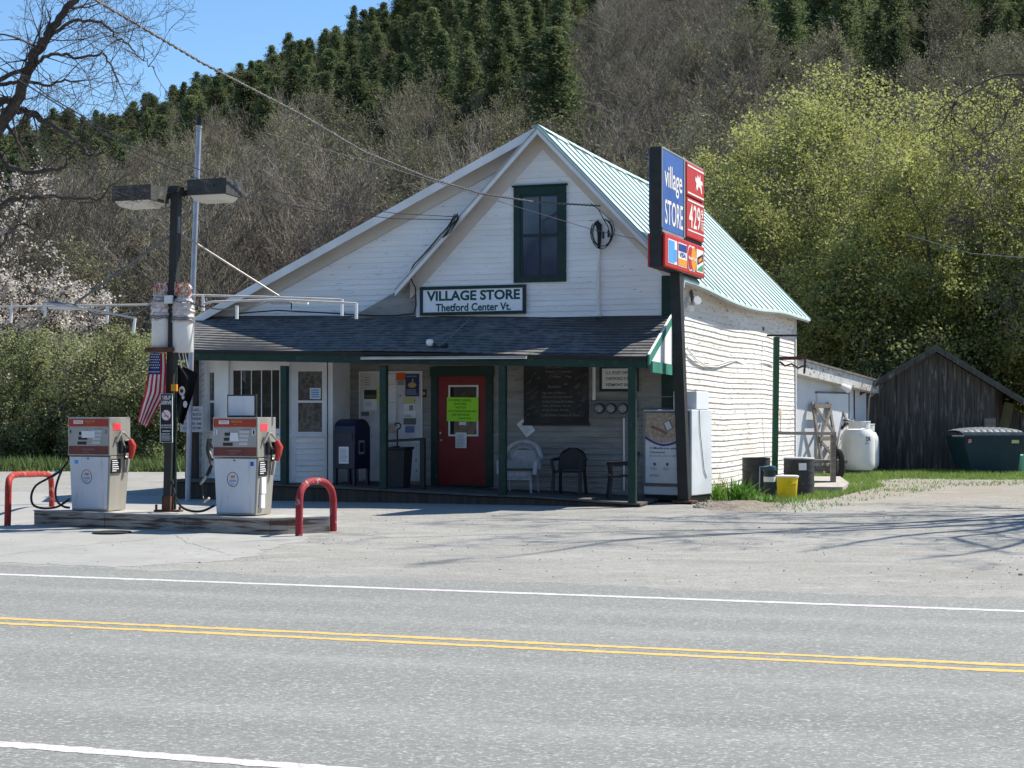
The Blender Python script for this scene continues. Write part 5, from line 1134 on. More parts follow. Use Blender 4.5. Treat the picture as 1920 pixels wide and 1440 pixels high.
def lamp(px0, px1, pyt, pyb, dy, name="lamp_head"):
    a = Q(px0, pyb, dy); c_ = Q(px1, pyb, dy); h_ = Q(px0, pyt, dy).z - a.z; e = (c_ - a); e.z = 0; Lw = e.length; rz = -R(18)
    fr = ((a.x, a.y, a.z), rz); M_ = lambda x, y, z: to_world(fr, (x, y, z))
    w_ = Lw / .88
    b = MB(); b.hexa([M_(0, 0, 0), M_(w_, 0, 0), M_(w_, .5, 0), M_(0, .5, 0), M_(0, 0, h_), M_(w_, 0, h_), M_(w_, .5, h_), M_(0, .5, h_)]); hd = T.part(name, b, mat("lamp_housing", (.040, .043, .043), (.06, .062, .06), 6, .7, spots=(.16, .15, .13), spot_scale=5, spot_cut=.6, spot_soft=.2))
    b = MB(); b.hexa([M_(.08, .07, -.075), M_(w_ - .12, .07, -.075), M_(w_ - .12, .43, -.075), M_(.08, .43, -.075), M_(.03, .03, -.001), M_(w_ - .05, .03, -.001), M_(w_ - .05, .47, -.001), M_(.03, .47, -.001)]); T.part("lens", b, LENS, hd)
lamp(210, 283, 349, 377, -.1); lamp(351, 423, 337, 366, .0)
b = MB(); poly_bar(Q(328, 362), Q(331, 350), .17, .17, b); b.bar(Q(290, 372, .12), Q(362, 360, .2), .06, .08); T.part("cross_arm", b, DARKM)
# side pipe frames with hanging tubes
def pipe(name, pts, r, m=PIPEW, parent=None, n=7): b = MB(); b.tube(pts, r, n=n); return T.part(name, b, m, parent)
pa = pipe("pipe_arm", [Q(347, 553, .1), Q(382, 554, .12), Q(500, 557, .2), Q(640, 562, .3)], .018)
pb_ = pipe("pipe_arm", [Q(382, 570, -.2), Q(398, 566, -.2), Q(520, 562, -.15), Q(668, 569, -.1)], .018)
for (x, y0, y1, d, par) in ((381, 554, 583, .12, pa), (641, 562, 592, .3, pa), (444, 574, 598, -.18, pb_), (668, 569, 598, -.1, pb_)):
    pipe("hanging_tube", [Q(x, y0 - 1, d), Q(x, y1, d)], .024, PAPER, par)
pc = pipe("pipe_arm", [Q(287, 571, .1), Q(200, 572, 0), Q(0, 575, -.1), Q(-60, 576, -.1)], .018)
pd = pipe("pipe_arm", [Q(88, 568, -.3), Q(170, 580, -.4), Q(252, 596, -.5)], .016)
for (x, y0, y1, x2, d, par) in ((21, 575, 605, 20, -.1, pc), (202, 574, 606, 200, 0, pc), (253, 596, 624, 250, -.5, pd), (85, 568, 594, 84, -.3, pd)): pipe("hanging_tube", [Q(x, y0, d), Q(x2, y1, d)], .022, PAPER, par)
pipe("brace_rod", [Q(342, 440, .05), Q(523, 555, .15)], .014, ALU); pipe("brace_rod", [Q(322, 440, 0), Q(230, 505, -.1), Q(140, 570, -.2)], .018, GREYM)
b = MB(); b.bar(Q(508, 566, .1), Q(548, 566, .1), .25, .06); T.part("light_fixture", b, GALV); b = MB(); b.bar(Q(545, 564, -.05), Q(578, 567, -.05), .14, .05); b.bar(Q(92, 577, -.3), Q(162, 579, -.3), .1, .03); T.part("light_fixture", b, PAPER); b = MB(); b.tube([Q(547, 566), Q(546, 580)], .01, n=5); T.part("fixture_stem", b, BLACK)
b = MB(); b.tube([Q(345, 562, -.1), Q(370, 573, -.1), Q(410, 580, -.1), Q(450, 579, -.1), Q(480, 573, -.05), Q(515, 561, .1)], .012, n=5); b.tube([Q(285, 571), Q(260, 584, -.1), Q(220, 591, -.1), Q(180, 588, -.2), Q(135, 570, -.2), Q(92, 566, -.3)], .012, n=5); T.part("feed_cable", b, GREYM)
b = MB(); poly_bar(Q(316, 569, -.13), Q(316.5, 554, -.13), .12, .05, b); T.part("switch_box", b, PAPER)
b = MB(); poly_bar(Q(306, 660, -.02), Q(306, 652, -.02), .42, .30, b, rz=-R(18)); T.part("shelf_bracket", b, RUST)
b = MB(); b.tube([Q(328, 955, -.02), Q(329, 900, 0), Q(330, 500, 0), Q(334, 395, 0)], .02, n=6); T.part("conduit", b, GREEN)
b = MB(); b.box(-.04, .04, -.04, .04, -.05, .05); c_ = Q(327, 727, -.1); b.v = [(v[0] + c_.x, v[1] + c_.y, v[2] + c_.z) for v in b.v]; T.part("reflector", b, AMB)
b = MB(); c_ = Q(332, 422, -.02); b.tube([c_ - Vector((0, 0, .12)), c_ + Vector((0, 0, .12))], .05, n=8); T.part("photocell_box", b, GREYM)
# wrapped white barrels on the bracket
def tank(px, pyb, pyt, dy, rad, label, seed):
    a = Q(px, pyb, dy); h_ = Q(px, pyt, dy).z - a.z; T = Thing("white_barrel", label, "barrel", (a.x, a.y, a.z), WORLD, "wrapped white barrels on the lamp pole")
    b = MB(); b.lathe(a.x, a.y, [(rad * .95, a.z), (rad, a.z + .01), (rad, a.z + h_ * .42), (rad * .98, a.z + h_ * .74)], n=24); T.part("barrel_body", b, BARRELW, smooth=True)
    b = MB(); r3 = random.Random(seed); prof = []
    for k in range(14): prof.append((rad * (1.05 + .09 * r3.uniform(-1, 1)) * (1 - max(0, k - 10) * .09), a.z + h_ * (.42 + .36 * k / 13)))
    b.lathe(a.x, a.y, prof, n=14); b.v = [(x + r3.uniform(-.014, .014), y + r3.uniform(-.014, .014), z + r3.uniform(-.01, .01)) for x, y, z in b.v]; wr = T.part("plastic_wrap", b, WRAP)
    for zz_ in (.46, .49, .72): pts = [(a.x + rad * 1.13 * math.cos(k / 3), a.y + rad * 1.13 * math.sin(k / 3), a.z + h_ * (zz_ + .012 * math.sin(k * 1.7))) for k in range(20)]; b = MB(); b.tube(pts, .008, n=4); T.part("tie_wire", b, GREYM, wr)
    b = MB(); prof = [(rad * (.62 + .22 * math.sin(k / 6 * math.pi)), a.z + h_ * (.78 + .20 * k / 6)) for k in range(7)]; b.lathe(a.x, a.y, prof, n=12); b.v = [(x + r3.uniform(-.02, .02), y + r3.uniform(-.02, .02), z) for x, y, z in b.v]; bt = T.part("bundle", b, WRAP)
    for m_ in (NOZ, GOLD, BLOSS, NOZ, PAPER):
        b = MB()
        for _ in range(5):
            an = r3.uniform(3.6, 6.0); p = [(a.x + rad * .85 * math.cos(an + j * .25), a.y + rad * .85 * math.sin(an + j * .25), a.z + h_ * (r3.uniform(.80, 1.0))) for j in range(4)]; b.tube(p, .007, n=4)
        T.part("ribbon", b, m_, bt)
tank(302, 655, 530, .02, .135, "left white barrel with rust stain and wrapped top", 3)
tank(343, 661, 530, -.02, .15, "right white barrel with wrapped top beside the dark pole", 8)
# self serve sign
T = Thing("self_serve_sign", "narrow black SELF SERVE sign with a no smoking circle on the lamp pole", "sign", (0, 0, 0), WORLD)
a = Q(301, 829, -.12); e = Q(324, 829, -.12); T.o.location = a; T.o.rotation_euler = (0, 0, -R(10)); Wd = (e - a).length; Hh = Q(301, 743).z - Q(301, 829).z + .03
b = MB(); b.box(0, Wd, 0, .008, 0, Hh); pn = T.part("panel", b, BLACK)
b = MB(); b.box(-.006, .002, -.004, .009, -.004, Hh + .004); b.box(Wd - .002, Wd + .006, -.004, .009, -.004, Hh + .004); b.box(.002, Wd - .002, -.004, .009, Hh, Hh + .004); b.box(.002, Wd - .002, -.004, .009, -.004, 0); T.part("edge_trim", b, PAPER)
b = MB(); b.text("SELF", Wd * .12, Wd * .88, Hh * .885, Hh * .965, -.001, bold=.03); b.text("SERVE", Wd * .04, Wd * .96, Hh * .78, Hh * .86, -.001, bold=.03); b.text("NO SMOKING", Wd * .06, Wd * .94, Hh * .335, Hh * .365, -.001, bold=.02); b.text("STOP MOTOR", Wd * .06, Wd * .94, Hh * .29, Hh * .32, -.001, bold=.02); b.text("WARNING", Wd * .15, Wd * .85, Hh * .215, Hh * .245, -.001, bold=.03); b.lines(Wd * .08, Wd * .92, Hh * .03, Hh * .19, 6, -.001, fill=.4, lo=.8); T.part("lettering", b, PAPER, pn)
b = MB(); b.disc(Wd / 2, -.004, Hh * .56, Wd * .42, Wd * .46, .003); T.part("red_ring", b, mat("ring_red", (.5, .05, .05)), pn)
b = MB(); b.disc(Wd / 2, -.008, Hh * .56, Wd * .37, Wd * .41, .003); T.part("circle_field", b, PAPER, pn)
b = MB(); b.bar((Wd * .25, -.0095, Hh * .56 + Wd * .28), (Wd * .75, -.0095, Hh * .56 - Wd * .28), .012, .002, up=(0, 1, 0)); T.part("red_slash", b, mat("ring_red", (.5, .05, .05)), pn)
b = MB(); b.box(Wd * .3, Wd * .72, -.010, -.0085, Hh * .55 - .012, Hh * .55); T.part("cigarette", b, GREYM, pn)

# flags
def flag(outer_l, outer_r, dy, name, label, kind):
    Lp = [Vector(p) for p in outer_l]; Rp = [Vector(p) for p in outer_r]
    def samp(pts, t):
        x = t * (len(pts) - 1); i = min(int(x), len(pts) - 2); return pts[i].lerp(pts[i + 1], x - i)
    def pt(a, b_):
        l, r_ = samp(Lp, a), samp(Rp, a); p = l.lerp(r_, b_); f = .055 * math.sin(b_ * 9 + a * 2.0) * (.3 + a) + .02 * math.sin(a * 11)
        return Q(p.x, p.y, dy + f)
    NA = 26; T = Thing(name, label, "flag", tuple(Q(outer_l[0][0], outer_l[0][1], dy)))
    return T, pt, NA
T, pt, NA = flag([(281, 661), (279, 690), (272, 735), (258, 790)], [(311, 662), (312, 690), (310, 738), (276, 801)], -.12, "striped_flag", "red white and blue stars and stripes flag hanging by the lamp pole", 0)
b = MB()
for k in range(9):
    a0 = 0.42 if k < 6 else 0.0; n = 18
    for i in range(n):
        t0, t1 = a0 + (1 - a0) * i / n, a0 + (1 - a0) * (i + 1) / n
        for j in range(2): u0, u1 = (k + j / 2) / 9, (k + (j + 1) / 2) / 9; b.quad(pt(t0, u0), pt(t1, u0), pt(t1, u1), pt(t0, u1), k % 2)
for i in range(10):
    for j in range(14): t0, t1, u0, u1 = .42 * i / 10, .42 * (i + 1) / 10, 6 / 9 * j / 14, 6 / 9 * (j + 1) / 14; b.quad(pt(t0, u0), pt(t1, u0), pt(t1, u1), pt(t0, u1), 2)
for i in range(7):
    for j in range(6 if i % 2 == 0 else 5):
        c_ = pt(.42 * (i + .6) / 7.2, 6 / 9 * (j + (.6 if i % 2 == 0 else 1.1)) / 6.2) + Vector((0, -.012, 0)); b.prism([(c_.x + (.014 if k % 2 == 0 else .006) * math.sin(k * math.pi / 5), c_.z + (.014 if k % 2 == 0 else .006) * math.cos(k * math.pi / 5)) for k in range(10)], c_.y - .001, c_.y, 1)
T.part("cloth", b, [FLR, FLW, FLB])
T, pt, NA = flag([(332, 684), (331, 720), (332, 760), (333, 790)], [(336, 684), (372, 700), (362, 740), (343, 797)], .10, "black_flag", "black flag with a white emblem drooping right of the lamp pole", 1)
T2_ = T
b = MB()
for i in range(20):
    for j in range(12): b.quad(pt(i / 20, j / 12), pt((i + 1) / 20, j / 12), pt((i + 1) / 20, (j + 1) / 12), pt(i / 20, (j + 1) / 12))
T.part("cloth", b, mat("black_cloth", (.008, .008, .010), None, 5, .9))
b = MB()
for (px, py, rx, rz) in ((341, 733, .045, .07), (347, 758, .03, .05), (343, 745, .02, .03)): c_ = Q(px, py, -.02); b.disc(c_.x, c_.y, c_.z, rx, rz, .003, 12)
T.part("emblem", b, FLW)
b = MB(); c_ = Q(341, 733, -.035); b.disc(c_.x - .004, c_.y, c_.z, .025, .03, .003, 10); T.part("emblem_figure", b, BLACK)
b = MB()
for x0, x1, y0, y1 in ((334, 340, 660, 690), (341, 345, 658, 680), (346, 352, 660, 690)): b.quad(Q(x0, y0, .05), Q(x0 + 2, y0, .05), Q(x1 + 2, y1, .06), Q(x1, y1, .06))
T.part("hanging_ribbon", b, FLW, label="pale ribbons above the black cloth")
# driveway sign on the round porch post
u, z = fp(360, 800, 1.45); T = Thing("driveway_sign", "weathered white sign asking not to block the driveway, on the thick round post", "sign", (u, -1.45, z), STORE)
x0, x1, z0, z1 = R_(338, 762, 382, 810, 1.45)
b = MB(); b.box(x0, x1, -1.46, -1.45, z0, z1); pn = T.part("panel", b, mat("dull_sign_white", (.45, .45, .47), (.36, .36, .38), 4, .7)); b = MB(); Wc, Hc = x1 - x0, z1 - z0
for s_, a0, a1, t0 in (("PLEASE", .18, .80, .87), ("DO NOT BLOCK", .06, .92, .69), ("THE DRIVEWAY", .06, .94, .52), ("7:30-9:00 AM", .12, .90, .33), ("4:30-6:30 PM", .12, .88, .16)): b.text(s_, x0 + Wc * a0, x0 + Wc * a1, z0 + Hc * (t0 - .055), z0 + Hc * (t0 + .05), -1.461, bold=.01)
T.part("lettering", b, mat("faded_ink", (.10, .09, .10)), pn)
# red bollards
def arch(name, label, pts, r, m):
    P_ = [Vector(p) for p in pts]; out = []
    for i in range(len(P_) - 1):
        a, b_, c_, d_ = P_[max(i - 1, 0)], P_[i], P_[i + 1], P_[min(i + 2, len(P_) - 1)]
        for k in range(8): t_ = k / 8; out.append(.5 * ((2 * b_) + (c_ - a) * t_ + (2 * a - 5 * b_ + 4 * c_ - d_) * t_ ** 2 + (3 * b_ - a - 3 * c_ + d_) * t_ ** 3))
    out.append(P_[-1]); b = MB(); b.tube(out, r, n=18); base = P_[0]; return solo(name, label, "bollard", b, m, tuple(base), WORLD, "red hoop bollards", smooth=True)
a0 = G(14, 986); a1 = G(97, 950); 
def lift(px, py, base, t): return P(px, py, base[0].y + (base[1].y - base[0].y) * t)
arch("hoop_bollard", "long flat topped red pipe bollard at the left end of the fuel island", [a0, lift(15, 950, (a0, a1), 0), lift(16, 908, (a0, a1), 0), lift(20, 895, (a0, a1), .04), lift(31, 890, (a0, a1), .18), lift(55, 889.5, (a0, a1), .5), lift(82, 889, (a0, a1), .82), lift(93, 893, (a0, a1), .96), lift(96, 904, (a0, a1), 1), lift(97, 930, (a0, a1), 1), a1], .048, BOLL2)
a0 = G(560.5, 1005); a1 = G(625, 996)
arch("hoop_bollard", "round topped red pipe bollard with scraped paint at the right end of the fuel island", [a0, lift(561, 970, (a0, a1), 0), lift(561.5, 935, (a0, a1), 0), lift(566, 917, (a0, a1), .07), lift(577, 905, (a0, a1), .25), lift(593, 902, (a0, a1), .5), lift(609, 905, (a0, a1), .75), lift(620, 917, (a0, a1), .93), lift(624.5, 935, (a0, a1), 1), lift(625, 965, (a0, a1), 1), a1], .050, BOLL)
# small metal cover set in the apron
c_ = G(210, 1000); b = MB(); b.disc(0, 0, 0, .26, .26, .01); b.v = [(v[0] + c_.x, v[2] + c_.y, v[1] + .014) for v in b.v]; solo("fill_cover", "round dark metal cover set in the concrete before the island", "cover", b, DARKM, (c_.x, c_.y, .004))
# galvanised mast left of the porch
b = MB(); mb_ = G(357, 922, 0); YM_ = 28.4; base_ = Vector(((352 - 960) / FOC * YM_, YM_, 0))
T = Thing("vent_mast", "tall galvanised steel vent pipe with black cap rising beside the porch", "vent pipe", tuple(base_))
b.tube([base_, P(361, 560, YM_), P(373, 240, YM_)], .05, n=12); T.part("pipe", b, GALV, smooth=True); b = MB(); b.tube([P(373, 240, YM_), P(373.3, 236, YM_)], .06, n=12); b.tube([P(361, 560, YM_), P(361.3, 552, YM_)], .058, n=12); T.part("coupling", b, ALU); b = MB(); b.tube([P(373.3, 236, YM_), P(374, 220, YM_)], .058, n=12); b.tube([P(373.6, 226, YM_), P(378, 225, YM_)], .05, n=10); T.part("cap", b, BLACK)

# ------------------------------------------------------------------ yard on the right: shed, barn, dumpster, tanks, barrels
# shed
sa = R(40); s0 = P(1487, 880, 40.3); s0.z = 0; SH = ((s0.x, s0.y, 0), R(90) - sa)
Ls = 4.35
def shz(px, py, t): Y = s0.y + math.cos(sa) * t; return EYE + (HOR - py) / FOC * Y
def sht(px):  # distance along the shed wall seen at this column
    m = (px - 960) / FOC; return (m * s0.y - s0.x) / (math.sin(sa) - m * math.cos(sa))
T = Thing("shed", "small white lean-to shed with sagging flat roof behind the store", "shed", (0, 0, 0), SH)
zA, zB = shz(1487, 700, 0), shz(1622, 735, Ls)
b = MB(); b.prism([(0, 0), (Ls, 0), (Ls, zB), (0, zA)], 0, 3.2); T.part("wall", b, mat("shed_white", (.66, .67, .70), (.58, .59, .61), 1.5, .8, bump=.15, spots=(.35, .33, .3), spot_scale=8, spot_cut=.68))
yA, yB = shz(1487, 672, 0), shz(1624, 716, Ls)
b = MB(); b.prism([(-.25, zA - .02), (Ls + .25, zB - .05), (Ls + .28, yB - .02), (-.2, yA - .04)], -.28, -.22); rf_ = T.part("roof_fascia", b, mat("peeling_fascia", (.62, .62, .60), (.48, .46, .43), 3, .8, spots=(.2, .17, .13), spot_scale=9, spot_cut=.60))
b = MB(); b.prism([(-.3, yA - .04), (Ls + .34, yB - .02), (Ls + .34, yB + .03), (-.25, yA + .02)], -.33, 3.3); T.part("roof", b, mat("shed_roofing", (.20, .19, .17), (.12, .11, .1), 5, .9, bump=.3))
b = MB(); b.prism([(-.2, zA - .04), (Ls + .2, zB - .06), (Ls + .2, zB - .02), (-.2, zA + .0)], -.22, -.001); T.part("soffit", b, SOFFIT)
t0, t1 = sht(1530), sht(1588)
b = MB(); b.box(t0, t1, -.05, -.001, .12, shz(1560, 738, (t0 + t1) / 2)); dr = T.part("door", b, mat("shed_door_white", (.68, .69, .71), (.62, .63, .65), 2, .6))
b = MB(); zt = shz(1560, 738, (t0 + t1) / 2); b.box(t0 - .05, t1 + .05, -.06, -.001, zt, zt + .05); b.box(t1, t1 + .045, -.06, -.001, .1, zt); T.part("door_frame", b, GREYM, label="dark edge around the shed door")
b = MB(); b.box(t1 - .42, t1 - .36, -.09, -.051, 1.05, 1.1); T.part("latch", b, BLACK, dr)
b = MB(); c_ = sht(1565); zc = shz(1565, 727, c_); b.tube([(c_ - .1, -.02, zc + .05), (c_ - .1, -.25, zc + .05)], .02, n=6); b.tube([(c_ - .12, -.24, zc + .07), (c_ + .18, -.34, zc - .05)], [.05, .11], n=10); T.part("outside_lamp", b, TRIM)
b = MB(); u1 = sht(1600); b.tube([(u1, -.03, zB + .1), (u1 + .02, -.03, 1.6), (u1 + .05, -.03, .9)], .018, n=5); T.part("conduit", b, RUST)
# X braced gate leaning on the shed
T = Thing("braced_gate", "weathered X braced wooden gate leaning upright against the white shed", "gate", (sht(1532), -.3, 0), SH)
g0, g1 = sht(1517), sht(1548); gz = shz(1530, 754, g0)
for x in (g0, g1): b = MB(); b.bar((x, -.45, .02), (x, -.10, gz), .11, .05, up=(0, 1, 0)); T.part("stile", b, WOODG)
for k, (z_, ) in enumerate(((gz - .1,), (gz * .5,), (.25,))): b = MB(); y_ = -.45 + .35 * z_ / gz - .05; b.bar((g0, y_, z_), (g1, y_, z_), .04, .12); T.part("rail", b, WOODG)
for (za, zb2) in ((gz - .15, gz * .5 + .1), (gz * .5 - .1, .3)):
    for (xa, xb) in ((g0 + .05, g1 - .05), (g1 - .05, g0 + .05)): b = MB(); ya, yb = -.45 + .35 * za / gz - (.06 if xa < xb else .09), -.45 + .35 * zb2 / gz - (.06 if xa < xb else .09); b.bar((xa, ya, za), (xb, yb, zb2), .09, .03, up=(0, 1, 0)); T.part("brace", b, WOODG)
T = Thing("leaning_board", "thin grey board propped against the shed beside the white tank", "board", (sht(1577), -.3, 0), SH)
b = MB(); u_ = sht(1577); b.bar((u_ - .05, -.7, 0), (u_ + .05, -.05, 1.75), .10, .03, up=(0, 1, 0)); T.part("plank", b, WOODG)

# barn
YB = 43.6
def Bp(px, py, dy=0.0): return P(px, py, YB + dy)
aP, lP, rP = Bp(1750, 652), Bp(1606, 735), Bp(1935, 765)
T = Thing("old_barn", "dark unpainted board barn with a low gable behind the gravel yard", "barn", (aP.x, YB, 0))
xl, xr = Bp(1600, 800).x, Bp(1866, 800).x
sL_ = (aP.z - lP.z) / (aP.x - lP.x); sR_ = (aP.z - rP.z) / (rP.x - aP.x)
b = MB(); rb_ = random.Random(8); x = xl
def top(x): return aP.z - (sL_ * (aP.x - x) if x < aP.x else sR_ * (x - aP.x)) - .10
while x < xr - .02:
    w_ = rb_.uniform(.16, .27); x1_ = min(x + w_, xr); o_ = rb_.uniform(0, .022); zl = rb_.uniform(.0, .06)
    ps = [(x, zl), (x1_ - .008, zl), (x1_ - .008, top(x1_)), (x, top(x))]
    if x < aP.x < x1_: ps = [(x, zl), (x1_ - .008, zl), (x1_ - .008, top(x1_)), (aP.x, aP.z - .1), (x, top(x))]
    b.prism(ps, YB - .02 - o_, YB + .01); x = x1_
T.part("board_wall", b, WOODD)
b = MB(); b.prism([(xl, 0), (xr, 0), (xr, top(xr)), (aP.x, aP.z - .12), (xl, top(xl))], YB + .012, YB + 9); b.v = [(v[0] + max(0, v[1] - YB) * .36, v[1], v[2]) for v in b.v]; T.part("barn_body", b, WOODD)
for (p, q_) in ((lP, aP), (aP, rP)):
    b = MB(); p = p.copy(); q_ = q_.copy(); up_ = Vector((0, 0, .07)); bk2 = Vector((3.4, 9.3, 0)); f_ = Vector((0, -.32, 0))
    b.hexa([p + f_, q_ + f_, q_ + bk2, p + bk2, p + f_ + up_, q_ + f_ + up_, q_ + bk2 + up_, p + bk2 + up_]); T.part("roof", b, mat("mossy_dark_roof", (.045, .055, .05), (.075, .10, .08), 3, .8, bump=.3))
    b = MB(); b.prism([(p.x, p.z - .13), (q_.x, q_.z - .13), (q_.x, q_.z + .0), (p.x, p.z + .0)], YB - .33, YB - .30); T.part("rake_board", b, WOODD)
# open lean-to on the right of the barn
b = MB(); xr2 = Bp(1990, 800).x
for x in (xr + .12, xr + .95, xr2): b.box(x, x + .12, YB + .6, YB + .72, 0, max(.8, aP.z - sR_ * (x - aP.x) - .35))
T.part("lean_to_post", b, WOODD); b = MB(); b.quad((xr, YB + 3.0, 0), (xr2 + 1, YB + 3.0, 0), (xr2 + 1, YB + 3.0, 1.3), (xr, YB + 3.0, 2.4)); T.part("inner_wall", b, WOODD)
b = MB(); b.bar((xr + .35, YB + .5, 1.0), (xr + .6, YB + .55, 2.0), .3, .03, up=(0, 1, 0)); T.part("loose_board", b, mat("olive_board", (.12, .12, .07), (.08, .08, .05), 4, .8))
b = MB(); b.box(xr - .35, xr - .02, YB - .12, YB - .045, .8, 1.55); T.part("patch_board", b, WOODG)
# marker stake by the barn wall
c_ = G(1686, 884); b = MB(); b.box(-.03, .03, -.03, .03, 0, .62); b.box(-.05, .07, -.04, .035, .62, .64); b.v = [(v[0] + c_.x, v[1] + 42.6, v[2]) for v in b.v]; solo("stake", "thin pale topped stake in the grass before the dark barn", "stake", b, WOODD, (c_.x, 42.6, 0))
b = MB(); rs_ = random.Random(3)
stp = [Bp(1627, 800, -.5), Bp(1630, 745, -.6), Bp(1640, 720, -.6), Bp(1652, 700, -.5)]
b.tube([Vector((stp[0].x - .3, stp[0].y, 0))] + stp, [.03, .028, .02, .015, .006], n=5); b.tube([stp[2], Bp(1632, 700, -.6), Bp(1636, 690, -.6)], [.012, .008, .004], n=4); b.tube([stp[1], Bp(1640, 738, -.6), Bp(1655, 722, -.6)], [.012, .008, .004], n=4)
solo("bare_sapling", "thin bare sapling between the white shed and the dark barn", "sapling", b, BARKP, (stp[0].x - .3, stp[0].y, 0))

# dumpster
YD = 41.2; d0 = (P(1812, 890, YD).x); d1 = P(1911, 890, YD).x
T = Thing("dumpster", "dark blue green steel dumpster with a lumpy grey plastic lid", "dumpster", (d0, YD, 0))
zt = EYE + (HOR - 818) / FOC * YD
b = MB(); b.hexa([(d0 + .12, YD, .10), (d1 - .04, YD, .02), (d1 - .04, YD + 1.4, .02), (d0 + .12, YD + 1.4, .08), (d0 - .12, YD - .15, zt), (d1 + .06, YD - .15, zt), (d1 + .06, YD + 1.6, zt), (d0 - .12, YD + 1.6, zt)]); bd = T.part("steel_body", b, DUMP, bevel=.015)
b = MB(); b.box(d0 - .42, d1 + .15, YD - .19, YD - .15, zt - .03, zt + .025); T.part("rim", b, DUMP); b = MB(); b.box(d0 - .44, d0 - .12, YD - .2, YD - .14, zt + .0, zt + .03); T.part("lift_pin", b, ALU)
b = MB(); nx = 30; ny = 10; vs = []
for j in range(ny + 1):
    for i in range(nx + 1):
        xx = d0 - .14 + (d1 - d0 + .26) * i / nx; yy = YD - .15 + 1.7 * j / ny; dome = .07 + .15 * math.sin(math.pi * min(1, max(0, j / ny))) ** .5 * math.sin(math.pi * min(1, max(0.03, i / nx))) ** .25
        vs.append((xx, yy, zt + .02 + dome + .035 * (abs(math.sin(i * math.pi / 3)) - .5) * (1 if j % 2 else .6)))
b.add(vs, [(j * (nx + 1) + i, j * (nx + 1) + i + 1, (j + 1) * (nx + 1) + i + 1, (j + 1) * (nx + 1) + i) for j in range(ny) for i in range(nx)])
b.box(d0 - .14, d1 + .12, YD - .155, YD - .13, zt + .01, zt + .12); T.part("lid", b, LID, bevel=0)
b = MB(); b.box(d0 - .0, d0 + .09, YD - .165, YD - .148, zt - .18, zt - .08); T.part("red_sticker", b, mat("sticker_red", (.4, .05, .05), (.5, .4, .4), 20)); b = MB(); b.box(d1 - .26, d1 - .06, YD - .165, YD - .148, zt - .19, zt - .10); T.part("yellow_sticker", b, PALEY)
c_ = P(1917, 880, 42.5); b = MB(); b.lathe(c_.x, 42.5, [(.14, 0), (.17, .5), (.05, .52)], n=12); b.tube([(c_.x - .2, 42.4, .35), (c_.x + .3, 42.3, .75)], .02, n=5); solo("mint_bucket", "pale mint green bucket just right of the dumpster", "bucket", b, mat("mint_plastic", (.25, .6, .42)), (c_.x, 42.5, 0), smooth=True)

# propane tanks
def tank2(px, Y, rad, zt, label, dx=0):
    x = (px - 960) / FOC * Y; T = Thing("propane_tank", label, "propane tank", (x, Y, 0), WORLD, "upright white propane tanks")
    b = MB(); b.lathe(x, Y, [(rad * .5, .09), (rad * .85, .12), (rad * .98, .22), (rad, .32), (rad, zt - .30), (rad * .97, zt - .18), (rad * .8, zt - .05), (rad * .45, zt)], n=32); T.part("tank_body", b, TANKW, smooth=True)
    b = MB(); b.lathe(x, Y, [(rad * .7, 0), (rad * .7, .12), (rad * .66, .12)], n=20); T.part("foot_ring", b, GREYM)
    b = MB(); o = len(b.v); n = 28
    for k in range(n): a = 6.283 * k / n; b.tube([(x + rad * .72 * math.cos(a), Y + rad * .72 * math.sin(a), zt - .03), (x + rad * .72 * math.cos(a), Y + rad * .72 * math.sin(a), zt + .02)], .01, n=4) if k % 7 == 0 else None
    for zz_ in (zt + .18,): b.tube([(x + rad * .72 * math.cos(6.283 * k / n), Y + rad * .72 * math.sin(6.283 * k / n), zz_) for k in range(n + 1)], .014, n=5)
    b.add([(x + rad * .72 * math.cos(6.283 * k / n), Y + rad * .72 * math.sin(6.283 * k / n), zt - .02 + j * .19) for j in (0, 1) for k in range(n)], [(k, (k + 1) % n, n + (k + 1) % n, n + k) for k in range(n) if k % 7 not in (0, 1)]); T.part("collar", b, TANKW, smooth=True)
    b = MB(); b.tube([(x, Y, zt - .02), (x, Y, zt + .1)], .05, n=8); T.part("valve", b, ALU)
    return T, x
T, x_ = tank2(1609, 41.6, .46, 1.28, "nearer fat white propane tank with a small printed mark, beside the shed")
b = MB(); b.text("DR", x_ + .12, x_ + .26, .92, 1.05, -0, bold=.03); b.lines(x_ + .08, x_ + .28, .83, .89, 2, 0)
b.v = [(v[0], 41.6 - math.sqrt(max(.01, .46 ** 2 - (v[0] - x_) ** 2)) - .004 + 0, v[2]) for v in b.v]; T.part("printed_mark", b, mat("violet_ink", (.06, .04, .14)))
tank2(1618, 42.55, .45, 1.20, "farther white propane tank half hidden behind the nearer tank")
b = MB(); c_ = P(1597, 805, 41.0); b.tube([(c_.x - .1, 41.9, 1.22), (c_.x + .0, 41.8, 1.45), (c_.x + .18, 41.7, 1.42), (c_.x + .32, 41.7, 1.26)], [.03, .10, .12, .06], n=10); solo("tarp_roll", "rolled black and white tarp lying on top of the nearer propane tank", "tarp", b, mat("dark_tarp", (.03, .03, .035), (.55, .55, .55), 9, .6, lo=.5, hi=.56), (c_.x, 41.8, 1.22), smooth=True)

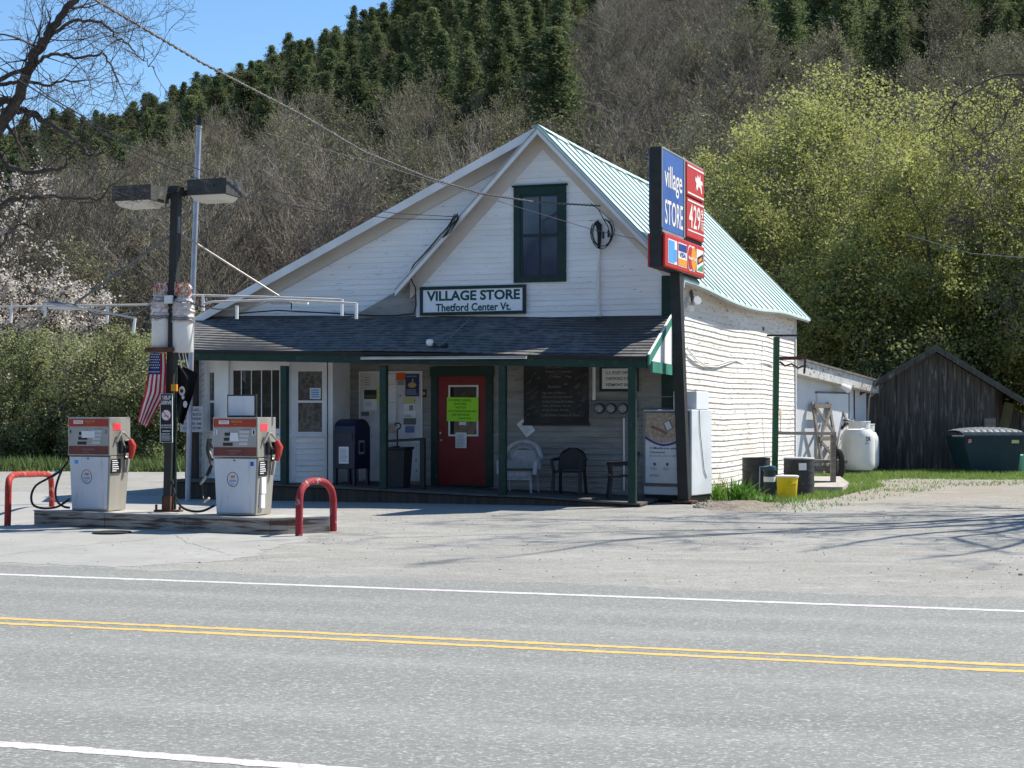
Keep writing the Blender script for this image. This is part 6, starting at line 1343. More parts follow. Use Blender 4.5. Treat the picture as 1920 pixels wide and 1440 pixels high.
# barrels, bin, posts near the side wall
def drum(px, Y, rad, zt, label, rim=True, tilt=0):
    x = (px - 960) / FOC * Y; T = Thing("steel_drum", label, "drum", (x, Y, 0), WORLD, "black steel drums by the side wall")
    pr_ = []
    for k in range(25):
        z = zt * k / 24; pr_.append((rad * (1 + (.03 if k in (8, 16) else 0) + (.02 if k in (0, 24) else 0)), z))
    b = MB(); b.lathe(x, Y, pr_[:-1] + [(rad * 1.02, zt), (rad * .96, zt), (rad * .95, zt - .03), (.01, zt - .035)], n=36); T.part("drum_body", b, DRUM, smooth=True)
    return T, x, Y
drum(1418, 30.6, .285, EYE + (HOR - 858) / FOC * 30.6, "left scuffed black steel drum standing against the side wall")
T, x, Y = drum(1498, 29.9, .30, EYE + (HOR - 860) / FOC * 29.9, "right black steel drum with white label and pale lid behind the yellow bin")
zt = EYE + (HOR - 860) / FOC * 29.9
b = MB(); b.lathe(x, Y, [(.285, zt - .02), (.31, zt), (.30, zt + .025), (.05, zt + .035)], n=30); T.part("lid", b, mat("pale_lid", (.42, .42, .42))); b = MB(); b.box(x - .06, x + .09, Y - .315, Y - .296, zt - .22, zt - .08); T.part("label", b, PAPER)
x = (1443 - 960) / FOC * 29.6; T = Thing("guard_post", "short dark guard post with a rounded cap and white band beside the yellow bin", "guard post", (x, 29.6, 0))
zt = EYE + (HOR - 873) / FOC * 29.6; b = MB(); b.lathe(x, 29.6, [(.115, 0), (.115, zt - .08)], n=20); T.part("post", b, mat("charcoal_post", (.03, .04, .045), None, 5, .5), smooth=True)
b = MB(); b.lathe(x, 29.6, [(.135, zt - .1), (.14, zt - .05), (.12, zt - .01), (.06, zt)], n=20); b.tube([(x - .05, 29.5, zt - .04), (x - .22, 29.48, zt - .04)], .03, n=8); T.part("cap", b, mat("teal_cap", (.03, .07, .085), None, 5, .4), smooth=True)
b = MB(); b.lathe(x, 29.6, [(.118, zt - .32), (.1185, zt - .22)], n=20); T.part("white_band", b, TRIM, smooth=True); b = MB(); b.tube([(x - .21, 29.48, zt - .04), (x - .23, 29.45, 0.02)], .012, n=5); T.part("hook_rod", b, GALV)
x = (1476 - 960) / FOC * 29.0; zt = EYE + (HOR - 893) / FOC * 29.0
T = Thing("yellow_bin", "bright yellow plastic bin with a pale rim on the grass", "bin", (x, 29.0, 0))
b = MB(); b.lathe(x, 29, [(.17, .0), (.18, .015), (.205, zt * .9), (.215, zt * .92), (.215, zt)], n=28); T.part("bin_body", b, YEL, smooth=True); b = MB(); b.lathe(x, 29, [(.222, zt - .02), (.226, zt + .01), (.20, zt + .02), (.02, zt + .01)], n=28); T.part("rim", b, mat("pale_rim", (.62, .60, .50))); b = MB(); b.box(x - .01, x + .13, 28.76, 28.83, zt - .17, zt - .12); T.part("handle", b, YEL, bevel=.01)
# timber rail on a slab
T = Thing("timber_railing", "rough timber railing standing on the concrete slab by the side wall", "railing", (P(1560, 906, 33).x, 33, 0))
Yr = 33.4
b = MB(); b.bar(P(1562, 909, Yr), P(1562, 811, Yr), .11, .11); T.part("rail_post", b, WOODG)
b = MB(); b.bar(P(1455, 812, Yr - .4), P(1566, 813, Yr), .10, .07); T.part("top_rail", b, mat("rail_wood", (.34, .30, .25), (.24, .21, .18), 5, .8))
b = MB(); b.bar(P(1500, 903, Yr - .2), P(1560, 904, Yr), .08, .05); T.part("lower_rail", b, WOODG)
b = MB(); s_ = [G(1500, 924), G(1580, 925), G(1592, 916), G(1575, 903), G(1500, 903)]; b.add([(p.x, p.y, .004) for p in s_] + [(p.x, p.y, .13) for p in s_], [tuple(range(5, 10))] + [(i, (i + 1) % 5, 5 + (i + 1) % 5, 5 + i) for i in range(5)]); solo("concrete_slab", "low grey concrete slab under the timber railing", "slab", b, CONC, (s_[0].x, s_[0].y, 0))
T = Thing("sawhorse_bench", "rough wooden bench standing in front of the braced gate", "bench", (P(1552, 870, 38).x, 38, 0))
xb = P(1545, 860, 38).x
b = MB(); b.box(xb - .35, xb + .55, 37.8, 38.2, .42, .50); T.part("bench_top", b, WOODG); b = MB(); b.box(xb - .3, xb + .5, 37.85, 37.9, .22, .34); T.part("stretcher", b, WOODG)
for dx in (-.3, .45):
    for dy in (-.15, .15): b = MB(); b.bar((xb + dx - .08, 38 + dy, 0), (xb + dx, 38 + dy, .42), .06, .06); T.part("leg", b, WOODG)
x = P(1571, 855, 37.4).x; b = MB(); b.tube([(x + .30 * math.cos(k / 18 * 6.283) * .35, 37.4, .38 + .36 * math.sin(k / 18 * 6.283)) for k in range(19)], .07, n=8); solo("old_tyre", "dark tyre leaning on edge between the bench and the white tank", "tyre", b, BLACK, (x, 37.4, 0), smooth=True)
# green post with rusty bracket
Yg = 31.0
T = Thing("green_post", "tall green post with a rusty bracket hoist near the store's rear side", "post", (P(1452, 900, Yg).x, Yg, 0))
b = MB(); a_ = P(1452, 900, Yg); a_.z = 0; b.bar(a_, P(1456, 632, Yg), .115, .115); T.part("post", b, mat("mid_green_paint", (.025, .085, .045), (.035, .11, .06), 4, .6))
b = MB(); b.bar(P(1438, 629, Yg), P(1502, 629, Yg), .05, .04); T.part("top_bar", b, DARKM)
b = MB(); b.bar(P(1462, 672, Yg), P(1512, 671, Yg), .05, .07); b.bar(P(1510, 668, Yg), P(1508, 700, Yg), .04, .04); T.part("bracket_arm", b, RUST); b = MB(); b.tube([P(1462, 678, Yg), P(1472, 686, Yg), P(1484, 682, Yg), P(1496, 690, Yg), P(1507, 686, Yg)], .022, n=5); T.part("chain", b, RUST)

# plants by the wall
def plantclump(px, py, n, h, label, seed, m=PLANT, wd=.018):
    p = G(px, py); r5 = random.Random(seed); b = MB()
    for k in range(n):
        a = r5.uniform(0, 6.283); L_ = h * r5.uniform(.6, 1.15); lean = r5.uniform(.25, .9); bx, by = p.x + r5.gauss(0, .07), p.y + r5.gauss(0, .07); dx, dy = math.cos(a), math.sin(a); o = len(b.v); N = 5
        for i in range(N + 1):
            t_ = i / N; r_ = L_ * lean * t_; z = L_ * (t_ - .45 * lean * t_ * t_); ww = wd * (1 - t_ ** 2) * (.6 + t_)
            b.v += [(bx + dx * r_ - dy * ww, by + dy * r_ + dx * ww, z + .0), (bx + dx * r_ + dy * ww, by + dy * r_ - dx * ww, z)]
        for i in range(N): b.f.append((o + 2 * i, o + 2 * i + 1, o + 2 * i + 3, o + 2 * i + 2)); b.m.append(0)
    return solo("daylily_clump", label, "plant", b, m, (p.x, p.y, 0), WORLD, "young green plants by the side wall")
plantclump(1345, 938, 60, .38, "left low clump of green blades at the cooler's foot", 1); plantclump(1385, 941, 95, .52, "largest clump of long green blades by the side wall", 2); plantclump(1408, 939, 50, .36, "smaller green clump just left of the black drum", 3); plantclump(1438, 944, 60, .2, "low leafy tuft in front of the guard post", 4)
plantclump(1352, 928, 40, .5, "yellow flowered leggy plant against the clapboard", 6, mat("yellow_tint_blades", (.22, .24, .04), (.32, .30, .05), 6, .7, trans=.3), wd=.010)
b = MB(); r6 = random.Random(4)
for k in range(420):
    p = G(r6.uniform(1300, 1470), r6.uniform(938, 953)); s_ = r6.uniform(.012, .035); b.lathe(p.x, p.y, [(s_ * .8, .0), (s_, s_ * .5), (s_ * .5, s_)], n=5)
struct("bed_pebbles", b, mat("pale_pebble", (.34, .31, .28), (.20, .17, .15), 8, .9), kind='stuff')
b = MB(); n = 40; m_ = 8; vs = []
for i in range(n + 1):
    for j in range(m_ + 1):
        px = 1288 + (1500 - 1288) * i / n; py = 935 + 26 * j / m_; p = G(px, py); e_ = math.sin(math.pi * i / n) * math.sin(math.pi * j / m_); e_ = e_ - .32 + .12 * nz(i * .9, j * 1.7); vs.append((p.x, p.y, .0 + .085 * e_ * (1 + .4 * nz(px * .05, py * .2))))
b.add(vs, [(i * (m_ + 1) + j, i * (m_ + 1) + j + 1, (i + 1) * (m_ + 1) + j + 1, (i + 1) * (m_ + 1) + j) for i in range(n) for j in range(m_)]); struct("earth_bank", b, mat("bare_earth", (.245, .215, .175), (.15, .125, .10), 5, .95, bump=.6))

# ------------------------------------------------------------------ hillside and trees
def interp(x, xs, ys): return float(np.interp(x, xs, ys))
def hill_z(x, y):
    m = x / y; px = 960 + FOC * m
    cap = interp(px, (-600, 0, 260, 500, 700, 900, 1200, 1900, 2600), (.125, .138, .162, .192, .222, .27, .30, .32, .34))
    t_ = max(0.0, (y - 64) / (310 - 64)); s_ = t_ if t_ < 1 else 1.0
    z = 310 * (cap + .014) * s_ * (.84 + .16 * min(1, t_)) - max(0, y - 310) * .25
    return z + 1.8 * nz(x * .035, y * .035) * min(1, t_ * 6) + .3 * nz(x * .3, y * .3) * min(1, t_ * 10)
b = MB(); nx, ny = 90, 60; vs = []
for j in range(ny + 1):
    y = 52 + (400 - 52) * (j / ny) ** 1.25
    for i in range(nx + 1):
        x = (-.62 + 1.3 * i / nx) * (y + 30); vs.append((x, y, hill_z(x, y) - (.05 if j == 0 else -.02)))
b.add(vs, [(j * (nx + 1) + i, j * (nx + 1) + i + 1, (j + 1) * (nx + 1) + i + 1, (j + 1) * (nx + 1) + i) for j in range(ny) for i in range(nx)])
struct("hillside", b, LITTER, smooth=True)
b = MB(); vs = []   # unseen low rise added behind the viewer to darken the window reflections
for j in range(9):
    for i in range(41): x = -300 + 15 * i; y = -45 - 18 * j; vs.append((x, y, -.3 + 26 * math.sin(min(1, j / 6) * math.pi / 2) * (1 + .25 * nz(x * .03, y * .05)) + (1.5 * nz(x * .3, y * .3) if j else 0)))
b.add(vs, [(j * 41 + i, (j + 1) * 41 + i, (j + 1) * 41 + i + 1, j * 41 + i + 1) for j in range(8) for i in range(40)]); struct("reflection_hill", b, LITTER, smooth=True)

def seg_mesh(name, P0, P1, R0, R1, n=3):
    """many tapered tubes as one mesh, numpy"""
    P0 = np.asarray(P0, float); P1 = np.asarray(P1, float); R0 = np.asarray(R0, float); R1 = np.asarray(R1, float)
    d = P1 - P0; l = np.linalg.norm(d, axis=1, keepdims=True); d = d / np.maximum(l, 1e-9)
    ref = np.where(np.abs(d[:, 2:3]) > .9, np.array([[1., 0, 0]]), np.array([[0, 0, 1.]])); u = np.cross(d, ref); u /= np.linalg.norm(u, axis=1, keepdims=True); w_ = np.cross(d, u)
    V = []
    for P_, R_r in ((P0, R0), (P1, R1)):
        for k in range(n): a = 2 * math.pi * k / n; V.append(P_ + (u * math.cos(a) + w_ * math.sin(a)) * R_r[:, None])
    N = len(P0); V = np.stack(V, 1).reshape(-1, 3)
    base = (np.arange(N) * 2 * n)[:, None]; F = np.concatenate([base + np.array([k, (k + 1) % n, n + (k + 1) % n, n + k]) for k in range(n)], 1).reshape(-1, 4)
    return np_mesh(name, V, F, n > 3)
def np_mesh(name, V, F, smooth=False):
    me = bpy.data.meshes.new(name); me.vertices.add(len(V)); me.vertices.foreach_set("co", np.ascontiguousarray(V, dtype=np.float32).ravel())
    k = F.shape[1]; me.loops.add(F.size); me.loops.foreach_set("vertex_index", F.astype(np.int32).ravel())
    me.polygons.add(len(F)); me.polygons.foreach_set("loop_start", np.arange(0, F.size, k, dtype=np.int32)); me.polygons.foreach_set("loop_total", np.full(len(F), k, dtype=np.int32))
    if smooth: me.polygons.foreach_set("use_smooth", np.ones(len(F), bool))
    me.update(calc_edges=True); return me
def leaf_mesh(name, Pts, size, rs, flat=.3, aspect=.6):
    """leaf sized diamonds scattered at points"""
    Pts = np.asarray(Pts, float); N = len(Pts); a = rs.normal(size=(N, 3)); a[:, 2] *= (1 - flat); a /= np.linalg.norm(a, axis=1, keepdims=True)
    c_ = rs.normal(size=(N, 3)); c_ -= a * (a * c_).sum(1, keepdims=True); c_ /= np.linalg.norm(c_, axis=1, keepdims=True)
    s_ = size * rs.uniform(.5, 1.3, (N, 1)); V = np.stack([Pts - a * s_, Pts - c_ * s_ * aspect, Pts + a * s_, Pts + c_ * s_ * aspect], 1).reshape(-1, 3)
    return np_mesh(name, V, np.arange(4 * N).reshape(N, 4))
def grow(seed, height, levels, trunk_r, trunk_lean=(0, 0), up=.25, spread=.9, clear=.3, nchild=(9, 7, 6, 5), lens=(.45, .5, .5, .5), wander=.12, minr=.004, start=(0, 0, 0), dirn=None, bias=(0, 0, 0)):
    r = np.random.RandomState(seed); S_ = {'t': [], 'b': []}; tips = []
    def branch(p, d, L_, r0, lvl):
        n = max(3, int(6 - lvl)); pts = [p]; dirs = [d]; rr_ = [r0]
        for i in range(n):
            d = d + r.normal(size=3) * wander * (1 + lvl * .4) + np.array([0, 0, up * (.35 if lvl else .05)]) / n + np.array(bias) * (.25 / n)
            d /= np.linalg.norm(d); p = p + d * L_ / n; pts.append(p); dirs.append(d); rr_.append(max(minr, r0 * (1 - .75 * (i + 1) / n)))
        for i in range(n): S_['t' if lvl == 0 else 'b'].append((pts[i], pts[i + 1], rr_[i], rr_[i + 1]))
        if lvl >= levels: tips.extend(pts[1:]); return
        k = nchild[lvl]
        for j in range(k):
            t_ = (clear if lvl == 0 else .18) + (1 - (clear if lvl == 0 else .18)) * (j + r.uniform(.2, .8)) / k; x = min(t_, .999) * n; i = int(x); q = pts[i] + (pts[i + 1] - pts[i]) * (x - i)
            ax = r.normal(size=3); dd = dirs[i]; ax -= dd * dd.dot(ax); ax /= np.linalg.norm(ax); sp = spread * r.uniform(.7, 1.25)
            nd = dd * math.cos(sp) + ax * math.sin(sp); nd[2] += .12; nd /= np.linalg.norm(nd)
            branch(q, nd, L_ * lens[lvl] * r.uniform(.7, 1.2) * (1.15 - .55 * t_ if lvl == 0 else 1), max(minr, rr_[i] * .55), lvl + 1)
        branch(pts[-1], dirs[-1], L_ * lens[lvl] * .6, rr_[-1], lvl + 1)
    d0 = np.array(dirn if dirn is not None else (trunk_lean[0], trunk_lean[1], 1.0), float); d0 /= np.linalg.norm(d0)
    branch(np.array(start, float), d0, height, trunk_r, 0)
    return S_, np.array(tips)
def mk(name, me, m, parent=None): me.materials.clear(); me.materials.append(m); o = bpy.data.objects.new(name, me); C.objects.link(o); o.parent = parent; return o
def sm(name, L_, n=3): return seg_mesh(name, [s[0] for s in L_], [s[1] for s in L_], [s[2] for s in L_], [s[3] for s in L_], n)

# prototype meshes for the wooded slope
npr = np.random.RandomState(12)
BARE = []; BUDV = []
for k in range(7):
    S_, tips = grow(40 + k, 7.5, 3, .13, (npr.uniform(-.12, .12), npr.uniform(-.12, .12)), up=.9, spread=.62, clear=.36, nchild=(12, 8, 8), lens=(.62, .5, .5), wander=.12, minr=.0105)
    BARE.append((sm("trunk", S_['t'], 5), sm("crown", S_['b'], 3)))
    sel = tips[npr.rand(len(tips)) < .5]; pts = np.repeat(sel, 2, 0) + npr.normal(size=(len(sel) * 2, 3)) * .16; BUDV.append(leaf_mesh("leaves", pts, .075, npr))
CON = []
for k in range(6):
    H_ = 14.0; Vp = []; segs = []
    hem = k % 2
    for i in range(46):
        z = H_ * (.06 + .94 * (i / 46) ** .95); R_t = (H_ - z) / H_; R_e = ((3.1 if hem else 2.7) * (R_t ** .72) if k % 3 else 2.8 * (R_t ** .56) * (.86 + .14 * math.sin(z * 2.1 + k)) * min(1, .4 + z / 6)) * npr.uniform(.6, 1.25) + .05
        for j in range(7):
            a = npr.uniform(0, 6.283); L_ = R_e * npr.uniform(.65, 1.1); droop = npr.uniform(-.05, .28) if not hem else npr.uniform(-.3, .05)
            e = np.array([math.cos(a) * L_, math.sin(a) * L_, -droop * L_ if hem else droop * L_]); segs.append((np.array([0, 0, z]), np.array([0, 0, z]) + e, .03, .01)); n_ = int(13 + 20 * L_)
            t_ = npr.uniform(.25, 1.05, n_)[:, None]; sd_ = npr.normal(size=(n_, 3)) * np.array([.30, .30, .22]) * (.5 + L_ * .3); Vp.append(np.array([0, 0, z]) + e * t_ + sd_)
    pts = np.concatenate(Vp); CON.append((seg_mesh("trunk", [(0, 0, 0)], [(0, 0, H_)], [.22], [.03], 6), leaf_mesh("crown", pts, .17, npr, flat=.2, aspect=.35), hem))
def place(kind, idx, x, y, z, sc, rz, label, cat, group, name, mats):
    root = bpy.data.objects.new(name, None); C.objects.link(root); root.location = (x, y, z); root.scale = (sc[0], sc[0], sc[1]); root.rotation_euler = (0, 0, rz); root['label'] = label; root['category'] = cat; root['group'] = group
    for nm, me, m in mats:
        o = bpy.data.objects.new(nm, me); C.objects.link(o); o.parent = root
        if not me.materials: me.materials.append(m)
    return root
def con_y(px): return interp(px, (-400, 0, 100, 230, 350, 450, 520, 690, 790, 870, 1000, 1080, 1100, 1150), (400, 380, 330, 290, 245, 220, 215, 205, 160, 180, 165, 125, 40, -40))
cells = []; hr = random.Random(21); y = 66.0
while y < 313:
    stp_ = 5.0 + (y - 66) * .008; half = .36 * y + 8; x = -half
    while x < half:
        cells.append((x + hr.uniform(-1.7, 1.7), y + hr.uniform(-1.8, 1.8))); x += stp_ * (.95 if y < 90 else 1.15)
    y += stp_ * .95
y = 225.0
while y < 330:      # the conifer belt stands closer together
    half = .36 * y + 8; x = -half
    while x < .09 * y: cells.append((x + hr.uniform(-2.6, 2.6), y + hr.uniform(-3, 3), 1)); x += 4.6
    y += 5.5
cnt = {'b': 0, 'c': 0}
def where(px, y):
    a = ("behind the blossom tree", "behind the two lamps", "above the store's left roof slope", "above the store's peak", "behind the tall roadside sign", "above the yellow green trees")[sum(px > t for t in (200, 450, 800, 1150, 1450))]
    return a, ("low on the hill", "halfway up the hill", "near the top of the hill")[(y > 140) + (y > 225)]
LST = {'c': [], 'b': [], 'd': []}
for cell in cells:
    x, y = cell[:2]; z = hill_z(x, y); px = 960 + FOC * x / y; pyb = HOR - FOC * (z - EYE) / y
    if px < -160 or px > 2080 or pyb < 0: continue
    pyt = HOR - FOC * (z + 10 - EYE) / y; con = pyt < con_y(px) + 8 + hr.gauss(0, 10)
    if px > 1150: con = (1400 < px < 1690 and pyt < 105 + hr.gauss(0, 20)) or (px >= 1690 and pyt < 45 + hr.gauss(0, 20))
    if not con and y > 200 and hr.random() < .02: con = True
    if len(cell) > 2 and not con: continue
    if con: LST['c' if hr.random() < .86 else 'd'].append((x, y, z, px, hr.randrange(len(CON)), hr.choice((hr.uniform(.5, .8), hr.uniform(.7, .95), hr.uniform(.85, 1.15))), hr.uniform(1.05, 1.5), hr.uniform(0, 6.283)))
    else:
        bud = nz(x * .05, y * .05) + hr.uniform(-.7, .7) > .12; LST['d' if bud else 'b'].append((x, y, z, px, hr.randrange(len(BARE)), hr.uniform(.8, 1.2), hr.uniform(.95, 1.2), hr.uniform(0, 6.283)))
def join_np(name, parts):
    V, F, Mi, o = [], [], [], 0; mats = []
    for me, m in parts:
        n = len(me.vertices); v = np.empty(n * 3, np.float32); me.vertices.foreach_get("co", v); f = np.empty(len(me.loops), np.int32); me.loops.foreach_get("vertex_index", f)
        q_ = f.reshape(-1, 4); V.append(v.reshape(-1, 3)); F.append(q_ + o); Mi += [len(mats)] * len(q_); mats.append(m); o += n
    out = np_mesh(name, np.concatenate(V), np.concatenate(F))
    for m in mats: out.materials.append(m)
    out.polygons.foreach_set("material_index", Mi); return out
def far_wood(name, rows, protos):
    me = bpy.data.meshes.new(name); me.from_pydata([(r_[0], r_[1], r_[2] - .1) for r_ in rows], [], []); 
    for an, ty, vals in (("pick", 'INT', [r_[4] for r_ in rows]), ("high", 'FLOAT', [r_[5] for r_ in rows]), ("wide", 'FLOAT', [r_[5] * r_[6] for r_ in rows]), ("turn", 'FLOAT', [r_[7] for r_ in rows])):
        me.attributes.new(an, ty, 'POINT').data.foreach_set("value", vals)
    o = bpy.data.objects.new(name, me); C.objects.link(o); o['kind'] = 'stuff'
    ng = bpy.data.node_groups.new(name, 'GeometryNodeTree'); ng.interface.new_socket("Geometry", in_out='INPUT', socket_type='NodeSocketGeometry'); ng.interface.new_socket("Geometry", in_out='OUTPUT', socket_type='NodeSocketGeometry')
    N_ = ng.nodes.new; L_ = ng.links.new; gi, go = N_('NodeGroupInput'), N_('NodeGroupOutput'); iop = N_('GeometryNodeInstanceOnPoints'); jg = N_('GeometryNodeJoinGeometry')
    for p in reversed(protos):
        po = bpy.data.objects.new(name + "_tree", p); oi = N_('GeometryNodeObjectInfo'); oi.inputs['Object'].default_value = po; oi.inputs['As Instance'].default_value = True; L_(oi.outputs['Geometry'], jg.inputs[0])
    def at_(nm, ty='FLOAT'): a = N_('GeometryNodeInputNamedAttribute'); a.data_type = ty; a.inputs['Name'].default_value = nm; return a.outputs['Attribute']
    cs, cr = N_('ShaderNodeCombineXYZ'), N_('ShaderNodeCombineXYZ'); wv = at_("wide"); L_(wv, cs.inputs[0]); L_(wv, cs.inputs[1]); L_(at_("high"), cs.inputs[2]); L_(at_("turn"), cr.inputs[2])
    L_(gi.outputs[0], iop.inputs['Points']); L_(jg.outputs[0], iop.inputs['Instance']); iop.inputs['Pick Instance'].default_value = True; L_(at_("pick", 'INT'), iop.inputs['Instance Index']); L_(cr.outputs[0], iop.inputs['Rotation']); L_(cs.outputs[0], iop.inputs['Scale']); L_(iop.outputs[0], go.inputs[0])
    md = o.modifiers.new("woods", 'NODES'); md.node_group = ng
KD = {'c': ("dark evergreen tree %s, %s", "evergreen tree", "evergreens %s, %s", "evergreen_tree"), 'b': ("leafless grey brown tree %s, %s", "bare tree", "bare trees %s, %s", "bare_tree"), 'd': ("thin olive budding tree %s, %s", "budding tree", "budding trees %s, %s", "budding_tree")}
for kk, rows in LST.items():
    rows.sort(key=lambda r_: r_[1] / r_[5])
    lim = {'c': 298, 'b': 298, 'd': 298}[kk]
    for (x, y, z, px, k, s_, w_, rz) in rows[:lim]:
        wa, wb = where(px, y); lb, ct, gp_, nm = KD[kk]
        if kk == 'c': ms = (("trunk", CON[k][0], BARKD), ("crown", CON[k][1], PINE))
        else: ms = [("trunk", BARE[k][0], BARKP), ("crown", BARE[k][1], BARKG)] + ([("leaves", BUDV[k], BUD)] if kk == 'd' else [])
        place(kk, k, x, y, z - .1, (s_ * w_, s_), rz, lb % (wb, wa), ct, gp_ % (wb, wa), nm, ms)
    if len(rows) > lim:
        if kk == 'c': pr_ = [join_np("evergreen", ((c_[0], BARKD), (c_[1], PINE))) for c_ in CON] if False else [join_np("evergreen", ((c_[1], PINE),)) for c_ in CON]
        elif kk == 'b': pr_ = [join_np("bare", ((b_[1], BARKG),)) for b_ in BARE]
        else: pr_ = [join_np("budding", ((BARE[k][1], BARKG), (BUDV[k], BUD))) for k in range(len(BARE))]
        far_wood({'c': "distant_evergreens", 'b': "distant_bare_woods", 'd': "distant_budding_woods"}[kk], rows[lim:], pr_)
# undergrowth between the trees, uncountable
V0, V1, r0_ = [], [], []
for k in range(26000):
    y = 55 + 240 * npr.rand() ** 1.8; x = (npr.rand() * 2 - 1) * (.37 * y + 4); z = hill_z(x, y); h_ = npr.uniform(.6, 3.2) * (1 if y < 120 else 1.4); V0.append((x, y, z - .1)); V1.append((x + npr.normal() * .35 * h_, y + npr.normal() * .2 * h_, z + h_)); r0_.append(npr.uniform(.010, .022) * (1 + y / 150))
me = seg_mesh("undergrowth", V0, V1, r0_, [q_ * .4 for q_ in r0_], 3); o = mk("undergrowth", me, BARKG); o['kind'] = 'stuff'

# big spring trees behind the barn and the store
def leafy(seed, x, y, h, r_cr, n, m, label, cat, name, group, trunk_r=.28, leaf=.075, z=0, hlow=.12, bark=BARKD, per=10, levels=3, spread=.75, nch=(13, 9, 7), wander=.13, jit=.26, clear=.12):
    S_, tips = grow(seed, h * .78, levels, trunk_r, (0, 0), up=.5, spread=spread, clear=clear, nchild=nch, lens=(.62, .52, .5), wander=wander, minr=.010)
    rs = np.random.RandomState(seed + 5)
    k = max(1, int(n / max(1, len(tips)))); pts = np.repeat(tips, k, 0); pts = pts + rs.normal(size=pts.shape) * jit
    T = Thing(name, label, cat, (x, y, z), WORLD, group)
    sx = r_cr / max(1e-3, np.percentile(np.abs(tips[:, 0]), 96)); T.o.scale = (sx, sx, h / max(tips[:, 2].max(), 1)); T.o.rotation_euler = (0, 0, seed)
    mk("trunk", sm("trunk", S_['t'], 8), bark, T.o); lb = mk("limbs", sm("limbs", S_['b'], 4), bark, T.o); mk("crown", leaf_mesh("crown", pts, leaf, rs), m, T.o)
    return T
def XY(px, Y): return (px - 960) / FOC * Y
def dome(seed, x, y, h, rad, n, m, label, cat, name, group, stems=15, trunk_r=.3, leaf=.07, jit=.2, bark=BARKD, nch=(10, 7, 6), low=1.25, fork=.16, ry=.8, fill=0):
    """broad crown: stems fan out from a short trunk to an egg shaped outline, leaves cluster at the twig ends"""
    rs = np.random.RandomState(seed); S1, tip = [], []; base = np.array([0, 0, h * fork])
    S0 = [(np.zeros(3), base, trunk_r, trunk_r * .8)]; c0 = np.array([0, 0, h * .52])
    for k in range(stems):
        th_ = low * math.sqrt((k + .4) / stems); ph = k * 2.39996 + rs.uniform(-.3, .3); d = np.array([math.sin(th_) * math.cos(ph), math.sin(th_) * math.sin(ph), math.cos(th_)])
        # distance from the fork to the outline ellipsoid
        q = np.array([rad, rad * ry, h * .50]); o_ = (base - c0) / q; dd = d / q; A_ = dd.dot(dd); B_ = 2 * o_.dot(dd); C_ = o_.dot(o_) - 1; L_ = (-B_ + math.sqrt(max(0, B_ * B_ - 4 * A_ * C_))) / (2 * A_)
        s2, t2 = grow(int(rs.randint(1e6)), L_ * rs.uniform(.80, .98), 3, trunk_r * .5, up=.12, spread=.72, clear=.16, nchild=nch, lens=(.42, .5, .5), wander=.13, minr=.008, start=tuple(base), dirn=tuple(d)); S1 += s2['t'] + s2['b']; tip.append(t2)
    tip = np.concatenate(tip); tip = tip[tip[:, 2] > h * .03]; sel = tip[rs.randint(0, len(tip), n // 9)]; pts = np.repeat(sel, 9, 0) + rs.normal(size=(len(sel) * 9, 3)) * jit * rs.uniform(.4, 1.3, (len(sel) * 9, 1))
    if fill:   # foliage clusters through the outer part of the crown
        k_ = int(n * fill / 6); d_ = rs.normal(size=(k_, 3)); d_ /= np.linalg.norm(d_, axis=1, keepdims=True); rr_ = rs.uniform(.60, 1.0, (k_, 1)) ** .6; cl = c0 + d_ * rr_ * np.array([rad, rad * ry, h * .49]); cl = cl[cl[:, 2] > h * .06]
        fz = np.sin(cl[:, 0] * 2.1 + seed) * np.cos(cl[:, 2] * 1.9) + np.sin(cl[:, 2] * 3.7 + cl[:, 0] * 1.3); cl = cl[fz > rs.uniform(-1.2, .8, len(cl))]; pts = np.concatenate([pts, np.repeat(cl, 6, 0) + rs.normal(size=(len(cl) * 6, 3)) * jit * .9])
    T = Thing(name, label, cat, (x, y, 0), WORLD, group); mk("trunk", sm("trunk", S0, 10), bark, T.o); mk("limbs", sm("limbs", S1, 4), bark, T.o); mk("crown", leaf_mesh("crown", pts, leaf, rs), m, T.o); return T
G1 = "yellow green spring trees behind the barn"
def hz_(ty, Y): return (HOR - ty) / FOC * Y + EYE
for (sd_, px, Y, topy, rpx, n, lab) in ((61, 1565, 54, 138, 275, 125000, "largest broad yellow green spring tree rising behind the shed roof"), (67, 1800, 53, 155, 270, 150000, "second yellow green spring tree rising behind the barn gable"), (73, 2030, 50, 235, 190, 40000, "yellow green spring tree cut by the photo's right edge"), (79, 1390, 58, 300, 105, 22000, "smaller yellow green tree close behind the teal roof")):
    dome(sd_, XY(px, Y), Y, hz_(topy, Y), rpx / FOC * Y, int(n * 1.4), YLEAF, lab, "spring tree", "spring_tree", G1, leaf=.058, jit=.17, stems=20, fill=.30, bark=BARKG2)
G2 = "dark leafy trees directly behind the barn"
for (sd_, px, Y, topy, rpx, n, lab) in ((91, 1600, 49.5, 470, 130, 16000, "lower olive tree filling the gap between shed and barn"), (95, 1850, 50, 500, 130, 16000, "lower olive tree behind the barn's right roof slope")):
    leafy(sd_, XY(px, Y), Y, (HOR - topy) / FOC * Y + EYE, rpx / FOC * Y, n, mat("deep_olive_leaves_%d" % 1, (.17, .19, .05), (.28, .29, .09), 1, .6, trans=.3), lab, "tree", "leafy_tree", G2, trunk_r=.2, leaf=.08)
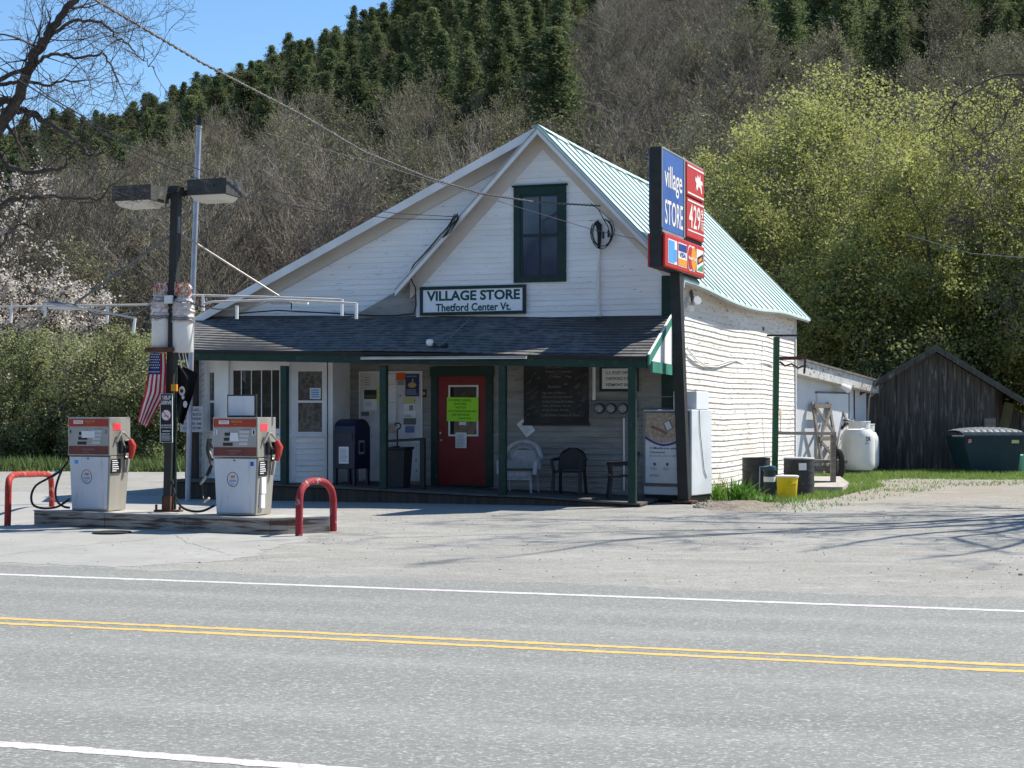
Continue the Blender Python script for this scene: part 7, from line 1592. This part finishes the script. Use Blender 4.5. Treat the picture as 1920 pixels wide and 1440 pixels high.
# hedge thicket on the left
hd = [(-120, 50, 640), (-30, 49, 650), (40, 48.5, 655), (105, 49.5, 640), (165, 48, 660), (225, 49, 640), (280, 48.5, 650), (330, 49.5, 640), (375, 50, 650)]
wh = ["leftmost", "second from left", "third from left", "fourth from left", "middle", "fourth from right", "third from right", "second from right", "rightmost"]
for i, (px, Y, ty) in enumerate(hd):
    dome(120 + i, XY(px, Y), Y, hz_(ty - 34, Y), 80 / FOC * Y, 21000, OLEAF, "tall olive hedge shrub along the gravel, %s of the row" % wh[i], "shrub", "hedge_shrub", "olive hedge shrubs along the gravel", stems=11, trunk_r=.09, leaf=.047, jit=.15, nch=(8, 6, 5), low=1.45, fork=.03, fill=.35)
# blossom tree
dome(201, XY(25, 54), 54, hz_(345, 54), 175 / FOC * 54, 26000, BLOSS, "tree covered in pale pink white blossom at the left edge", "blossom tree", "blossom_tree", None, stems=12, trunk_r=.16, leaf=.062, jit=.12, fork=.3)

# near bare tree reaching in from the left: limbs drawn along the visible branches
def bare_limbs(name, label, limbs, base, seed, mat_, twig=.5, fine=3, dens=.6, mr=.003, nch=(5, 4, 3), kr=1.0):
    T = Thing(name, label, "bare tree", tuple(base)); rs = np.random.RandomState(seed); S_ = []
    trunk_pts = limbs[0]
    b = MB(); b.tube([Vector(p[0]) for p in trunk_pts], [p[1] for p in trunk_pts], n=12); T.part("trunk", b, mat_, smooth=True)
    for li, lb in enumerate(limbs[1:]):
        P_ = [Vector(p[0]) for p in lb]; Rr = [p[1] * kr for p in lb]; out = []; orr = []
        for i in range(len(P_) - 1):
            a, b_, c_, d_ = P_[max(i - 1, 0)], P_[i], P_[i + 1], P_[min(i + 2, len(P_) - 1)]
            for k in range(5): t_ = k / 5; out.append(.5 * ((2 * b_) + (c_ - a) * t_ + (2 * a - 5 * b_ + 4 * c_ - d_) * t_ ** 2 + (3 * b_ - a - 3 * c_ + d_) * t_ ** 3) + Vector(rs.normal(size=3) * .012)); orr.append(Rr[i] + (Rr[i + 1] - Rr[i]) * t_)
        out.append(P_[-1]); orr.append(Rr[-1]); b = MB(); b.tube(out, orr, n=8); lim = T.part("limb", b, mat_, smooth=True)
        for i in range(2, len(out) - 1):
            for _ in range(1 if rs.rand() < dens else 0):
                d = (out[i + 1] - out[i]).normalized(); nd = d * .5 + Vector(rs.normal(size=3) * .75); nd.normalize()
                s2, _t = grow(int(rs.randint(1e6)), twig * rs.uniform(.6, 1.7), fine - 1, max(.007, orr[i] * .35), up=.2, spread=.75, clear=.2, nchild=nch, lens=(.6, .55, .5), wander=.2, minr=mr, start=tuple(out[i]), dirn=tuple(nd)); S_ += s2['t'] + s2['b']
    me = sm("twigs", S_, 3); o = mk("twigs", me, mat_, T.o); o.location = -Vector(base); return T
def LB(pts): return [(P(px, py, Y), r_) for px, py, Y, r_ in pts]
trunkL = [(Vector((-11.5, 20.5, 0)), .34), (Vector((-10.8, 20.3, 2.2)), .28), (Vector((-9.3, 19.8, 3.8)), .2), (P(-120, 400, 19.5), .13)]
bare_limbs("overhanging_tree", "bare dark branched tree reaching in from the top left over the lamps", [trunkL,
    LB([(-120, 400, 19.5, .13), (-40, 300, 19.3, .10), (0, 236, 19.2, .085), (35, 180, 19.1, .075), (62, 105, 19, .065), (90, 65, 18.9, .055), (118, 25, 18.8, .05), (160, -20, 18.7, .042), (210, -80, 18.6, .03)]),
    LB([(-120, 400, 19.5, .07), (-20, 320, 19.6, .05), (0, 292, 19.5, .04), (18, 315, 19.3, .035), (60, 322, 19.2, .03), (118, 314, 19, .025), (124, 290, 19, .012)]),
    LB([(-90, 300, 19.6, .07), (0, 192, 19.5, .055), (30, 202, 19.4, .05), (60, 213, 19.2, .045), (100, 235, 19, .04), (140, 262, 18.9, .035), (162, 285, 18.8, .028), (176, 290, 18.7, .022), (196, 285, 18.6, .012)]),
    LB([(62, 110, 19, .045), (80, 80, 18.9, .03), (130, 42, 18.7, .022), (165, 40, 18.5, .02), (205, 50, 18.4, .016), (215, 68, 18.3, .014), (240, 82, 18.2, .010), (262, 110, 18.1, .007), (290, 128, 18, .004)]),
    LB([(45, 150, 19, .04), (70, 115, 19.2, .028), (105, 103, 19.3, .022), (150, 108, 19.4, .018), (190, 102, 19.4, .015), (205, 118, 19.4, .012), (220, 150, 19.3, .008), (240, 190, 19.2, .004)]),
    LB([(-60, 180, 19.2, .04), (0, 152, 19.1, .032), (40, 130, 19, .028), (70, 118, 19, .024), (60, 95, 18.9, .015)]),
    LB([(-60, 160, 19.8, .035), (0, 160, 19.6, .03), (40, 150, 19.5, .026), (80, 160, 19.4, .02), (120, 152, 19.2, .014), (165, 150, 19, .006)]),
    LB([(-100, 460, 19.3, .05), (0, 388, 19.2, .032), (30, 372, 19, .03), (60, 368, 18.9, .026), (110, 370, 18.7, .024), (160, 372, 18.6, .02), (190, 372, 18.5, .015), (210, 345, 18.4, .008), (225, 340, 18.3, .004)]),
    LB([(0, 470, 19.6, .02), (15, 440, 19.5, .018), (40, 420, 19.4, .014), (80, 440, 19.3, .010), (115, 445, 19.2, .004)]),
], (-11.5, 20.5, 0), 5, BARKD, twig=.62, dens=.46, mr=.0022, nch=(4, 3, 2), kr=.95)
# tree outside the right edge, its twigs enter the frame and its shadow lies on the gravel
tr = [(Vector((13.4, 27.6, 0)), .42), (Vector((13.3, 27.3, 2.6)), .36), (Vector((13.1, 27.0, 4.6)), .30)]
tp = Vector((13.1, 27.0, 4.6)); KR = .8
def from_shadow(pts):   # a limb given by where its shadow falls on the gravel, and its height there
    o = [(tp, pts[0][3] * 1.2)]
    for px, py, z, r_ in pts: g_ = G(px, py); o.append((Vector((g_.x + SUN.x / SUN.z * z, g_.y + SUN.y / SUN.z * z, z)), r_ * KR))
    return o
FS = [from_shadow(l) for l in (
    [(1930, 973, 6.5, .15), (1800, 976, 8, .13), (1640, 982, 9.2, .11), (1450, 981, 10.4, .09), (1250, 977, 11.6, .075), (1080, 975, 12.4, .06), (930, 972, 13, .04), (820, 973, 13.4, .02)],
    [(1940, 976, 6, .13), (1830, 984, 7.2, .11), (1700, 990, 8.3, .10), (1560, 996, 9.2, .085), (1380, 1000, 10.2, .07), (1220, 1008, 11.2, .055), (1080, 1018, 12, .035), (960, 1024, 12.6, .02)],
    [(1950, 975, 6, .10), (1850, 992, 7.5, .085), (1740, 1000, 8.5, .075), (1640, 1012, 9.4, .06), (1570, 1024, 10, .04), (1500, 1036, 10.5, .02)],
    [(1935, 985, 6.3, .09), (1860, 1000, 7.6, .075), (1790, 1008, 8.6, .06), (1860, 1028, 9.4, .04), (1900, 1040, 10, .02)],
    [(1700, 986, 9, .08), (1480, 992, 10.6, .07), (1300, 994, 11.8, .06), (1120, 998, 12.6, .045), (900, 1003, 13.3, .03), (700, 1010, 13.8, .015)],
    [(1400, 1000, 10.4, .07), (1180, 1012, 12, .055), (1060, 1030, 12.8, .04), (940, 1046, 13.2, .02)],
    [(1900, 968, 7.5, .08), (1700, 966, 9.5, .06), (1500, 962, 11, .045), (1330, 958, 12, .02)],
    [(1960, 990, 6.5, .08), (1920, 1016, 8, .06), (1830, 1036, 9.4, .04), (1700, 1050, 10.4, .02)])]
def out_(dx, dy, dz_, L_, r_, sd_):
    rs = random.Random(sd_); o = [(tp, r_)]; p = tp.copy(); d = Vector((dx, dy, dz_)).normalized()
    for i in range(6): d = (d + Vector((rs.gauss(0, .13), rs.gauss(0, .13), rs.gauss(0, .08)))).normalized(); p = p + d * L_ / 6; o.append((p.copy(), max(.012, r_ * (1 - (i + 1) / 6) + .012)))
    return o
bare_limbs("roadside_tree", "big bare tree at the right edge, only its thin twigs reaching into view", [tr] + FS + [out_(.6, -.2, .8, 7, .13, 5), out_(.2, .6, .9, 6.5, .12, 7), out_(.8, .3, .5, 6, .12, 8),
    LB([(2200, 560, 26.8, .06), (2050, 520, 26.6, .045), (1960, 470, 26.4, .03), (1900, 430, 26.2, .02), (1862, 390, 26.1, .01), (1850, 360, 26, .005)]), LB([(2250, 300, 26.6, .07), (2060, 200, 26.3, .05), (1960, 150, 26, .03), (1880, 140, 25.8, .018), (1800, 180, 25.6, .010), (1750, 215, 25.5, .005)])], (13.4, 27.6, 0), 9, BARKD, twig=1.1, fine=3, dens=.38, mr=.007, nch=(5, 4, 3))

# ------------------------------------------------------------------ overhead wires
def wire(label, pts, r, m, twist=False, sag=0.0):
    P_ = [Vector(p) for p in pts]; out = []
    for i in range(len(P_) - 1):
        for k in range(10): t_ = k / 10; out.append(P_[i].lerp(P_[i + 1], t_) - Vector((0, 0, sag * math.sin(math.pi * t_))))
    out.append(P_[-1]); b = MB(); b.tube(out, r, n=5)
    if twist:
        tw = []
        for i in range(len(out) - 1):
            for k in range(12): t_ = k / 12; a = (i * 12 + k) * .9; tw.append(out[i].lerp(out[i + 1], t_) + Vector((math.cos(a) * r * 1.3, 0, math.sin(a) * r * 1.3)))
        b.tube(tw, r * .7, n=4)
    return solo("overhead_wire", label, "wire", b, m, tuple(P_[0]), WORLD)
def Wp(px, py, w_): return to_world(STORE, L3(px, py, w_))
wire("thick twisted power cable crossing the sky to the gable beside the upper window", [P(60, -90, 16.5), P(180, 0, 17.5), P(380, 118, 20), P(560, 212, 22.3), P(680, 283, 24), P(800, 332, 25.6), P(900, 362, 27), P(1000, 378, 28), Wp(1126, 386, .12)], .013, mat("cable_grey", (.07, .065, .065), (.2, .19, .18), 30, .7), True)
wire("upper thin black wire running from the left edge to the store's left rake", [P(-60, 60, 15), P(90, 180, 17.5), P(245, 270, 20), P(420, 335, 22.5), P(600, 378, 25), P(740, 400, 27), Wp(850, 406, .43)], .007, BLACK)
wire("lower thin black wire passing over the right lamp to the store's left rake", [P(-60, 90, 15.5), P(250, 285, 19.5), P(450, 368, 22.5), P(600, 395, 25), P(740, 410, 27), Wp(848, 412, .43)], .008, BLACK)
wire("thin wire slanting down across the upper window to the right rake", [P(500, 250, 22), P(700, 305, 24), P(910, 370, 26.5), P(1110, 430, 28), Wp(1190, 448, .38), Wp(1225, 478, .3)], .006, GREYM)
wire("faint pale wire over the green tree at the right edge", [P(1700, 440, 40), P(1820, 475, 36), P(2000, 490, 33)], .010, GREYM)
